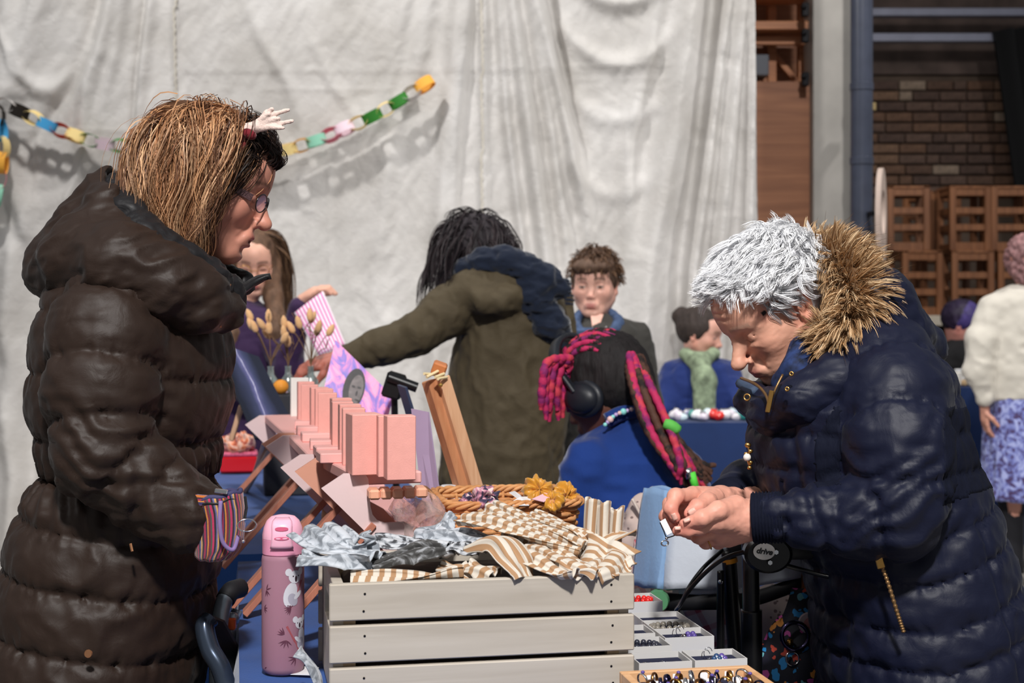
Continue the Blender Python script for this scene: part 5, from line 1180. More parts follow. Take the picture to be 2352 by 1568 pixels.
def extract(name, src, keep, mat, parent, off=.0012):
    """a panel cut from a garment surface, laid just over it"""
    me = src.data; n = len(me.vertices); P = np.zeros(n*3, np.float32); me.vertices.foreach_get('co', P); P = P.reshape(-1, 3); Q = np.zeros(len(me.polygons)*4, np.int32); me.polygons.foreach_get('vertices', Q); Q = Q.reshape(-1, 4)
    nr = vnormals(P.astype(float), Q); m = keep(P); q = Q[m[Q].all(1)]; used, inv = np.unique(q, return_inverse=True)
    o = meshobj(name, P[used]+nr[used]*off, inv.reshape(-1, 4), mat, parent, smooth=True); md = o.modifiers.new('t', 'SOLIDIFY'); md.thickness = .002; md.offset = -1; return o
def PX_(P): return CX+P[:, 0]/P[:, 1]*F, HY+(CZ-P[:, 2])/P[:, 1]*F
# ================= woman in the brown padded coat =================
def build_w1():
    d0 = 2.2; R = head_axes(math.radians(5), math.radians(20)); hc = W(477, 421, d0); hs_ = .94; Rs = R*hs_
    t = thing('person', 'person in a long dark brown padded coat leaning over the stall, hand in a pouch', 'person', (W(250, 0, d0)[0], d0, 0))
    sk = (196, 136, 116)
    H = head(hc, R, W(400, 640, d0), hs_, .0026, sk, mouth=.3, lip=.82, eyes='down', brow=(96, 66, 50), lips=(170, 84, 80), nose=1.08, ears=True)
    sh = W(300, 700, d0); pel = W(260, 1300, d0)
    bod = limbs([([W(400, 620, d0), W(310, 760, d0), W(290, 1000, d0), W(265, 1230, d0)], (.055, .11, .10, .12)),
                 ([W(300, 730, 2.08), W(235, 1020, 2.03), W(470, 1215, 1.995), W(510, 1228, 1.99)], (.045, .04, .028, .020)),
                 ([W(300, 730, 2.34), W(270, 1020, 2.40), W(420, 1180, 2.40)], (.045, .04, .03)),
                 ([W(262, 1280, 2.14), W(250, 1700, 2.13), W(240, 2380, 2.13)], (.075, .055, .04)), ([W(262, 1280, 2.28), W(255, 1700, 2.28), W(250, 2380, 2.29)], (.075, .055, .04))], skin=sk)
    V, Q, C = join_parts([H, bod]); meshobj('body', V, Q, m_skin, t, smooth=True, col=C)
    hx = W(250, 0, d0)[0]; legs_and_shoes(t, (hx, 2.12), (hx-.02, 2.29), (1, 0, 0), .78)
    m_br = nylon('brown_nylon', (42, 30, 24), .54, .12); m_lin = nylon('black_lining', (28, 27, 29), .5, .3)
    # --- coat body and sleeves
    rows = [(610, 190, 470, .12), (660, 130, 492, .165), (720, 108, 508, .195), (790, 95, 524, .205), (860, 86, 532, .205), (930, 84, 527, .20), (1000, 94, 507, .19), (1050, 106, 500, .18), (1090, 112, 492, .172), (1125, 84, 500, .185), (1220, 44, 502, .205), (1330, 20, 494, .215), (1450, -2, 480, .22), (1568, -25, 462, .225), (1900, -45, 440, .225)]
    zs_ = [W(0, y, d0)[2] for y, *_ in rows]; L = np.array([W(l, 0, d0)[0] for _, l, *_ in rows]); Rr = np.array([W(r, 0, d0)[0] for _, _, r, _ in rows])
    top = puff([W(0, y, d0)[2] for y in (1090, 1000, 858, 720, 600)], .011, .36)
    bot = puff([W(0, y, d0)[2] for y in (2000, 1720, 1560, 1440, 1310, 1195, 1090)], .012, .36)
    xc = W(250, 0, d0)[0]
    def rf(x, y, z):
        zz = z+0*x+0*y; sk_ = zz+.16*x; return np.where(zz > W(0, 1090, d0)[2], top(zz+.05*x), bot(sk_))-.012
    lo = np.array([-.90, 1.86, .42]); hi = np.array([-.36, 2.50, 1.50])
    g = SDF(lo, hi, .0054)
    g.loft(zs_, (L+Rr)/2, [d0]*len(rows), (Rr-L)/2, [r[3] for r in rows], k=.02, pw=2.3, rf=rf)
    apts = [W(285, 690, 2.07), W(246, 770, 2.03), W(232, 900, 2.0), W(240, 1035, 1.985), W(345, 1125, 2.0), W(432, 1184, 1.995)]
    se = puff([-.05, .035, .115, .19, .26, .325, .39, .46, .52], .011, .36)
    g.chain(apts, [.070, .074, .070, .062, .052, .044], .006, rf=se)
    g.chain([W(300, 690, 2.33), W(265, 1020, 2.39), W(420, 1180, 2.39)], [.075, .065, .05], .02, rf=se)
    def creases(P, Q):
        n = vnormals(P, Q); el = np.array(W(250, 1030, 1.95)); w = np.exp(-(np.linalg.norm(P-el, axis=1)/.10)**2)
        arm = np.exp(-(polydist(P, apts)/.09)**4)
        q = (P-el) @ rotz(0); rot = P[:, 2]*1.0+P[:, 0]*.5
        d = .0035*w*np.sin(rot*150+5*vnoise(P*18, 3))+.0035*arm*(1-2*np.abs(fbm(np.stack([P[:, 0]*14, P[:, 1]*14, P[:, 2]*46], 1), 3, 6)))
        d += .0030*(1-arm)*(1-2*np.abs(fbm(np.stack([P[:, 0]*18, P[:, 1]*18, P[:, 2]*20], 1), 3, 9)))
        fr = W(0, 1100, d0)[2]; d += .004*np.exp(-((P[:, 2]-fr)/.05)**2)*np.sin(np.arctan2(P[:, 1]-d0, P[:, 0]-xc)*40+3*vnoise(P*15, 1))
        sA, dA = arc_param(P, apts); cA = seam_close(sA, [-.05, .035, .115, .19, .26, .325, .39, .46, .52])
        zz = P[:, 2]; zw = W(0, 1090, d0)[2]; X0 = P[:, 0]-np.interp(zz, np.sort(zs_), ((L+Rr)/2)[np.argsort(zs_)])
        cB = np.where(zz > zw, seam_close(zz+.05*X0, [W(0, y, d0)[2] for y in (1090, 1000, 858, 720, 600)]), seam_close(zz+.16*X0, [W(0, y, d0)[2] for y in (2000, 1720, 1560, 1440, 1310, 1195, 1090)]))
        d += np.where(dA < .095, pinch(P, cA, .006, (60, 60, 16), 2), pinch(P, cB, .006, (60, 60, 14), 4))
        return P+n*d[:, None]
    coat = cloth_obj('padded_coat', g, m_br, t, fn=creases)
    # cuff
    
    # --- hood lying on the back, collar round the neck
    g = SDF((-.88, 1.93, 1.20), (-.36, 2.47, 1.52), .0042)
    near = [W(140, 620, 2.19), W(190, 600, 2.10), W(280, 612, 2.04), W(370, 650, 2.045), W(450, 688, 2.075), W(512, 710, 2.13)]
    g.chain(near, [.050, .058, .058, .052, .046, .034], .02)
    far = [W(140, 620, 2.21), W(200, 590, 2.30), W(290, 590, 2.35), W(370, 625, 2.34), W(450, 665, 2.31), W(512, 695, 2.26)]
    g.chain(far, [.050, .056, .055, .05, .045, .034], .02)
    g.chain([W(170, 600, 2.2), W(212, 520, 2.2), W(245, 445, 2.2), W(254, 402, 2.2)], [.055, .052, .034, .012], .03)
    g.chain([W(225, 540, 2.12), W(262, 480, 2.14), W(262, 420, 2.18)], [.045, .035, .014], .03)
    g.chain([W(225, 540, 2.28), W(262, 480, 2.26), W(262, 420, 2.22)], [.045, .035, .014], .03)
    g.chain([W(255, 500, 2.12), W(325, 580, 2.07), W(410, 630, 2.07)], [.035, .032, .030], .025)
    g.chain([W(395, 455, d0), W(400, 560, d0), W(420, 680, d0)], [.100, .096, .06], .015, 's')
    def hw(P, Q):
        n = vnormals(P, Q); return P+n*(.004*(1-2*np.abs(fbm(np.stack([P[:, 0]*13+P[:, 2]*13, P[:, 1]*10, P[:, 2]*30-P[:, 0]*16], 1), 3, 12))))[:, None]
    cloth_obj('hood', g, m_br, t, fn=hw)
    g = SDF((-.72, 2.0, 1.22), (-.40, 2.40, 1.50), .004)
    nl = [W(268, 418, 2.19), W(292, 490, 2.11), W(345, 560, 2.065), W(415, 605, 2.07), W(478, 642, 2.10), W(515, 672, 2.15), W(528, 678, 2.2)]
    g.chain(nl, [.014, .022, .026, .026, .025, .022, .02], .01, rf=puff(np.arange(0, .6, .045), .006))
    fl_ = [W(275, 412, 2.21), W(310, 470, 2.29), W(380, 540, 2.33), W(450, 590, 2.32), W(510, 640, 2.29), W(560, 650, 2.26)]
    g.chain(fl_, [.014, .022, .024, .025, .025, .018], .01)
    cloth_obj('collar_lining', g, m_lin, t, wr=.003, wscale=(40, 40, 40))
    # collar flap standing open, with zip
    pa = spline([W(500, 716, 2.12), W(540, 690, 2.15), W(585, 655, 2.19), W(620, 634, 2.20)], 20); pb = spline([W(520, 668, 2.15), W(552, 662, 2.18), W(590, 640, 2.21), W(622, 634, 2.21)], 20)
    o = MB().grid(np.stack([pa, pa*.5+pb*.5+np.array([0, -.006, 0]), pb])).build('collar_flap', m_lin, coat, smooth='all'); md_ = o.modifiers.new('t', 'SOLIDIFY'); md_.thickness = .010; md_.offset = 0
    m_zip = M('zip_gold', (184, 132, 96), .35, metal=.8)
    MB().tube(spline([W(528, 652, 2.105), W(512, 680, 2.095), W(499, 712, 2.09), W(496, 716, 2.09)], 14), .0028, 6).build('zip', m_zip, coat, smooth='all')
    MB().tube([W(497, 714, 2.085), W(503, 735, 2.08), W(505, 752, 2.078)], .0028, 6).build('zip_pull', m_zip, coat, smooth='all')
    MB().tube(spline([W(512, 770, 2.075), W(520, 820, 2.075), W(535, 800, 2.08)], 10), .0008, 5).build('cord', m_lin, coat)
    MB().lathe([(0, .002), (.005, .002), (.006, 0)], W(203, 1501, 1.965), 16, axis=(0, -1, 0)).build('popper', m_zip, coat, smooth=True)
    MB().tube([W(300, 1248, 1.975), W(304, 1266, 1.972)], .002, 6).build('pocket_zip', m_zip, coat)
    # --- hair
    sc = hc+Rs @ np.array([-.014, 0, .026]); rad = np.array([.094, .074, .084])
    g = SDF(sc-.18, sc+.17, .004)
    g.ell(sc+R @ np.array([-.006, 0, .002]), (.096, .077, .087), R, k=.02)
    for q in (-1, 1):
        g.chain([sc+R @ np.array([.0, q*.055, .03]), sc+R @ np.array([-.02, q*.060, -.05]), sc+R @ np.array([-.02, q*.056, -.095])], [.028, .030, .018], .03)
    g.chain([sc+R @ np.array([-.05, 0, .02]), sc+R @ np.array([-.055, 0, -.06]), sc+R @ np.array([-.05, 0, -.09])], [.06, .055, .035], .03)
    g.ell(hc+R @ np.array([.085, 0, -.045]), (.075, .072, .085), R, k=.015, mode='s')
    cols = [(168, 118, 82), (220, 176, 136), (122, 82, 56), (86, 58, 44), (196, 146, 104)]
    def hc_(P):
        l = (P-hc) @ R; c = np.array(lin((96, 64, 42)))[None]*(1+.35*fbm(P*np.array([60, 60, 14]), 3, 3))[:, None]
        fr = np.clip((l[:, 0]-.045)/.03, 0, 1)[:, None]; return c*(1-fr)+np.array(lin((30, 22, 20)))*fr
    cloth_obj('hair_mass', g, m_hairm, t, col=hc_)
    def cond(v): return (v[:, 2] > -.45) & (v[:, 0] < .72) & ~((v[:, 0] > .40) & (v[:, 2] < .20)) & ~((v[:, 0] > .15) & (v[:, 2] < -.1))
    n = 900; rt = roots_on(n, cond, 4)
    def flow(p, s):
        k = max(0, 1-1.6*s); f = np.zeros_like(p); f[:, 0] = -1.3*np.clip((p[:, 0]-.034)/.035, 0, 1)-.45*k*(p[:, 0] > -.03)-.02; f[:, 1] = np.sign(p[:, 1])*.9*k*(np.abs(p[:, 1]) < .06)-np.sign(p[:, 1])*.25*s; return f
    Ls = np.interp(rt[:, 2], [-.45, .0, .5, 1], [.10, .155, .225, .275])
    G = hair_sim(sc, rad, R, rt, Ls, 14, gw=.42, flow=flow, fw=.34, off=(.02, .15), wave=.016, wfreq=6.5, seed=5, lift=.10, noise=.1, coh=True)
    ctr = sc+np.array([-.02, 0, 0])
    G = clump(G, 12, .0078, 6, .55); K = len(G); base = hcol(K, 14, cols, 7, per=12)
    l0 = (G-hc) @ R; fr = np.clip((l0[:, :1, 0]-.030+.12*np.maximum(0, .03-l0[:, :1, 2]))/.018, 0, 1)[..., None]; base = base*(1-fr)+np.array(lin((32, 23, 20)))*fr
    strands('hair', G, np.random.default_rng(1).uniform(.0006, .0010, K), base, t, m_hairm, 1)
    # fly-away strands
    G2 = hair_sim(sc, rad, R, roots_on(120, cond, 14), .22, 14, gw=.35, flow=flow, fw=.3, off=(.15, .32), wave=.010, wfreq=6, seed=15, noise=.25, lift=.15); strands('loose_hair', G2, .00035, hcol(120, 14, cols, 3), t, m_hairm)
    # dark quiff over the forehead
    rq = roots_on(300, lambda v: (v[:, 0] > .52) & (v[:, 2] > .30) & (np.abs(v[:, 1]) < .72), 24)
    def fq(p, s): f = np.zeros_like(p); f[:, 0] = .35-1.8*s; f[:, 2] = .25-.3*s; return f
    G3 = clump(hair_sim(sc, rad, R, rq, .060, 12, gw=.05, flow=fq, fw=.5, off=(.03, .15), wave=.001, seed=25, lift=.35, noise=.06), 9, .003, 26); strands('quiff', G3, .0010, hcol(len(G3), 12, [(34, 26, 24), (22, 17, 17), (52, 38, 32)], 5), t, m_hairm, 1)
    # --- headband with felt hand
    hb = thing('felt_headband', 'headband with a cream felt hand and dark red band on brown hair', 'headband', W(570, 330, 2.14))
    m_felt = M('cream_felt', (226, 202, 192), .95, bump=.5, bscale=400, sheen=.4); m_wine = M('wine_felt', (112, 22, 34), .9, sheen=.3)
    a = np.linspace(-1.25, 1.25, 30); pc = [sc+R @ np.array([.048+.01*math.cos(q), .086*math.sin(q), .090*math.cos(q)-.0]) for q in a]
    MB().tube(pc, .006, 8).build('band', m_wine, hb, smooth='all')
    b0 = W(548, 305, 2.13); g = SDF(b0-.05, b0+np.array([.13, .06, .09]), .0018)
    palm = W(562, 298, 2.135); g.cone(W(546, 308, 2.14), W(590, 290, 2.13), .013, .0085, .006)
    for (x1, y1), (x2, y2), (x3, y3) in (((590, 287), (612, 258), (625, 250)), ((594, 285), (630, 262), (662, 252)), ((592, 290), (620, 276), (640, 272)), ((596, 292), (640, 284), (671, 278)), ((594, 296), (625, 292), (650, 294)), ((590, 282), (606, 270), (618, 262))):
        g.chain([W(x1, y1, 2.13), W(x2, y2, 2.125), W(x3, y3, 2.12)], [.0045, .0036, .0030], .003)
    cloth_obj('felt_hand', g, m_felt, hb, wr=.0004, wscale=(200, 200, 200))
    MB().ball(W(572, 308, 2.125), (.012, .010, .008), 12, 8, roty(.4)).ball(W(552, 318, 2.13), (.010, .010, .007), 12, 8).build('bow', m_wine, hb, smooth='all')
    # --- glasses
    gl = thing('spectacles', 'spectacles with broad patterned temples worn below a felt-hand headband', 'glasses', W(575, 480, 2.13)); m_fr = M('patterned_temple', (96, 72, 74), .3, metal=.4, var=.5, vscale=500); m_lens = M('lens_glass', (250, 250, 250), .02, trans=1., ior=1.1, alpha=.25); m_sil = M('dark_steel', (80, 76, 80), .25, metal=.9)
    for q in (-1, 1):
        hp = lambda x, y, z: hc+Rs @ np.array([x, q*y, z])
        MB().beam(hp(.083, .058, .000), hp(.045, .071, .006), .011, .0016, up=R @ np.array([0, 1., 0]), bev=.0005).beam(hp(.045, .071, .006), hp(-.005, .0785, .012), .006, .0016, up=R @ np.array([0, 1., 0])).build('temple', m_fr, gl)
        aa = np.linspace(0, 2*PI, 28, endpoint=False); ring = [hp(.101-.010*math.cos(k)*.6-.004, .033+.022*math.cos(k), -.002+.015*math.sin(k)) for k in aa]
        MB().tube(ring, .0011, 6, closed=True).build('rim', m_sil, gl, smooth='all'); MB().add(np.array(ring), [tuple(range(28))]).build('lens', m_lens, gl)
    MB().tube([hc+Rs @ np.array([.100, -.012, .002]), hc+Rs @ np.array([.103, 0, .005]), hc+Rs @ np.array([.100, .012, .002])], .0012, 6).build('bridge', m_sil, gl)
    MB().ball(hc+Rs @ np.array([.100, -.015, -.036]), .0013).build('nose_stud', m_silver, t, smooth='all')
    # --- woven pouch
    pb_ = thing('woven_pouch', 'small colourful striped woven pouch with open zip held at the coat cuff', 'pouch', W(500, 1280, 1.99))
    m_wov = pattern('woven_stripes', [(0, (44, 26, 44)), (.12, (150, 34, 74)), (.24, (40, 34, 60)), (.32, (190, 120, 50)), (.40, (110, 28, 52)), (.52, (60, 80, 70)), (.60, (176, 44, 84)), (.72, (34, 26, 40)), (.82, (92, 92, 140)), (.90, (196, 150, 90))], 'x', 24, .9, True, .02, .5, .4)
    m_wov2 = pattern('woven_stripes_across', [(0, (70, 40, 90)), (.15, (206, 116, 44)), (.35, (60, 30, 50)), (.5, (160, 40, 70)), (.68, (216, 140, 60)), (.8, (40, 40, 90))], 'y', 24, .9, True, .012, .5, .4)
    n1, n2 = 26, 48; A_ = np.zeros((n1, n2, 3)); UV = np.zeros((n1, n2, 2)); cxs = spline([(492, 1138), (500, 1175), (502, 1215), (500, 1250), (492, 1274), (486, 1282)], n1); wx = np.interp(np.linspace(0, 1, n1), [0, .25, .6, .85, 1], [60, 56, 50, 36, 6])
    for i in range(n1):
        for j in range(n2):
            a = j*2*PI/n2; c_ = W(cxs[i, 0]+wx[i]*math.cos(a), cxs[i, 1]-10*math.cos(a)*(i < 6), 1.985); A_[i, j] = c_+np.array([0, .030*math.sin(a)*(wx[i]/60)**.7, .0015*math.sin(a*7+i)]); UV[i, j] = (a/6.28*.36, i/n1*.1)
    f = [(i*n2+j, i*n2+(j+1) % n2, (i+1)*n2+(j+1) % n2, (i+1)*n2+j) for i in range(n1-1) for j in range(n2)]
    o = meshobj('pouch_body', A_.reshape(-1, 3), f, m_wov, pb_, smooth=True, uv=UV.reshape(-1, 2)); md_ = o.modifiers.new('t', 'SOLIDIFY'); md_.thickness = .003
    MB().tube(A_[0], .0035, 8, closed=True).build('zip_edge', M('indigo_trim', (62, 60, 96), .8), pb_, smooth='all')
    MB().tube(A_[1]+np.array([0, -.001, -.003]), .0028, 8, closed=True).build('zip', m_lin, pb_, smooth='all')
    pp_ = spline([W(507, 1150, 1.95), W(505, 1200, 1.945), W(512, 1245, 1.948), W(535, 1262, 1.955), W(548, 1230, 1.962)], 30); MB().tube(pp_, .003, 8).build('piping', M('mauve_trim', (132, 110, 160), .8), pb_, smooth='all')
    UVp = np.zeros((12, 20, 2)); P_ = np.zeros((12, 20, 3))
    for i in range(12):
        for j in range(20): P_[i, j] = W(424+(86)*j/19, 1132+8*j/19+ (28-6*j/19)*i/11, 1.975-.018*math.sin(j/19*PI)); UVp[i, j] = (j*.003, i*.004)
    o = MB().grid(P_).build('pouch_flap', m_wov2, pb_, smooth='all', uv=UVp.reshape(-1, 2)); md_ = o.modifiers.new('t', 'SOLIDIFY'); md_.thickness = .004
    MB().torus(W(567, 1206, 1.95), .0085, .0008, (.3, -1, 0), 24, 6, sy=1.5).build('key_ring', m_silver, pb_, smooth='all'); MB().tube([W(563, 1140, 1.96), W(566, 1165, 1.955), W(562, 1190, 1.95)], .0022, 6).build('strap_loop', m_lin, pb_); MB().tube([W(562, 1200, 1.95), W(559, 1240, 1.95)], .0008, 5).ball(W(559, 1243, 1.95), .0025).build('key_chain', m_silver, pb_)
    MB().box(W(508, 1128, 1.955), (.009, .003, .003), roty(.15), .001).build('zip_slider', m_silver, pb_)
build_w1()
# ================= white-haired woman in the navy padded coat =================
def build_w2():
    d0 = 2.2; R = head_axes(math.radians(180+20), math.radians(38)); hc = W(1780, 708, 2.22); hs_ = .905; Rs = R*hs_
    t = thing('person', 'person with short white hair in a navy padded coat with fur hood, inspecting jewellery', 'person', (W(2080, 0, d0)[0], d0, 0))
    sk = (214, 160, 136)
    H = head(hc, R, W(1930, 830, d0), hs_, .0024, sk, jaw=.93, old=True, mouth=0., eyes='down', brow=(176, 140, 122), lips=(178, 104, 100), nose=1.16, blush=.14)
    # dark mark on the temple
    l = (H[0]-hc) @ R; w = (np.linalg.norm(l-np.array([.050, .060, .030])*.905, axis=1) < .0050); H[2][w] = lin((26, 18, 18)); w2 = np.exp(-(np.linalg.norm(l-np.array([.050, .060, .030])*.905, axis=1)/.015)**2)*.45; H[2][:] = H[2]*(1-w2[:, None]*np.array([.1, .45, .4]))
    # --- hands
    def hand(pts_palm, fingers, thumb, wrist, vox=.0019):
        A = np.vstack([np.array(f[0]) for f in fingers]+[np.array(thumb[0]), np.array(wrist[0])]+[np.array([p[0]]) for p in pts_palm]); g = SDF(A.min(0)-.035, A.max(0)+.035, vox)
        g.chain(*wrist, .012)
        for c_, b_, r1, r2 in pts_palm: g.cone(c_, b_, r1, r2, .012)
        tips = []
        for p, r in fingers+[thumb]:
            g.chain(p, r, .004); 
            for q, rr in list(zip(p, r))[1:-1]: g.ell(q, rr*1.07, k=.004)
        P, Q = g.mesh(); P = relax(P, Q, 1, .3); n = vnormals(P, Q); P = P+n*(.0005*fbm(P*170, 2, 3))[:, None]
        C = np.tile(np.array(lin((220, 158, 138))), (len(P), 1))*(1+.10*fbm(P*60, 3, 4))[:, None]
        for p, r in fingers+[thumb]:
            w_ = np.exp(-(np.linalg.norm(P-np.asarray(p[-1]), axis=1)/.020)**2)*.5; C *= 1-w_[:, None]*np.array([0, .28, .25])
            for q in p[1:-1]: w_ = np.exp(-(np.linalg.norm(P-np.asarray(q), axis=1)/.010)**2)*.3; C *= 1-w_[:, None]*np.array([0, .25, .22])
        return P, Q, C
    h = lambda *a: [W(*q) for q in a]
    nearH = hand([(W(1722, 1190, 2.03), W(1648, 1192, 2.005), .026, .020), (W(1715, 1205, 2.05), W(1655, 1225, 2.03), .024, .018), (W(1700, 1200, 2.03), W(1668, 1228, 2.045), .024, .017)],
      [(h((1652, 1195, 2.0), (1606, 1212, 1.992), (1578, 1218, 1.99), (1555, 1219, 1.99)), (.0115, .0098, .0088, .0072)),
       (h((1650, 1215, 2.02), (1606, 1232, 2.012), (1585, 1222, 2.022), (1572, 1212, 2.03)), (.0115, .0098, .0088, .0072)),
       (h((1655, 1228, 2.035), (1622, 1244, 2.032), (1602, 1232, 2.045), (1590, 1220, 2.055)), (.0112, .0095, .0085, .007)),
       (h((1668, 1232, 2.05), (1650, 1246, 2.055), (1632, 1238, 2.066), (1620, 1226, 2.072)), (.0105, .0085, .0075, .0065))],
      (h((1690, 1165, 2.02), (1650, 1172, 1.99), (1612, 1190, 1.98), (1572, 1203, 1.985)), (.018, .0125, .0108, .0075)), (h((1800, 1190, 2.02), (1722, 1192, 2.03)), (.026, .026)))
    farH = hand([(W(1655, 1150, 2.16), W(1592, 1142, 2.12), .022, .017), (W(1650, 1160, 2.17), W(1585, 1165, 2.15), .022, .017)],
      [(h((1590, 1138, 2.11), (1552, 1140, 2.085), (1540, 1168, 2.07), (1551, 1190, 2.065)), (.0125, .0112, .0095, .0078)),
       (h((1580, 1150, 2.13), (1540, 1158, 2.11), (1530, 1186, 2.09), (1546, 1206, 2.08)), (.0120, .0105, .0092, .0075)),
       (h((1580, 1162, 2.15), (1545, 1175, 2.13), (1540, 1202, 2.11), (1556, 1216, 2.095)), (.0115, .010, .0088, .0075)),
       (h((1588, 1172, 2.16), (1562, 1188, 2.15), (1556, 1208, 2.13), (1566, 1220, 2.115)), (.0105, .0092, .0082, .007))],
      (h((1640, 1145, 2.12), (1625, 1152, 2.09), (1602, 1165, 2.07), (1584, 1178, 2.062)), (.017, .0125, .0115, .0088)), (h((1720, 1150, 2.22), (1655, 1152, 2.17)), (.023, .022)))
    bod = limbs([([W(1900, 800, d0), W(1960, 900, d0), W(2000, 1100, d0), W(2080, 1300, d0)], (.05, .11, .11, .12)),
                 ([W(2050, 890, 2.08), W(2085, 1130, 2.03), W(1810, 1190, 2.02)], (.042, .038, .026)), ([W(1960, 900, 2.36), W(1900, 1110, 2.40), W(1715, 1150, 2.22)], (.042, .036, .023)),
                 ([W(2090, 1350, 2.13), W(2095, 1750, 2.12), W(2100, 2380, 2.12)], (.075, .055, .04)), ([W(2090, 1350, 2.28), W(2090, 1750, 2.28), W(2085, 2380, 2.29)], (.075, .055, .04))], skin=sk)
    V, Q, C = join_parts([H, nearH, farH, bod]); meshobj('body', V, Q, m_skin, t, smooth=True, col=C)
    # nails
    m_nail = M('nail', (230, 178, 162), .3)
    def nail(c, ax, nrm, r=.0042):
        ax = np.asarray(ax, float); ax /= np.linalg.norm(ax); nrm = np.asarray(nrm, float); nrm -= ax*(nrm@ax); nrm /= np.linalg.norm(nrm); s_ = np.cross(nrm, ax); P = np.zeros((6, 6, 3))
        for i, a in enumerate(np.linspace(-1, 1, 6)):
            for j, b in enumerate(np.linspace(-1, 1, 6)): P[i, j] = c+ax*a*r*1.25+s_*b*r*math.sqrt(max(0, 1-.35*a*a))-nrm*(b*b*.0022)
        o = MB().grid(P).build('finger_nail', m_nail, t, smooth='all'); md_ = o.modifiers.new('t', 'SOLIDIFY'); md_.thickness = .0008
    nail(W(1548, 1187, 2.058)+np.array([-.001, -.0075, .001]), (.010, .0, -.022), (-.6, -.8, .1)); nail(W(1588, 1174, 2.056)+np.array([.0, -.0075, .001]), (-.018, 0, -.012), (-.1, -.9, .25), .0046)
    nail(W(1554, 1216, 1.984)+np.array([.001, -.004, .004]), (-1, 0, -.05), (0, -.6, .8), .0034); nail(W(1576, 1199, 1.979)+np.array([0, -.005, .005]), (-.02, 0, -.008), (-.1, -.6, .8), .0038)
    MB().torus(W(1626, 1246, 2.03), .0102, .0009, (1, .1, .5), 24, 6).build('finger_ring', m_gold, t, smooth='all')
    hx = W(2100, 0, d0)[0]; legs_and_shoes(t, (hx, 2.12), (hx, 2.29), (-1, 0, 0), .78)
    m_nv = nylon('navy_nylon', (17, 21, 42), .52, .12); m_rib = M('navy_rib', (13, 17, 34), .85, bump=.6, bscale=160, stretch=(1, 1, .25), bdist=.003, spec=.2)
    # --- coat
    rows = [(752, 1915, 2050, .10), (800, 1880, 2125, .15), (850, 1838, 2168, .18), (892, 1770, 2185, .195), (925, 1730, 2194, .20), (980, 1720, 2206, .205), (1060, 1726, 2232, .205), (1130, 1748, 2262, .205), (1200, 1795, 2288, .205), (1280, 1838, 2310, .21), (1360, 1862, 2332, .215), (1460, 1872, 2352, .22), (1568, 1882, 2368, .225), (1900, 1895, 2385, .225)]
    zs_ = [W(0, y, d0)[2] for y, *_ in rows]; L = np.array([W(l_, 0, d0)[0] for _, l_, *_ in rows]); Rr = np.array([W(r, 0, d0)[0] for _, _, r, _ in rows])
    pf = puff([W(0, y, d0)[2] for y in (2060, 1860, 1690, 1570, 1470, 1390, 1290, 1215, 1140, 1060, 980, 900, 820, 740)], .009, .36)
    def rf(x, y, z): return pf(z-.30*np.maximum(x+.02, 0)*(z < W(0, 1130, d0)[2])+.0*y)-.010
    g = SDF((.32, 1.84, .42), (.86, 2.54, 1.28), .0054)
    g.loft(zs_, (L+Rr)/2, [d0]*len(rows), (Rr-L)/2, [r[3] for r in rows], k=.02, pw=2.3, rf=rf)
    apts = [W(2020, 842, 2.10), W(2050, 905, 2.05), W(2062, 1010, 2.0), W(2078, 1110, 1.985), W(2050, 1180, 1.985), W(1930, 1192, 2.0), W(1790, 1186, 2.01)]
    se = puff([-.06, .04, .125, .205, .27, .335, .40, .47, .60], .010, .36)
    g.chain(apts, [.072, .073, .066, .062, .056, .044, .031], .006, rf=se)
    far = [W(1930, 860, 2.34), W(1870, 1040, 2.42), W(1800, 1100, 2.40), W(1690, 1138, 2.25)]; g.chain(far, [.07, .06, .048, .036], .012, rf=puff([-.05, .08, .16, .24, .32, .40], .012))
    def creases(P, Q):
        n = vnormals(P, Q); el = W(2075, 1140, 1.95); w = np.exp(-(np.linalg.norm(P-el, axis=1)/.10)**2); arm = np.exp(-(polydist(P, apts)/.085)**4)
        d = .0038*w*np.sin((P[:, 2]*1.1-P[:, 0]*.9)*140+5*vnoise(P*18, 3))+.0034*arm*(1-2*np.abs(fbm(np.stack([P[:, 0]*16, P[:, 1]*14, P[:, 2]*42], 1), 3, 6)))+.0030*(1-arm)*(1-2*np.abs(fbm(P*np.array([18, 18, 22]), 3, 9)))
        # front placket ridge and back quarter seam
        zx = np.interp(P[:, 2], [W(0, 1400, d0)[2], W(0, 1130, d0)[2], W(0, 900, d0)[2]], [W(1900, 0, d0)[0], W(1795, 0, d0)[0], W(1765, 0, d0)[0]])
        d += -.007*np.exp(-((P[:, 0]-zx)/.006)**2)*(P[:, 1] < 2.15)
        zb_ = np.interp(P[:, 2], [W(0, 1568, d0)[2], W(0, 1180, d0)[2]], [W(2265, 0, d0)[0], W(2170, 0, d0)[0]]); m_ = (P[:, 1] < 2.2)*(P[:, 2] < W(0, 1170, d0)[2]); d += -.005*np.exp(-((P[:, 0]-zb_)/.005)**2)*m_
        sA, dA = arc_param(P, apts); cA = seam_close(sA, [-.06, .04, .125, .205, .27, .335, .40, .47, .60]); zz = P[:, 2]; X0 = P[:, 0]-np.interp(zz, np.sort(zs_), ((L+Rr)/2)[np.argsort(zs_)])
        cB = seam_close(zz-.30*np.maximum(X0+.02, 0)*(zz < W(0, 1130, d0)[2]), [W(0, y, d0)[2] for y in (2060, 1860, 1690, 1570, 1470, 1390, 1290, 1215, 1140, 1060, 980, 900, 820, 740)])
        d += np.where(dA < .09, pinch(P, cA, .006, (60, 60, 16), 2), pinch(P, cB, .005, (60, 60, 14), 4))
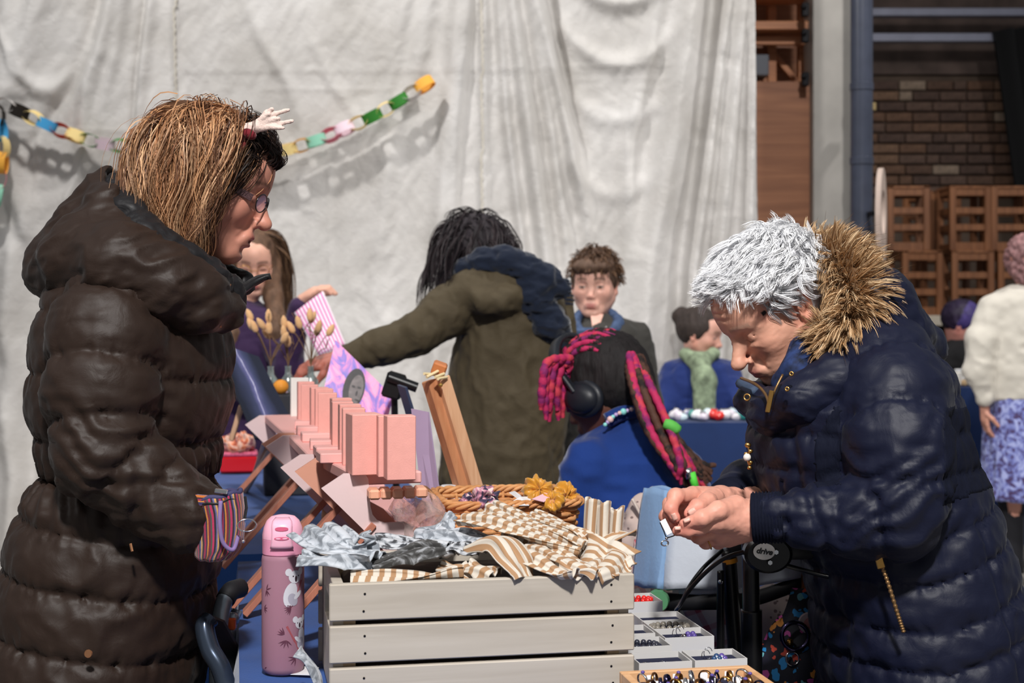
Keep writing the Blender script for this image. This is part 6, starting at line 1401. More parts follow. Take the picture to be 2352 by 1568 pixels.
        return P+n*d[:, None]
    coat = cloth_obj('padded_coat', g, m_nv, t, fn=creases)
    def kp(P):
        x, y = PX_(P); ya, yb = 930, 1175-(x-2150)*.42; return (x > 2168-(y-930)*.02) & (x < 2300) & (y > ya) & (y < yb) & (P[:, 1] < 2.24)
    extract('knit_side_panel', coat, kp, m_rib, coat, .0005)
    def kp2(P):
        x, y = PX_(P); return (x > 1868+np.maximum(0, 1010-y)*.55) & (x < 1935) & (y > 930) & (y < 1120) & (P[:, 1] < 2.15)
    extract('knit_side_panel', coat, kp2, m_rib, coat, .0005)
    # cuffs
    for a_, b_, r_ in ((W(1800, 1187, 2.012), W(1728, 1189, 2.022), .036), (W(1700, 1135, 2.262), W(1668, 1146, 2.20), .031)):
        pc = spline([a_, a_*.5+b_*.5, b_], 40); MB().tube(pc, r_*(1+.03*np.sign(np.sin(np.arange(40)*1.6))), 26).build('ribbed_cuff', m_rib, coat, smooth='all')
    # collar, hood
    g = SDF((.30, 1.92, 1.02), (.68, 2.46, 1.33), .0042)
    g.chain([W(1730, 918, 2.2), W(1772, 945, 2.11), W(1840, 918, 2.06), W(1920, 875, 2.06), W(1990, 825, 2.10)], [.024, .030, .034, .036, .04], .02)
    g.chain([W(1730, 918, 2.2), W(1765, 915, 2.30), W(1840, 870, 2.35), W(1910, 840, 2.35), W(1990, 810, 2.3)], [.024, .030, .034, .036, .04], .02)
    cloth_obj('collar', g, m_nv, t, wr=.003, wscale=(20, 20, 45))
    g = SDF((.42, 1.94, 1.12), (.72, 2.44, 1.36), .0042)
    g.chain([W(1960, 770, 2.12), W(2010, 700, 2.13), W(1975, 640, 2.16)], [.05, .045, .03], .03); g.chain([W(1960, 770, 2.28), W(2010, 700, 2.27), W(1975, 640, 2.24)], [.05, .045, .03], .03)
    g.ell(W(2012, 700, 2.2), (.042, .10, .050), roty(.35), k=.04); g.chain([W(1950, 790, 2.12), W(2060, 770, 2.14), W(2110, 800, 2.2)], [.045, .045, .035], .03); g.chain([W(1950, 790, 2.28), W(2060, 770, 2.26), W(2110, 800, 2.2)], [.045, .045, .035], .03)
    cloth_obj('hood', g, m_nv, t, wr=.0035, wscale=(16, 16, 34), wseed=5)
    MB().tube(spline([W(1702, 868, 2.14), W(1735, 882, 2.09), W(1758, 905, 2.065), W(1768, 935, 2.04)], 20), .0022, 6).build('zip', m_zipg, coat, smooth='all')
    MB().tube(spline([W(1700, 880, 2.18), W(1735, 900, 2.12)], 8), .008, 8).build('collar_lining', M('slate_lining', (58, 74, 98), .7, bump=.5, bscale=90), coat, smooth='all')
    MB().tube(spline([W(1798, 860, 2.035), W(1785, 885, 2.028), W(1772, 915, 2.028)], 10), .0018, 6).build('zip', m_zipg, coat, smooth='all')
    MB().box(W(1768, 922, 2.022), (.0035, .0016, .016), roty(.2), .001).build('zip_pull', m_goldc, coat)
    for px, py, dd in ((1716, 912, 2.09), (1818, 858, 2.015), (1808, 893, 2.008)): MB().torus(W(px, py, dd), .0045 if px < 1800 else .0025, .0013, (-.5, -1, .2), 18, 6).build('popper', m_goldc, coat, smooth='all')
    zp = spline([W(2020, 1284, 1.978), W(2040, 1340, 1.972), W(2062, 1410, 1.968), W(2076, 1452, 1.966)], 60); MB().tube(zp, .0030*(1+.25*np.sin(np.arange(60)*2.1)), 6).build('pocket_zip', m_zipg, coat, smooth='all'); MB().box(W(2019, 1284, 1.973), (.0055, .002, .013), roty(-.25), .001).build('zip_pull', m_goldc, coat)
    # floral blouse collar at the neck
    g = SDF((.36, 2.02, 1.08), (.60, 2.4, 1.26), .005); g.chain([W(1842, 800, 2.12), W(1830, 850, 2.10), W(1800, 880, 2.12)], [.02, .022, .02], .01); cloth_obj('blouse_collar', g, M('navy_white_print', (24, 40, 78), .8, var=.9, vscale=70), t)
    # --- white hair
    sc = hc+R @ (np.array([-.014, 0, .030])*.905); rad = np.array([.091, .071, .082])
    g = SDF(sc-.16, sc+.16, .004); g.ell(sc, (.094, .074, .085), R, k=.02); g.ell(sc+R @ np.array([.040, 0, .048]), (.040, .058, .034), R, k=.03); g.ell(hc+Rs @ np.array([.085, 0, -.050]), (.097, .11, .127), R, k=.015, mode='s'); g.ell(hc+Rs @ np.array([-.01, .09, -.02]), (.027, .03, .038), R, k=.012, mode='s')
    wc = [(252, 252, 253), (246, 246, 248), (236, 237, 240), (255, 255, 255), (214, 216, 221)]
    def hcw(P):
        c = np.array(lin((228, 228, 232)))[None]*(1+.2*fbm(P*np.array([50, 50, 50]), 3, 3))[:, None]; return c
    cloth_obj('hair_mass', g, m_hairm, t, col=hcw)
    def cond(v): return ((v[:, 2] > .10) | ((v[:, 0] < -.25) & (v[:, 2] > -.55))) & ~((v[:, 0] > .45) & (v[:, 2] < .55)) & ~((v[:, 0] > -.35) & (v[:, 2] < .16) & (np.abs(v[:, 1]) > .55))
    def flow(p, s):
        f = np.zeros_like(p); k = np.sin(p[:, 1]*60+p[:, 0]*40); f[:, 0] = .75*(p[:, 2] > .02)-.6*(p[:, 2] <= .02)-.3*(p[:, 0] < -.04); f[:, 1] = .35*k+.4*np.sign(p[:, 1]); f[:, 2] = .15*np.cos(p[:, 0]*70)-.5*(p[:, 2] < .02)+.45*(p[:, 0] > .045); return f
    rt = roots_on(1100, cond, 3); G = hair_sim(sc, rad, R, rt, np.where(rt[:, 0] > .3, .042, .052), 10, gw=.06, flow=flow, fw=.36, off=(.06, .22), wave=.007, wfreq=16, seed=8, lift=.40, noise=.2); G = clump(G, 14, .0032, 9, .55)
    col = hcol(len(G), 10, wc, 4); strands('hair', G, np.random.default_rng(2).uniform(.0006, .0010, len(G)), col, t, m_hairm, 1)
    rf_ = roots_on(170, lambda v: (v[:, 0] > .40) & (v[:, 0] < .80) & (v[:, 2] > .44) & (np.abs(v[:, 1]) < .75), 32)
    def ff_(p, s): f = np.zeros_like(p); f[:, 0] = .7-.6*s; f[:, 1] = np.sign(p[:, 1])*.4; f[:, 2] = .25-.9*s; return f
    G = clump(hair_sim(sc, rad, R, rf_, .040, 11, gw=.12, flow=ff_, fw=.35, off=(.04, .16), wave=.006, wfreq=14, seed=33, lift=.5, noise=.3), 10, .0030, 34, .5); strands('fringe', G, .0007, hcol(len(G), 11, wc, 36), t, m_hairm, 1)
    rs_ = roots_on(220, lambda v: (v[:, 0] > .15) & (v[:, 0] < .55) & (np.abs(v[:, 1]) > .72) & (v[:, 2] > -.12) & (v[:, 2] < .3), 12)
    def fs_(p, s): f = np.zeros_like(p); f[:, 0] = -.5; f[:, 2] = -.6; return f
    G = clump(hair_sim(sc, rad, R, rs_, .040, 10, gw=.05, flow=fs_, fw=.4, off=(.05, .12), wave=.003, seed=18, lift=.2, noise=.15), 8, .002, 19); sd_ = ((G[:, 0]-sc) @ R)[:, 1] > 0
    for q_ in (sd_, ~sd_): strands('side_hair', G[q_], .0006, hcol(int(q_.sum()), 10, [(196, 198, 202), (160, 162, 166), (216, 216, 218)], 6), t, m_hairm)
    # --- fur trim on the hood
    ring = spline([W(1900, 592, 2.24), W(1932, 604, 2.17), W(1966, 655, 2.12), W(1970, 720, 2.10), W(1952, 772, 2.09), W(1932, 798, 2.10), W(1920, 785, 2.12)], 60)
    ring2 = spline([W(1868, 580, 2.26), W(1900, 600, 2.32), W(1930, 660, 2.36), W(1920, 740, 2.36), W(1880, 800, 2.33)], 30)
    g = SDF((.36, 1.99, 1.12), (.62, 2.44, 1.36), .004); g.chain(ring[::4], [.028]*15, .01); g.chain(ring2[::3], [.026]*10, .01)
    fur = cloth_obj('fur_base', g, M('fur_base', (96, 70, 46), .95), t)
    rg = np.random.default_rng(11)
    def furry(ring, n, seed):
        rg = np.random.default_rng(seed); i = rg.integers(0, len(ring)-1, n); tt = np.gradient(ring, axis=0)[i]; tt /= np.linalg.norm(tt, axis=1, keepdims=True); nr = rg.normal(0, 1, (n, 3)); nr -= tt*np.sum(nr*tt, 1, keepdims=True); nr /= np.linalg.norm(nr, axis=1, keepdims=True)
        p = ring[i]+tt*rg.uniform(-.006, .006, (n, 1))+nr*.026; m = 7; out = np.zeros((n, m, 3)); v = nr*.7+np.array([.22, -.1, .12])+tt*.30+rg.normal(0, .12, (n, 3)); Lf = rg.uniform(.022, .05, n)
        ccol = np.sin(ring[i][:, 0]*140+nr[:, 2]*3)
        for k in range(m):
            out[:, k] = p; v = v/np.linalg.norm(v, axis=1, keepdims=True); p = p+v*(Lf/(m-1))[:, None]; v = v*.8+np.array([.02, 0, -.10])+tt*.12*ccol[:, None]
        return out
    G = np.vstack([furry(ring, 1900, 1), furry(ring2, 600, 2)]); G = clump(G, 8, .0028, 4, .45); m = G.shape[1]; cc = hcol(len(G), m, [(168, 128, 86), (212, 172, 128), (240, 212, 172), (104, 74, 48)], 8, 1., 1., [.3, .3, .25, .15]); strands('fur_trim', G, np.random.default_rng(3).uniform(.0005, .0009, len(G)), cc, t, m_hairm, 1)
    gh = furry(ring, 500, 6); gh = gh[:, :1]+(gh-gh[:, :1])*1.45; strands('guard_hair', gh, .0004, hcol(len(gh), m, [(44, 32, 26), (120, 90, 60)], 9), t, m_hairm)
    # --- brooch
    br = thing('pearl_brooch', 'gold sprig brooch with a pearl on the navy coat front', 'brooch', W(1718, 1060, 2.10)); bz = lambda x, y, d: W(x, y, d)
    MB().tube(spline([bz(1716, 1020, 2.12), bz(1722, 1035, 2.10), bz(1718, 1055, 2.098), bz(1724, 1075, 2.105)], 14), .0020, 6).build('stem', m_goldc, br, smooth='all')
    for x, y, r in ((1718, 1022, .005), (1724, 1036, .004), (1714, 1042, .0038), (1724, 1062, .004), (1722, 1074, .0038)): MB().ball(bz(x, y, 2.095), (r, r*.6, r*.8), 10, 6).build('gold_leaf', m_goldc, br, smooth='all')
    MB().ball(bz(1716, 1050, 2.09), .0058, 14, 10).build('pearl', M('white_pearl', (238, 232, 226), .15, coat=.6), br, smooth='all')
    # --- earring held in the fingers
    er = thing('held_necklace', 'fine black necklace with silver clasp and small card held between the fingers', 'necklace', W(1535, 1240, 2.03))
    MB().tube(spline([W(1560, 1224, 2.01), W(1545, 1231, 2.02), W(1531, 1233, 2.03), W(1524, 1218, 2.04), W(1516, 1200, 2.05)], 30), .0009, 5).build('cord', m_blk, er)
    MB().torus(W(1527, 1247, 2.028), .0038, .0009, (.3, -1, 0), 16, 6, sy=1.4).ball(W(1531, 1236, 2.028), .0022).build('clasp', m_silver, er, smooth='all'); card('small_card', [W(1516, 1197, 2.055), W(1528, 1190, 2.06), W(1544, 1222, 2.05), W(1532, 1229, 2.045)], .0005, m_whitecard, None, None, er)
m_zipg = M('zip_brass', (150, 116, 78), .4, metal=.8); m_goldc = M('gold_metal', (214, 164, 92), .28, metal=1.)
build_w2()
# ================= other people in the hall =================
def simple_torso(name, t, rows, d, mat, vox=.008, arms=(), pw=2.3, wr=.004, wscale=(14, 14, 24), seed=1, k=.02, extra=None, col=None):
    zs_ = [W(0, y, d)[2] for y, *_ in rows]; L = np.array([W(l, 0, d)[0] for _, l, *_ in rows]); Rr = np.array([W(r, 0, d)[0] for _, _, r, _ in rows]); b = [r[3] for r in rows]
    lo = np.array([L.min()-.05, d-max(b)-.12, min(zs_)-.02]); hi = np.array([Rr.max()+.05, d+max(b)+.12, max(zs_)+.03])
    for p, r in arms: p = np.asarray(p); lo = np.minimum(lo, p.min(0)-max(r)-.02); hi = np.maximum(hi, p.max(0)+max(r)+.02)
    g = SDF(lo, hi, vox); g.loft(zs_, (L+Rr)/2, [d]*len(rows), (Rr-L)/2, b, k=k, pw=pw)
    for p, r in arms: g.chain(p, r, .025)
    if extra: extra(g)
    return cloth_obj(name, g, mat, t, wr=wr, wscale=wscale, wseed=seed, col=col)
def hand_simple(p, fwd, up, s=1., curl=.6, vox=.004, skin=(214, 160, 140), r=None):
    """small open-ended hand: palm, four fingers, thumb"""
    p = np.asarray(p, float); f = np.asarray(fwd, float); f /= np.linalg.norm(f); u = np.asarray(up, float); u -= f*(u@f); u /= np.linalg.norm(u); sd = np.cross(f, u)
    g = SDF(p-.14*s, p+.14*s, vox); g.cone(p, p+f*.055*s, .022*s, .020*s, .01)
    g.ell(p+f*.045*s, np.array([.040, .034, .016])*s, np.stack([f, sd, u], 1), k=.012)
    for i, (o, l) in enumerate(((-.026, .060), (-.009, .068), (.009, .064), (.025, .050))):
        a = p+f*.078*s+sd*o*s; b = a+(f*math.cos(curl*.6)-u*math.sin(curl*.6))*l*.5*s; c = b+(f*math.cos(curl*1.6)-u*math.sin(curl*1.6))*l*.5*s; g.chain([a-f*.02*s, a, b, c], np.array([.010, .0095, .0085, .007])*s, .004)
    a = p+f*.03*s-sd*.03*s; g.chain([p+f*.01*s-sd*.015*s, a, a+(f*.6-sd*.5-u*.5)*.035*s, a+(f*1.2-sd*.5-u*.9)*.045*s], np.array([.014, .011, .010, .008])*s, .006)
    P, Q = g.mesh(); return P, Q, np.array(lin(skin))
def seat_chair(label, x, y, rz, mat=None):
    t = thing('stall_chair', label, 'chair', (x, y, 0), rz); mt = mat or m_alud; sm = M('chair_seat', (40, 42, 48), .6)
    MB().box((0, 0, .44), (.20, .20, .015), bev=.006).build('seat', sm, t, False); MB().box((-.20, 0, .66), (.012, .19, .10), bev=.006).build('backrest', sm, t, False)
    for sx in (-1, 1):
        for sy in (-1, 1): MB().tube([(sx*.18, sy*.18, .43 if sx > 0 else .76), (sx*.20, sy*.19, 0)], .011, 8).build('leg', mt, t, False, True)
def seated_legs(t, hip, fwd, mat=None, w=.09, sh=.47):
    f = np.asarray(fwd, float); s = np.array([-f[1], f[0], 0]); 
    for q in (-1, 1):
        a = np.array([hip[0], hip[1], sh+.06])+s*q*w; b = a+f*.40; c = np.array([b[0], b[1], .07])
        MB().tube(spline([a, b-f*.04, b+np.array([0, 0, -.06]), c], 18), np.linspace(.085, .05, 18), 14).build('trouser_leg', mat or m_trous, t, smooth='all')
        v, fc_ = MB().ball(c+f*.05+np.array([0, 0, -.025]), (.12, .045, .045), 14, 8, rotz(math.atan2(f[1], f[0]))).raw(); v[:, 2] = np.maximum(v[:, 2], 0); meshobj('shoe', v, fc_, m_shoe, t, smooth=True)
m_hairb = M('hair_matte', (60, 50, 40), .75, attr=True, bump=.6, bscale=160, stretch=(1, 1, .2), bdist=.004)
def hair_blob(t, g, col, n=0, var=.25, name='hair_mass'):
    return cloth_obj(name, g, m_hairb, t, wr=.003, wscale=(40, 40, 18), col=lambda P: np.array(lin(col))[None]*(1+var*fbm(P*np.array([70, 70, 16]), 3, 3))[:, None])
# ---- person in the olive coat, seen from behind
def build_w3():
    d = 4.3; t = thing('person', 'person with dark wavy hair in an olive coat and navy scarf, reaching across the stall', 'person', (W(1150, 0, d)[0], d, 0))
    sk = (186, 122, 104); hc = W(1092, 592, 4.28); R = head_axes(math.radians(140), math.radians(30))
    Hd = head(hc, R, W(1140, 690, d), 1., .005, sk); hd = hand_simple(W(775, 822, 4.12), (-.85, -.1, -.25), (.1, -.3, 1), 1.05, .5, .004, (176, 104, 88))
    bod = limbs([([W(1140, 660, d), W(1155, 760, d), W(1155, 1000, d)], (.06, .12, .13)), ([W(1075, 672, 4.2), W(960, 762, 4.14), W(775, 822, 4.12)], (.045, .035, .024)), ([W(1250, 700, 4.4), W(1275, 860, 4.42), W(1240, 980, 4.3)], (.045, .035, .03)), ([W(1110, 1080, d), W(1108, 1360, d), W(1105, 1620, d)], (.08, .06, .045)), ([W(1210, 1080, d), W(1210, 1360, d), W(1212, 1620, d)], (.08, .06, .045))], skin=sk)
    V, Q, C = join_parts([Hd, hd, bod]); meshobj('body', V, Q, m_skin, t, smooth=True, col=C)
    m_ol = nylon('olive_cotton', (78, 68, 50), .75, .2)
    rows = [(606, 1098, 1210, .09), (640, 1062, 1262, .15), (690, 1055, 1290, .18), (760, 1050, 1302, .185), (850, 1035, 1308, .19), (950, 1022, 1302, .195), (1040, 1014, 1292, .20), (1112, 1010, 1284, .20)]
    arms = [([W(1092, 668, 4.2), W(1030, 715, 4.16), W(955, 765, 4.13), W(880, 795, 4.12), W(806, 818, 4.12)], (.075, .068, .058, .050, .042)), ([W(1262, 690, 4.42), W(1285, 850, 4.42), W(1250, 980, 4.3)], (.07, .06, .05))]
    def fold(g):
        g.chain([W(1062, 668, 4.12), W(1110, 690, 4.09), W(1170, 690, 4.09), W(1215, 668, 4.12)], [.022, .026, .026, .02], .04); g.ell(W(1130, 650, 4.14), (.10, .05, .055), k=.04)
    coat = simple_torso('olive_coat', t, rows, d, m_ol, .0075, arms, extra=fold, wr=.006, wscale=(16, 16, 11), seed=3)
    MB().tube(spline([W(812, 815, 4.12), W(790, 822, 4.12)], 4), .036, 14).build('knit_cuff', M('navy_cuff', (26, 32, 48), .9), coat, smooth=True)
    legs_and_shoes(t, (W(1110, 0, d)[0], d), (W(1212, 0, d)[0], d), (-.5, .85, 0), .80)
    g = SDF(hc-.2, hc+.2, .006); g.ell(hc+np.array([.0, 0, .022]), (.115, .108, .112), k=.02); g.chain([hc+np.array([-.05, -.02, -.03]), hc+np.array([-.075, -.02, -.09]), hc+np.array([-.085, -.01, -.135])], [.05, .035, .02], .03); g.chain([hc+np.array([.04, 0, 0]), hc+np.array([.09, 0, -.04])], [.07, .05], .03)
    hair_blob(t, g, (38, 31, 36), var=.4)
    rt = roots_on(260, lambda v: v[:, 2] > -.5, 5); Gh = clump(hair_sim(hc+np.array([0, 0, .022]), (.114, .107, .110), np.eye(3), rt, .17, 14, gw=.4, flow=lambda p, s: np.array([[-.3, -.1, 0]])*np.ones((len(p), 1)), fw=.3, off=(.04, .22), wave=.012, wfreq=7, seed=6, lift=.2), 7, .004, 7); strands('hair', Gh, .0012, hcol(len(Gh), 14, [(34, 28, 32), (58, 48, 50), (22, 18, 22)], 8), t, m_hairm, 1)
    m_sc = M('navy_scarf_wool', (17, 27, 46), .95, bump=.5, bscale=150, sheen=.4)
    sc_ = thing('wool_scarf', 'navy wool scarf wound over olive coat shoulders with a fringed end', 'scarf', W(1190, 640, 4.15))
    g = SDF((-.25, 4.0, 1.15), (.22, 4.55, 1.46), .006); g.chain([W(1045, 655, 4.2), W(1068, 622, 4.16), W(1110, 600, 4.13), W(1160, 598, 4.12), W(1210, 618, 4.12), W(1255, 640, 4.12), W(1290, 662, 4.14)], [.024, .030, .034, .038, .038, .036, .028], .02); g.chain([W(1180, 610, 4.14), W(1225, 680, 4.13), W(1262, 740, 4.15), W(1290, 800, 4.2)], [.04, .046, .048, .04], .03); g.chain([W(1050, 650, 4.22), W(1090, 620, 4.4), W(1160, 610, 4.42), W(1220, 630, 4.35)], [.03, .04, .04, .04], .02)
    cloth_obj('scarf_wrap', g, m_sc, sc_, wr=.006, wscale=(22, 22, 40), wseed=4)
    fr = MB()
    for i in range(14): p = W(1288+i*.8, 640+i*4.5, 4.12); fr.tube([p, p+np.array([.018+.006*(i % 3), -.005, .004*(i % 2)-.004])], .0022, 4)
    fr.build('fringe', m_sc, sc_)
build_w3()
# ---- boy in the dark jacket
def build_w4():
    d = 4.9; t = thing('person', 'boy with short brown hair in a dark jacket with denim collar', 'person', (W(1385, 0, d)[0], d, 0)); sk = (222, 172, 154)
    hc = W(1366, 656, d); R = head_axes(math.radians(-102), math.radians(4))
    Hd = head(hc, R, W(1378, 760, d), .97, .0042, sk, nose=.92, jaw=.97, lips=(196, 116, 112), brow=(104, 76, 60), mouth=0., lip=.72, eyes='open', neck_r=.046)
    bod = limbs([([W(1378, 740, d), W(1385, 820, d), W(1388, 1060, d)], (.05, .10, .11)), ([W(1310, 775, d), W(1295, 930, d), W(1300, 1050, d)], (.04, .035, .03)), ([W(1460, 775, d), W(1482, 930, d), W(1480, 1050, d)], (.04, .035, .03)), ([W(1350, 1080, d), W(1350, 1520, d)], (.07, .04)), ([W(1425, 1080, d), W(1425, 1520, d)], (.07, .04))], skin=sk)
    V, Q, C = join_parts([Hd, bod]); meshobj('body', V, Q, m_skin, t, smooth=True, col=C)
    m_jk = M('dark_jacket', (52, 50, 46), .8, bump=.3, bscale=60, sheen=.1); m_den = M('denim', (62, 80, 112), .85, var=.25, vscale=60, bump=.3, bscale=300)
    simple_torso('jacket', t, [(722, 1345, 1415, .05), (742, 1318, 1452, .10), (780, 1302, 1478, .125), (850, 1298, 1486, .13), (1000, 1302, 1484, .135), (1130, 1302, 1484, .135)], d, m_jk, .008, [([W(1318, 775, d), W(1300, 930, d), W(1302, 1060, d)], (.055, .05, .042)), ([W(1462, 775, d), W(1486, 930, d), W(1484, 1060, d)], (.055, .05, .042))])
    MB().prism([W(1356, 718, d-.075), W(1386, 722, d-.075), W(1372, 760, d-.118), W(1362, 762, d-.118)], 0, 0, (0, .02, 0)).build('bare_neck_opening', m_skin if False else M('neck_skin', sk, .5, sss=.1), t)
    for a, b in (([W(1338, 716, d-.02), W(1322, 742, d-.08), W(1352, 790, d-.135)], .026), ([W(1402, 716, d-.02), W(1420, 745, d-.09), W(1374, 790, d-.135)], .028)):
        pc = spline(a, 14); g = SDF(pc.min(0)-.05, pc.max(0)+.05, .006); g.chain(pc[::2], [.012, .015, .017, .018, .017, .015, .010], .008); cloth_obj('denim_collar', g, m_den, t, wr=.002)
    MB().box(W(1330, 800, d-.12), (.055, .012, .07), None, .01).build('denim_front', m_den, t)
    for p in ((1322, 740), (1345, 770), (1392, 752)): MB().ball(W(*p, d-.15), .004).build('popper', m_silver, t)
    g = SDF(hc-.16, hc+.17, .005); sc = hc+R @ np.array([-.016, 0, .034]); g.ell(sc, (.105, .083, .095), R, k=.02); g.ell(hc+R @ np.array([.075, 0, .068]), (.034, .062, .026), R, k=.02); g.ell(hc+R @ np.array([.075, 0, -.045]), (.075, .10, .088), R, k=.012, mode='s'); g.ell(hc+R @ np.array([-.01, 0, -.09]), (.16, .16, .085), R, k=.012, mode='s')
    hair_blob(t, g, (92, 70, 56))
    rt = roots_on(260, lambda v: (v[:, 2] > .12) | ((v[:, 0] < .1) & (v[:, 2] > -.25)), 9); Gh = clump(hair_sim(sc, (.102, .080, .092), R, rt, .05, 9, gw=.10, flow=lambda p, s: np.array([[.7, .15, -.1]])*np.ones((len(p), 1)), fw=.35, off=(.06, .20), wave=.003, seed=9, lift=.4), 8, .004, 3); strands('hair', Gh, .0011, hcol(len(Gh), 9, [(96, 72, 56), (130, 98, 74), (70, 52, 42)], 4), t, m_hairm, 1)
    legs_and_shoes(t, (W(1350, 0, d)[0], d), (W(1425, 0, d)[0], d), (0, -1, 0), .66)
build_w4()
# ---- person with headphones and pink braids
def build_w6():
    d = 3.4; t = thing('person', 'person seated in a royal blue jumper with pink and black braids and headphones', 'person', (W(1450, 0, d)[0], d, 0)); sk = (106, 66, 54)
    hc = W(1385, 895, d); R = head_axes(math.radians(148), math.radians(28))
    Hd = head(hc, R, W(1440, 1000, d), 1., .004, sk, brow=(30, 22, 20), lips=(110, 60, 56))
    bod = limbs([([W(1440, 960, d), W(1455, 1060, d), W(1460, 1230, d)], (.055, .12, .13)), ([W(1365, 1080, 3.32), W(1330, 1190, 3.32), W(1305, 1285, 3.6)], (.035, .035, .03)), ([W(1545, 1090, 3.43), W(1595, 1200, 3.48), W(1560, 1285, 3.7)], (.035, .035, .03))], skin=sk)
    V, Q, C = join_parts([Hd, bod]); meshobj('body', V, Q, m_skin, t, smooth=True, col=C)
    m_bl = M('royal_blue_knit', (16, 52, 122), .9, var=.12, vscale=10, bump=.5, bscale=240, stretch=(1, 1, .3), sheen=.3)
    simple_torso('knit_jumper', t, [(932, 1395, 1470, .06), (958, 1372, 1492, .085), (985, 1350, 1525, .12), (1035, 1308, 1572, .16), (1100, 1290, 1608, .185), (1200, 1284, 1632, .195), (1400, 1290, 1640, .20)], d, m_bl, .007, [([W(1350, 1072, 3.28), W(1325, 1190, 3.3), W(1300, 1290, 3.6)], (.062, .06, .05)), ([W(1560, 1085, 3.42), W(1600, 1200, 3.48), W(1560, 1290, 3.7)], (.062, .06, .05))], wr=.006, wscale=(9, 9, 13))
    cl = spline([W(1395, 965, 3.30), W(1425, 950, 3.31), W(1460, 945, 3.33), W(1490, 958, 3.37)], 16); MB().tube(cl, .018, 10).build('polo_collar', m_bl, t, smooth='all')
    seated_legs(t, (W(1455, 0, d)[0], d), (-.6, .8, 0)); seat_chair('grey stall chair under the headphone wearer', W(1460, 0, d)[0], d, math.radians(127))
    # dark hair mass and braids
    sc = hc+R @ np.array([-.014, 0, .03]); g = SDF(sc-.17, sc+.17, .005); g.ell(sc+R @ np.array([-.01, 0, 0]), (.112, .092, .105), R, k=.02); g.ell(sc+R @ np.array([-.05, 0, -.06]), (.06, .065, .05), R, k=.03); g.ell(hc+R @ np.array([.085, 0, -.04]), (.07, .1, .09), R, k=.012, mode='s'); hair_blob(t, g, (22, 16, 17), var=.5)
    cK, cP, cB, cM = lin((34, 24, 22)), lin((190, 40, 92)), lin((84, 54, 42)), lin((140, 36, 100)); cR = lin((206, 62, 80))
    def braid(path, r, cols, seed=0, tw=130.):
        p = spline(path, 70); s = np.r_[0, np.cumsum(np.linalg.norm(np.diff(p, axis=0), axis=1))]; rr = r*(1+.28*np.abs(np.sin(s*tw)))*np.interp(np.arange(70), [0, 55, 69], [1, 1, .5]); v, f = tube_geo(p, rr, 8); a = np.tile(np.arange(8), 70)*.785+np.repeat(s, 8)*tw; v = v+np.repeat(p, 8, 0)*0
        cc = np.array(cols)[(np.repeat((s*22+seed).astype(int), 8)+((np.sin(a) > .3)*1)) % len(cols)]; return v, f, cc
    def braids(name, lst, label=None):
        for i, (path, r, cols) in enumerate(lst): v, f, cc = braid(path, r, cols, i*3); meshobj(name, v, f, M('braid_hair', (60, 40, 36), .75, bump=.6, bscale=300, attr=True), t, smooth=True, col=cc, label=label)
    rg = random.Random(4); L = []
    for i in range(13):   # rows plaited over the crown
        y = -.075+.0125*i; pts = [sc+R @ (np.array([math.cos(a)*.114*math.sqrt(max(.05, 1-(y/.095)**2)), y, math.sin(a)*.108*math.sqrt(max(.05, 1-(y/.095)**2))])) for a in np.linspace(.35, 2.5, 8)]; L.append((pts, .0062, [cP, cK, cR, cP] if i % 2 else [cK, cM, cK, cP]))
    braids('cornrow', L)
    L = []
    for i in range(9):    # pink coils over the face
        x = 1252+i*7+rg.uniform(-4, 4); dd = 3.30+.012*i; L.append(([W(1312-i*2, 822+i*4, 3.33), W(x+8, 836+rg.uniform(-6, 6), dd-.03), W(x-4, 890, dd-.03), W(x-6+rg.uniform(-6, 6), 945+rg.uniform(-10, 25), dd-.02)], .0085, [cP, cR, cP, cM]))
    braids('coiled_braid', L, 'pink coiled braid')
    L = []
    for i in range(34):   # long tail down the back
        o = rg.uniform(-1, 1); pk = i % 2 == 0; e = (1556+i*2.6+rg.uniform(-6, 6), 1128-abs(i-16)*2+rg.uniform(-28, 8)); L.append(([W(1455+o*16, 818+rg.uniform(-8, 22), 3.32), W(1476+o*24, 890, 3.21+.003*i), W(1516+o*30, 990, 3.17+.003*i), W((1540+e[0])/2+o*16, 1062, 3.16+.003*i), W(*e, 3.17+.003*i)], .0078, [cP, cR, cM, cP] if pk and i < 24 else [cB, cK, cB, cB]))
    braids('long_braid', L)
    MB().tube(spline([W(1528, 972, 3.175), W(1543, 978, 3.17), W(1556, 988, 3.175)], 6), .013, 12).build('green_wrap', M('green_thread', (96, 190, 80), .7), t, smooth='all')
    for a, b, m_ in (((1578, 1075), (1584, 1098), m_silver), ((1588, 1085), (1598, 1122), M('lime_thread', (90, 220, 70), .7))): MB().tube([W(*a, 3.17), W(*b, 3.17)], .009, 8).build('braid_cuff', m_, t, smooth='all')
    bd_ = [M('mint_bead', (150, 226, 220), .2), M('lilac_bead', (196, 170, 220), .2), M('pink_bead', (240, 200, 196), .2)]
    nk = thing('bead_necklace', 'pastel bead necklace on royal blue jumper collar', 'necklace', W(1420, 960, 3.27))
    for i, p in enumerate(spline([W(1390, 975, 3.275), W(1415, 952, 3.275), W(1450, 940, 3.29)], 9)): MB().ball(p, .005+.003*(i % 4 == 2), 10, 7).build('bead', bd_[i % 3], nk, smooth='all')
    hp = thing('headphones', 'black over-ear headphones worn over pink and black braids', 'headphones', W(1345, 960, 3.27))
    m_hp = M('headphone_black', (30, 33, 40), .45)
    ec = hc+R @ np.array([.012, .088, -.012]); nl = R @ np.array([.12, 1, .08])
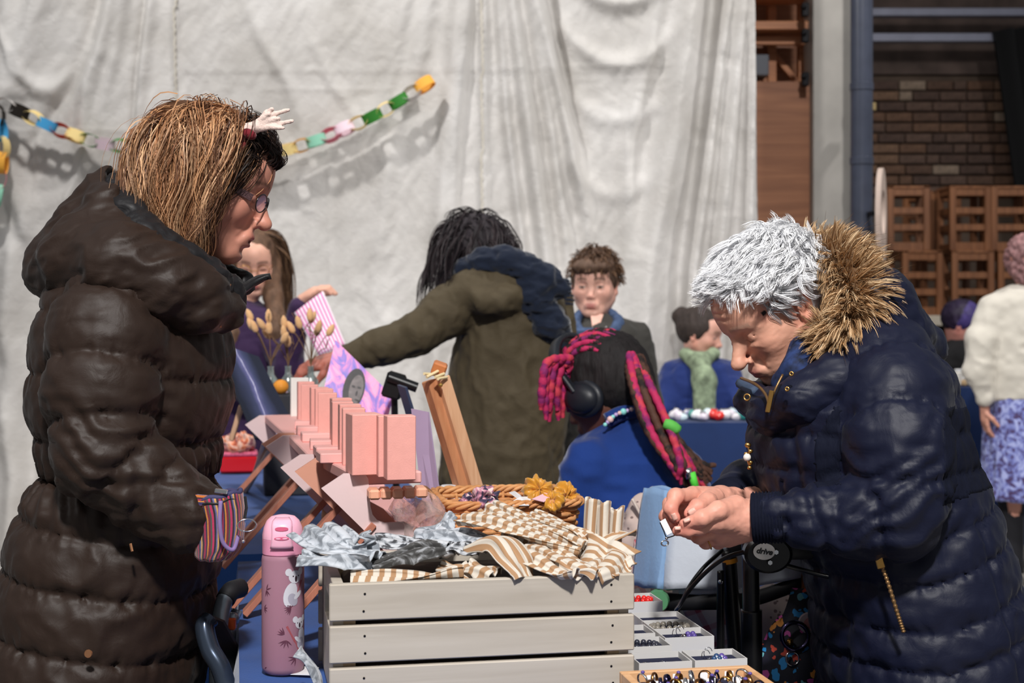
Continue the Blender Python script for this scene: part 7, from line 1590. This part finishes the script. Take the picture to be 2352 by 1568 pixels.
    MB().lathe([(0, .030), (.020, .029), (.034, .022), (.040, .012), (.041, 0), (.036, -.006), (.020, -.008), (0, -.008)], ec, 32, axis=nl, sx=.88, sy=1.15).build('ear_cup', m_hp, hp, smooth='all'); MB().torus(ec-nl*.004, .034, .012, nl, 28, 10, sy=1.2).build('ear_pad', m_hp, hp, smooth='all')
    ec2 = hc+R @ np.array([.012, -.088, -.012]); MB().lathe([(0, .030), (.034, .022), (.041, 0), (.036, -.006), (0, -.008)], ec2, 32, axis=R @ np.array([.12, -1, .08])).build('ear_cup', m_hp, hp, smooth='all')
    a = np.linspace(-1.25, 1.25, 34); P_ = np.zeros((34, 2, 3))
    for i, q in enumerate(a):
        p = np.array([.030, .128*math.sin(q), .030+.134*math.cos(q)]); P_[i, 0] = hc+R @ (p+np.array([-.014, 0, 0])); P_[i, 1] = hc+R @ (p+np.array([.014, 0, 0]))
    o = MB().grid(P_).build('headband', m_hp, hp, smooth='all'); md_ = o.modifiers.new('t', 'SOLIDIFY'); md_.thickness = .012
    for q in (-1, 1): MB().beam(hc+R @ np.array([.024, q*.112, .062]), hc+R @ np.array([.014, q*.108, .005]), .022, .010, up=R @ np.array([1., 0, 0]), bev=.003).build('yoke', m_hp, hp)
build_w6()
# ---- stallholder at the far end of the table
def build_w5():
    d = 5.25; t = thing('person', 'person with long brown hair in a purple cardigan holding up a striped bag', 'person', (W(560, 0, d)[0], d, 0)); sk = (218, 166, 144)
    hc = W(586, 602, d); R = head_axes(math.radians(-82), math.radians(20))
    Hd = head(hc, R, W(560, 700, d), .98, .0045, sk, eyes='down', neck_r=.045, brow=(70, 50, 42))
    hd = hand_simple(W(695, 688, 5.05), (.75, -.1, .45), (-.5, -.2, .9), .95, .8, .004, sk)
    bod = limbs([([W(560, 690, d), W(560, 780, d), W(560, 950, d)], (.05, .11, .12)), ([W(600, 740, 5.2), W(655, 850, 5.12), W(695, 688, 5.05)], (.04, .034, .022)), ([W(510, 740, 5.2), W(500, 880, 5.1), W(560, 900, 4.95)], (.04, .034, .022)), ([W(530, 960, d), W(528, 1480, d)], (.08, .04)), ([W(590, 960, d), W(592, 1480, d)], (.08, .04))], skin=sk)
    V, Q, C = join_parts([Hd, hd, bod]); meshobj('body', V, Q, m_skin, t, smooth=True, col=C)
    m_pu = M('purple_knit', (52, 30, 66), .9, bump=.3, bscale=100, sheen=.2)
    simple_torso('cardigan', t, [(688, 535, 590, .05), (715, 505, 622, .11), (780, 492, 640, .14), (900, 490, 640, .15), (1050, 488, 645, .16)], d, m_pu, .009, [([W(602, 735, 5.2), W(662, 845, 5.1), W(688, 705, 5.055)], (.055, .05, .036)), ([W(512, 735, 5.2), W(500, 880, 5.1), W(560, 900, 4.98)], (.055, .045, .035))])
    MB().tube([W(683, 715, 5.06), W(690, 698, 5.055)], .034, 12).build('black_cuff', m_lin2, t, smooth=True)
    g = SDF(hc-np.array([.2, .2, .5]), hc+.18, .008); sc = hc+R @ np.array([-.016, 0, .03]); g.ell(sc, (.105, .084, .095), R, k=.02); g.ell(hc+R @ np.array([.08, 0, -.04]), (.075, .066, .09), R, k=.012, mode='s')
    for q in (-1, 1): g.chain([hc+R @ np.array([.0, q*.07, .0]), hc+np.array([q*.075, -.05, -.12]), hc+np.array([q*.085+.02, -.11, -.26]), hc+np.array([q*.08+.02, -.12, -.36])], [.025, .032, .036, .02], .03)
    hair_blob(t, g, (96, 70, 52), var=.5)
    rt = roots_on(150, lambda v: (v[:, 0] < .25) & (v[:, 2] > -.2), 9); Gh = clump(hair_sim(sc, (.10, .08, .09), R, rt, .42, 20, gw=.5, flow=lambda p, s: np.stack([-.7*(p[:, 0] > .0), np.sign(p[:, 1])*1.2*(np.abs(p[:, 1]) < .075), 0*p[:, 0]], 1), fw=.5, off=(.05, .2), wave=.012, wfreq=4, seed=19, lift=.15), 6, .005, 3); strands('hair', Gh, .0014, hcol(len(Gh), 20, [(90, 66, 50), (140, 108, 80), (58, 42, 34)], 4), t, m_hairm, 1)
    sp = thing('spectacles', 'thin round spectacles on the person in purple cardigan', 'glasses', W(590, 615, 5.1)); 
    for q in (-1, 1): MB().torus(hc+R @ np.array([.10, q*.033, -.002]), .021, .0013, R @ np.array([1, q*.2, 0]), 22, 6).build('rim', m_goldc, sp); MB().tube([hc+R @ np.array([.095, q*.054, .002]), hc+R @ np.array([0, q*.078, .01])], .0012, 5).build('temple', m_goldc, sp)
    MB().tube([hc+R @ np.array([.102, -.012, 0]), hc+R @ np.array([.102, .012, 0])], .0012, 5).build('bridge', m_goldc, sp)
    legs_and_shoes(t, (W(530, 0, d)[0], d), (W(590, 0, d)[0], d), (0, -1, 0), .86)
    # striped paper bag
    m_cs = pattern('candy_stripe', [(0, (244, 226, 236)), (.5, (206, 96, 164)), (.52, (204, 92, 160)), (.97, (240, 220, 232))], 'x', 9.5, .6, True, 0, 0, 0)
    A_, B_, C_, D_ = W(676, 718, 4.98), W(742, 668, 5.0), W(795, 792, 4.92), W(730, 815, 4.90); P_ = np.zeros((12, 12, 3)); UV = np.zeros((12, 12, 2))
    for i in range(12):
        for j in range(12): s_, q = i/11, j/11; P_[i, j] = (1-q)*((1-s_)*A_+s_*B_)+q*((1-s_)*D_+s_*C_)+np.array([0, -.012*math.sin(s_*PI), 0]); UV[i, j] = (s_, q)
    o = MB().grid(P_).build('paper_bag', m_cs, smooth='all', uv=UV.reshape(-1, 2)); md_ = o.modifiers.new('t', 'SOLIDIFY'); md_.thickness = .006; tag(o, 'pink and white striped paper bag held up over the vases', 'paper bag')
m_lin2 = M('black_knit', (18, 17, 20), .9)
build_w5()
# ---- far table with trinkets, blue cardigan person behind it
def FT(u, v, z=0): return np.array([u, v, z])
folding_table('folding table under the navy cloth before the blue cardigan', 'dark navy cloth on the table of glittering trinkets', FT, W(1520, 0, 5.95)[0], W(1980, 0, 5.95)[0], 5.93, 6.30, .80, m_navycloth, .7, 2)
def build_w7():
    d = 6.5; t = thing('person', 'person with dark bun, blue cardigan and sage scarf seated at the trinket table', 'person', (W(1610, 0, d)[0], d, 0)); sk = (210, 158, 140); hc = W(1608, 768, d); R = head_axes(math.radians(-25), math.radians(12))
    Hd = head(hc, R, W(1600, 840, d), .98, .006, sk, neck_r=.046); bod = limbs([([W(1602, 830, d), W(1606, 880, d), W(1606, 980, d)], (.05, .11, .13)), ([W(1540, 860, d), W(1530, 940, 6.4)], (.045, .035)), ([W(1675, 860, d), W(1690, 930, 6.4)], (.045, .035))], skin=sk)
    V, Q, C = join_parts([Hd, bod]); meshobj('body', V, Q, m_skin, t, smooth=True, col=C)
    simple_torso('cardigan', t, [(818, 1575, 1640, .06), (832, 1545, 1672, .11), (860, 1522, 1692, .14), (920, 1514, 1702, .15), (1000, 1518, 1700, .16)], d, M('blue_cardigan', (24, 44, 104), .9, bump=.3, bscale=90, sheen=.3), .009, [([W(1545, 858, d), W(1530, 945, 6.38)], (.06, .05)), ([W(1672, 858, d), W(1692, 930, 6.38)], (.06, .05))])
    g = SDF(W(1610, 880, d)-.3, W(1610, 880, d)+.2, .008); g.chain([W(1575, 812, 6.42), W(1602, 835, 6.36), W(1640, 812, 6.42)], [.03, .034, .03], .02); g.chain([W(1608, 830, 6.36), W(1618, 870, 6.31), W(1616, 960, 6.30)], [.04, .05, .05], .03); cloth_obj('neck_scarf', g, M('sage_scarf', (128, 142, 116), .9, var=.5, vscale=30), t, wr=.003, wscale=(20, 20, 10))
    g = SDF(hc-.18, hc+.18, .007); sc = hc+R @ np.array([-.016, 0, .03]); g.ell(sc, (.105, .084, .096), R, k=.02); g.ell(hc+R @ np.array([-.11, .02, .06]), (.045, .045, .045), R, k=.02); g.ell(hc+R @ np.array([.08, 0, -.04]), (.08, .09, .09), R, k=.012, mode='s'); hair_blob(t, g, (52, 42, 38))
    seated_legs(t, (W(1606, 0, d)[0], d), (0, -1, 0), w=.07); seat_chair('grey stall chair under the blue cardigan wearer', W(1606, 0, d)[0], d-.07, math.radians(-90))
build_w7()
tr_ = random.Random(8); TC = [((236, 232, 236), 'white'), ((224, 214, 226), 'pale lilac'), ((222, 40, 30), 'red'), ((206, 226, 232), 'ice blue'), ((60, 150, 140), 'teal'), ((150, 150, 190), 'grey violet'), ((240, 240, 244), 'clear')]
for i in range(20):
    px = 1552+i*8.2; dd = 6.0+tr_.uniform(0, .22); c, nm = TC[2] if 10 <= i <= 12 else TC[(0, 1, 3, 0, 5, 4, 6)[i % 7]]; p = XD(px, dd); p[2] = .801; r = tr_.uniform(.018, .030)
    t = thing('trinket_bag', '%s gauzy trinket bag on the navy cloth' % nm, 'trinket', p, 0, 'trinkets on the far navy table'); mt = M('trinket_'+nm.replace(' ', '_'), c, .3, coat=.5, spec=.8)
    v, f = MB().ball(p+(0, 0, r*.8), (r, r*.9, r*.8), 12, 8).raw(); v = v+.006*np.stack([vnoise(v*60, 3+k) for k in range(3)], 1); v[:, 2] = np.maximum(v[:, 2], .801); meshobj('pouch', v, f, mt, t, smooth=True); MB().ball(p+(0, 0, r*1.6), (.008, .008, .006), 8, 6).build('bead', m_silver, t)
# ---- person in the cream jumper and floral skirt
def build_w8():
    d = 6.5; t = thing('person', 'person with pinkish curls in a cream jumper and blue floral skirt, seen from behind', 'person', (W(2365, 0, d)[0], d, 0)); sk = (206, 150, 130); hc = W(2362, 602, d); R = head_axes(math.radians(80), math.radians(5))
    Hd = head(hc, R, W(2362, 680, d), 1., .007, sk); hd = hand_simple(W(2262, 935, 6.45), (.05, 0, -1), (-1, 0, 0), 1., .4, .005, sk)
    bod = limbs([([W(2362, 670, d), W(2362, 750, d), W(2365, 930, d)], (.05, .12, .14)), ([W(2275, 715, 6.48), W(2250, 840, 6.46), W(2262, 935, 6.45)], (.045, .036, .024)), ([W(2450, 715, 6.48), W(2475, 840, 6.46), W(2460, 935, 6.45)], (.045, .036, .024)), ([W(2325, 1000, d), W(2325, 1330, d)], (.06, .03)), ([W(2405, 1000, d), W(2405, 1330, d)], (.06, .03))], skin=sk)
    V, Q, C = join_parts([Hd, hd, bod]); meshobj('body', V, Q, m_skin, t, smooth=True, col=C)
    simple_torso('cream_jumper', t, [(652, 2330, 2396, .07), (672, 2290, 2440, .12), (715, 2262, 2468, .15), (790, 2255, 2475, .165), (860, 2256, 2470, .17), (900, 2262, 2465, .172), (916, 2266, 2460, .168)], d, M('cream_knit', (214, 208, 196), .95, bump=.4, bscale=160, sheen=.2), .009, [([W(2285, 708, 6.46), W(2256, 780, 6.44), W(2246, 850, 6.43), W(2262, 915, 6.43)], (.07, .068, .06, .036)), ([W(2446, 708, 6.46), W(2475, 800, 6.44), W(2462, 915, 6.43)], (.07, .065, .036))], wr=.006, wscale=(9, 9, 10))
    m_fs = M('floral_skirt', (110, 118, 176), .85, sheen=.1)
    nt = m_fs.node_tree; b = nt.nodes['Principled BSDF']; tc = N(nt, 'ShaderNodeTexCoord'); vo = N(nt, 'ShaderNodeTexNoise', i_Scale=34., i_Detail=2., i_Distortion=.8); nt.links.new(tc.outputs['Object'], vo.inputs['Vector']); cr = N(nt, 'ShaderNodeValToRGB'); el = cr.color_ramp.elements; el[0].position = .38; el[0].color = (*lin((74, 56, 96)), 1); el[1].position = .62; el[1].color = (*lin((168, 176, 224)), 1); e = el.new(.47); e.color = (*lin((112, 120, 186)), 1); nt.links.new(vo.outputs[0], cr.inputs[0]); nt.links.new(cr.outputs[0], b.inputs['Base Color'])
    simple_torso('floral_skirt', t, [(895, 2274, 2452, .16), (980, 2266, 2460, .17), (1060, 2262, 2464, .18), (1142, 2258, 2470, .19)], d, m_fs, .009, wr=.008, wscale=(14, 14, 3))
    legs_and_shoes(t, (W(2325, 0, d)[0], d), (W(2405, 0, d)[0], d), (0, 1, 0), .5)
    g = SDF(hc-.17, hc+.17, .007); g.ell(hc+np.array([0, 0, .02]), (.095, .108, .108), k=.02); g.ell(hc+np.array([0, -.05, -.05]), (.075, .06, .06), k=.03); cloth_obj('curly_hair', g, m_hairm, t, wr=.014, wscale=(34, 34, 34), col=lambda P: np.array(lin((150, 112, 112)))[None]*(1+.4*fbm(P*60, 3, 3))[:, None])
build_w8()
# ---- seated person with violet hair at a further stall
def build_w9():
    d = 7.5; t = thing('person', 'person with short violet hair in a black top seated at the further stall', 'person', (W(2200, 0, d)[0], d, 0)); sk = (190, 132, 120); hc = W(2210, 745, d); R = head_axes(math.radians(-20), math.radians(25))
    Hd = head(hc, R, W(2200, 810, d), 1., .007, sk); bod = limbs([([W(2200, 800, d), W(2195, 850, d), W(2195, 960, d)], (.05, .11, .13))], skin=sk); V, Q, C = join_parts([Hd, bod]); meshobj('body', V, Q, m_skin, t, smooth=True, col=C)
    simple_torso('black_top', t, [(780, 2175, 2225, .06), (800, 2148, 2250, .12), (850, 2130, 2262, .14), (960, 2130, 2262, .15)], d, m_lin2, .01)
    g = SDF(hc-.17, hc+.17, .007); sc = hc+R @ np.array([-.016, 0, .03]); g.ell(sc, (.108, .088, .098), R, k=.02); g.ell(hc+R @ np.array([.08, 0, -.04]), (.08, .09, .09), R, k=.012, mode='s')
    cloth_obj('violet_hair', g, m_hairm, t, wr=.004, wscale=(40, 40, 18), col=lambda P: np.where(((P-hc) @ R)[:, :1] > -.02, np.array(lin((74, 62, 120))), np.array(lin((46, 36, 58))))*(1+.3*fbm(P*50, 2, 3))[:, None])
    seated_legs(t, (W(2195, 0, d)[0], d), (0, -1, 0)); seat_chair('grey stall chair under the violet-haired person', W(2195, 0, d)[0], d, math.radians(-90))
build_w9()
folding_table('folding table under the dark blue cloth before the violet-haired person', 'dark blue cloth on the stall beside the cream jumper', FT, W(2140, 0, 6.9)[0], W(2440, 0, 6.9)[0], 6.85, 7.15, .90, m_navycloth, .75, 7)
GG = [(2180, 'green', (60, 140, 90), .05), (2205, 'white', (226, 222, 214), .07), (2225, 'charcoal', (60, 60, 60), .06), (2190, 'cream', (222, 206, 176), .035), (2212, 'tan', (200, 170, 130), .03)]
for i, (px, nm, c, h) in enumerate(GG):
    p = XD(px, 6.92+.05*(i % 3)); p[2] = .901; t = thing('stall_item', 'small %s package standing on the dark blue cloth' % nm, 'package', p); mt = M('pack_'+nm, c, .6)
    MB().box(p+(0, 0, h/2), (.026, .02, h/2), rotz(.3*i), .006).build('carton', mt, t); MB().box(p+(0, 0, h+.006), (.022, .016, .006), rotz(.3*i), .003).build('lid', m_whitecard, t)
# ================= walking frame, bags =================
m_bt = M('rollator_black', (14, 14, 16), .3, spec=.6)
ro = thing('rollator', 'black wheeled walking frame with brake handle marked drive', 'rollator', (W(1720, 0, 2.3)[0], 2.3, 0))
def tub(pts, r, name, m=m_bt, n=40): MB().tube(spline(pts, n), r, 12).build(name, m, ro, smooth='all')
zf = lambda px, d: np.array([W(px, 0, d)[0], d, .07])
tub([W(1722, 1215, 2.20), W(1724, 1300, 2.20), W(1726, 1500, 2.20), W(1728, 1850, 2.20)], .0135, 'upright'); tub([W(1726, 1400, 2.20), W(1727, 1600, 2.20)], .0165, 'upright_sleeve'); tub([W(1672, 1262, 2.42), W(1682, 1400, 2.42), W(1692, 1540, 2.42), W(1700, 1800, 2.42)], .0135, 'upright')
tub([W(1674, 1282, 2.42), W(1676, 1292, 2.42)], .0142, 'amber_ring', M('amber_ring', (200, 130, 30), .4))
tub([W(1655, 1310, 2.40), W(1655, 1420, 2.40), W(1655, 1490, 2.40)], .0068, 'brake_rod'); MB().ball(W(1655, 1336, 2.39), .004).build('rod_clip', m_silver, ro)
for d, px in ((2.20, 1728), (2.42, 1700)):
    a = W(px, 1850, d)
    for dx in (-.01, .30):
        f = np.array([a[0]+dx, d, .08]); MB().tube([a, f], .012, 10).build('leg', m_bt, ro, smooth=True); MB().torus(f, .062, .018, (0, 1, 0), 28, 10).build('wheel', m_rub, ro, smooth='all'); MB().lathe([(0, -.012), (.03, -.012), (.03, .012), (0, .012)], f, 16, axis=(0, 1, 0)).build('hub', m_alu, ro)
    g0 = W(1722 if d < 2.3 else 1672, 1222 if d < 2.3 else 1262, d); MB().tube(spline([g0, g0+np.array([.03, 0, .012]), g0+np.array([.13, 0, .010])], 12), .017, 12).build('hand_grip', m_rub, ro, smooth='all')
MB().tube([W(1728, 1850, 2.2), W(1700, 1800, 2.42)], .011, 10).build('cross_bar', m_bt, ro)
# brake unit with lever
bu = MB().lathe([(0, -.014), (.026, -.014), (.030, -.010), (.030, .010), (.026, .014), (0, .014)], W(1762, 1270, 2.12), 32, axis=(0, 1, 0), sx=.95, sy=1.2).build('brake_unit', m_bt, ro, smooth=True)
tub([W(1778, 1290, 2.125), W(1840, 1308, 2.13), W(1910, 1325, 2.11), W(1946, 1318, 2.09), W(1944, 1290, 2.08)], .0036, 'brake_lever')
tub([W(1775, 1262, 2.13), W(1820, 1262, 2.13), W(1860, 1262, 2.14)], .015, 'hand_grip', m_rub)
pl_ = W(1755, 1266, 2.102); MB().lathe([(.0, -.0012), (.0145, -.0012), (.0140, .0), (0, .0)], pl_, 28, axis=(0, 1, 0), sx=.85, sy=1.12).build('badge', M('badge_silver', (232, 230, 224), .4), bu, label='silver oval badge reading drive')
fc_ = bpy.data.curves.new('drive', 'FONT'); fc_.body = 'drive'; fc_.size = .0118; fc_.align_x = 'CENTER'; fc_.align_y = 'CENTER'; fc_.extrude = .0003; fc_.shear = .25; fc_.offset = .00035
fo = bpy.data.objects.new('tmp_text', fc_); COL.objects.link(fo); bpy.context.view_layer.update(); me = bpy.data.meshes.new_from_object(fo.evaluated_get(bpy.context.evaluated_depsgraph_get())); bpy.data.objects.remove(fo)
me.transform(Matrix.Translation(pl_+np.array([0, -.0016, 0])) @ Matrix.Rotation(math.radians(8), 4, 'Y') @ Matrix.Rotation(PI/2, 4, 'X')); me.materials.clear(); me.materials.append(m_blk)
lt = bpy.data.objects.new('lettering', me); COL.objects.link(lt); lt.parent = bu
for p in ((1782, 1267), (1768, 1291)): MB().lathe([(0, -.004), (.0036, -.004), (.0045, 0)], W(*p, 2.104), 6, axis=(0, 1, 0)).build('bolt', m_silver, bu)
MB().tube([W(1735, 1268, 2.12), W(1716, 1264, 2.12)], .0055, 10).build('ferrule', m_silver, ro, smooth=True)
cab = [W(1716, 1265, 2.12), W(1660, 1284, 2.14), W(1605, 1330, 2.18), W(1565, 1385, 2.22), W(1556, 1440, 2.27), W(1620, 1700, 2.3)]; tub(cab, .0034, 'brake_cable'); tub([W(1660, 1262, 2.36), W(1610, 1310, 2.34), W(1572, 1370, 2.32), W(1560, 1440, 2.32), W(1625, 1700, 2.34)], .0034, 'brake_cable')
# seat strap in black webbing
st_ = np.stack([spline([W(1500, 1358, 2.55), W(1600, 1362, 2.50), W(1720, 1358, 2.46), W(1840, 1318, 2.44)], 24), spline([W(1500, 1400, 2.55), W(1600, 1398, 2.50), W(1720, 1392, 2.46), W(1840, 1352, 2.44)], 24)])
o = MB().grid(st_).build('back_strap', m_rub, ro, smooth='all'); md_ = o.modifiers.new('t', 'SOLIDIFY'); md_.thickness = .012
MB().lathe([(0, -.01), (.018, -.01), (.02, .0), (.018, .01), (0, .01)], W(1512, 1378, 2.50), 20, axis=(.2, 1, 0)).build('green_knob', M('green_plastic', (84, 140, 100), .4), ro, smooth=True)
# light blue and grey carrier draped over it
m_lb2 = M('light_blue_felt', (126, 158, 196), .85, bump=.3, bscale=120, sheen=.2); m_gy = M('pale_grey_canvas', (186, 192, 202), .8, bump=.3, bscale=90)
cb = thing('canvas_carrier', 'pale grey canvas carrier with a light blue end hanging on the walking frame', 'bag', W(1600, 1360, 2.55))
def sheet(name, quad, mat, par, th, sag=.01, n=14, wr=.003, seed=0):
    A_, B_, C_, D_ = quad; P_ = np.zeros((n, n, 3))
    for i in range(n):
        for j in range(n): s_, q = i/(n-1), j/(n-1); P_[i, j] = (1-q)*((1-s_)*A_+s_*B_)+q*((1-s_)*D_+s_*C_)+np.array([0, -sag*math.sin(s_*PI)*math.sin(q*PI)-wr*vnoise(np.array([[s_*7, q*4, seed]]), 2)[0], wr*.5*vnoise(np.array([[s_*5, q*3, seed+3]]), 4)[0]])
    o = MB().grid(P_).build(name, mat, par, smooth='all'); md_ = o.modifiers.new('t', 'SOLIDIFY'); md_.thickness = th; md_.offset = 1; return o
sheet('blue_end', [W(1497, 1122, 2.62), W(1550, 1130, 2.55), W(1534, 1354, 2.50), W(1474, 1345, 2.60)], m_lb2, cb, .02, .015)
sheet('grey_panel', [W(1548, 1138, 2.56), W(1842, 1190, 2.46), W(1840, 1325, 2.44), W(1534, 1356, 2.505)], m_gy, cb, .02, .02)
MB().tube(spline([W(1497, 1124, 2.62), W(1525, 1122, 2.58), W(1550, 1132, 2.55)], 8), .006, 8).build('top_hem', m_lb2, cb, smooth='all')
MB().tube(spline([W(1560, 1356, 2.498), W(1640, 1358, 2.48), W(1700, 1345, 2.47)], 10), .006, 6).build('frayed_hem', m_gy, cb, smooth='all')
m_dot = M('dotted_linen', (186, 166, 158), .85); nt = m_dot.node_tree; b_ = nt.nodes['Principled BSDF']; tc = N(nt, 'ShaderNodeTexCoord'); vo = N(nt, 'ShaderNodeTexVoronoi', i_Scale=70.); nt.links.new(tc.outputs['Object'], vo.inputs['Vector']); cr = N(nt, 'ShaderNodeValToRGB'); cr.color_ramp.interpolation = 'CONSTANT'; cr.color_ramp.elements[0].color = (*lin((120, 100, 98)), 1); cr.color_ramp.elements[1].position = .22; cr.color_ramp.elements[1].color = (*lin((190, 170, 162)), 1); nt.links.new(vo.outputs['Distance'], cr.inputs[0]); nt.links.new(cr.outputs[0], b_.inputs['Base Color'])
m_plaid = M('red_plaid', (214, 200, 192), .85); nt = m_plaid.node_tree; b_ = nt.nodes['Principled BSDF']; tc = N(nt, 'ShaderNodeTexCoord'); prev = None
mp = N(nt, 'ShaderNodeMapping'); mp.inputs['Rotation'].default_value = (0, .5, 0); nt.links.new(tc.outputs['Object'], mp.inputs[0]); sp = N(nt, 'ShaderNodeSeparateXYZ'); nt.links.new(mp.outputs[0], sp.inputs[0]); vals = []
for ch in (0, 2):
    mu = N(nt, 'ShaderNodeMath', operation='MULTIPLY'); mu.inputs[1].default_value = 28; nt.links.new(sp.outputs[ch], mu.inputs[0]); fr_ = N(nt, 'ShaderNodeMath', operation='FRACT'); nt.links.new(mu.outputs[0], fr_.inputs[0]); gt = N(nt, 'ShaderNodeMath', operation='GREATER_THAN'); gt.inputs[1].default_value = .72; nt.links.new(fr_.outputs[0], gt.inputs[0]); vals.append(gt)
ad = N(nt, 'ShaderNodeMath', operation='ADD'); nt.links.new(vals[0].outputs[0], ad.inputs[0]); nt.links.new(vals[1].outputs[0], ad.inputs[1]); hv = N(nt, 'ShaderNodeMath', operation='MULTIPLY'); hv.inputs[1].default_value = .45; nt.links.new(ad.outputs[0], hv.inputs[0]); mx = N(nt, 'ShaderNodeMix', data_type='RGBA'); mx.inputs['A'].default_value = (*lin((212, 198, 192)), 1); mx.inputs['B'].default_value = (*lin((178, 70, 84)), 1); nt.links.new(hv.outputs[0], mx.inputs['Factor']); nt.links.new(mx.outputs['Result'], b_.inputs['Base Color'])
# dotted linen bag and plaid cloth behind the frame
g = SDF(W(1475, 1260, 2.8)-np.array([.10, .12, .22]), W(1475, 1260, 2.8)+np.array([.10, .12, .16]), .006); g.chain([W(1478, 1165, 2.78), W(1476, 1230, 2.78), W(1474, 1340, 2.78), W(1474, 1460, 2.78)], [.028, .042, .05, .05], .03)
lb = thing('linen_bag', 'dotted linen bag with piped edge beside the light blue carrier', 'bag', W(1475, 1480, 2.8)); cloth_obj('bag_body', g, m_dot, lb, wr=.005, wscale=(20, 20, 20)); MB().tube(spline([W(1452, 1145, 2.74), W(1470, 1180, 2.735), W(1492, 1230, 2.74), W(1498, 1290, 2.74)], 16), .003, 6).build('piping', M('linen_piping', (206, 190, 180), .8), lb, smooth='all'); sheet('plaid_side', [W(1455, 1240, 2.72), W(1492, 1215, 2.72), W(1488, 1420, 2.71), W(1452, 1420, 2.72)], m_plaid, lb, .006, .005)
rb_ = thing('patchwork_bag', 'dotted and red plaid patchwork bag slung under the walking frame', 'bag', W(1700, 1480, 2.62)); sheet('dotted_side', [W(1690, 1385, 2.60), W(1808, 1340, 2.58), W(1812, 1440, 2.58), W(1770, 1480, 2.58)], m_dot, rb_, .02, .03); sheet('plaid_side', [W(1560, 1385, 2.64), W(1700, 1380, 2.60), W(1780, 1482, 2.58), W(1690, 1500, 2.62)], m_plaid, rb_, .02, .02)
# dark floral bag
m_fb, nt, b_ = newmat('dark_floral'); tc = N(nt, 'ShaderNodeTexCoord'); vo = N(nt, 'ShaderNodeTexVoronoi', i_Scale=70.); vo.inputs['Randomness'].default_value = 1; ds_ = N(nt, 'ShaderNodeTexNoise', i_Scale=45.); nt.links.new(tc.outputs['Object'], ds_.inputs['Vector']); mi_ = N(nt, 'ShaderNodeVectorMath', operation='MULTIPLY_ADD'); mi_.inputs[1].default_value = (.03, .03, .03); nt.links.new(ds_.outputs['Color'], mi_.inputs[0]); nt.links.new(tc.outputs['Object'], mi_.inputs[2]); nt.links.new(mi_.outputs[0], vo.inputs['Vector']); sc_ = N(nt, 'ShaderNodeSeparateColor'); nt.links.new(vo.outputs['Color'], sc_.inputs[0]); cr = N(nt, 'ShaderNodeValToRGB'); cr.color_ramp.interpolation = 'CONSTANT'; el = cr.color_ramp.elements; el[0].color = (*lin((18, 18, 34)), 1); el[1].position = .42; el[1].color = (*lin((40, 140, 206)), 1)
for p_, c_ in ((.56, (20, 20, 38)), (.66, (196, 80, 160)), (.74, (228, 150, 70)), (.80, (24, 24, 44)), (.88, (206, 78, 60)), (.94, (110, 180, 190))): e = el.new(p_); e.color = (*lin(c_), 1)
nt.links.new(sc_.outputs[0], cr.inputs[0]); lt_ = N(nt, 'ShaderNodeMath', operation='LESS_THAN'); lt_.inputs[1].default_value = .55; nt.links.new(vo.outputs['Distance'], lt_.inputs[0]); mx = N(nt, 'ShaderNodeMix', data_type='RGBA'); mx.inputs['A'].default_value = (*lin((18, 18, 34)), 1); nt.links.new(cr.outputs[0], mx.inputs['B']); nt.links.new(lt_.outputs[0], mx.inputs['Factor']); nt.links.new(mx.outputs['Result'], b_.inputs['Base Color']); b_.inputs['Roughness'].default_value = .7
fb = thing('floral_bag', 'dark bag with bright floral print, badges and rings, hanging below the navy coat', 'bag', W(1815, 1650, 2.42)); sheet('bag_front', [W(1838, 1372, 2.44), W(1880, 1380, 2.44), W(1880, 1640, 2.40), W(1740, 1640, 2.40)], m_fb, fb, .05, .03); 
MB().torus(W(1820, 1512, 2.345), .011, .0016, (.1, -1, .1), 24, 8).build('ring', m_silver, fb, smooth='all'); MB().lathe([(0, -.003), (.016, -.002), (.018, 0)], W(1858, 1430, 2.36), 24, axis=(0, 1, 0)).build('badge', M('badge_pale', (226, 206, 206), .4), fb); MB().lathe([(0, -.0035), (.009, -.003)], W(1858, 1430, 2.36), 16, axis=(0, 1, 0)).build('badge', M('badge_rose', (220, 150, 150), .4), fb); MB().ball(W(1814, 1474, 2.35), .006).build('stud', m_gold, fb); MB().torus(W(1826, 1460, 2.35), .022, .004, (0, -1, .1), 24, 8).build('ring', m_gun, fb, smooth='all')
MB().tube(spline([W(1838, 1380, 2.43), W(1846, 1330, 2.44), W(1850, 1280, 2.46)], 12), .008, 8).build('strap', M('tan_leather', (150, 92, 50), .6), fb, smooth='all')
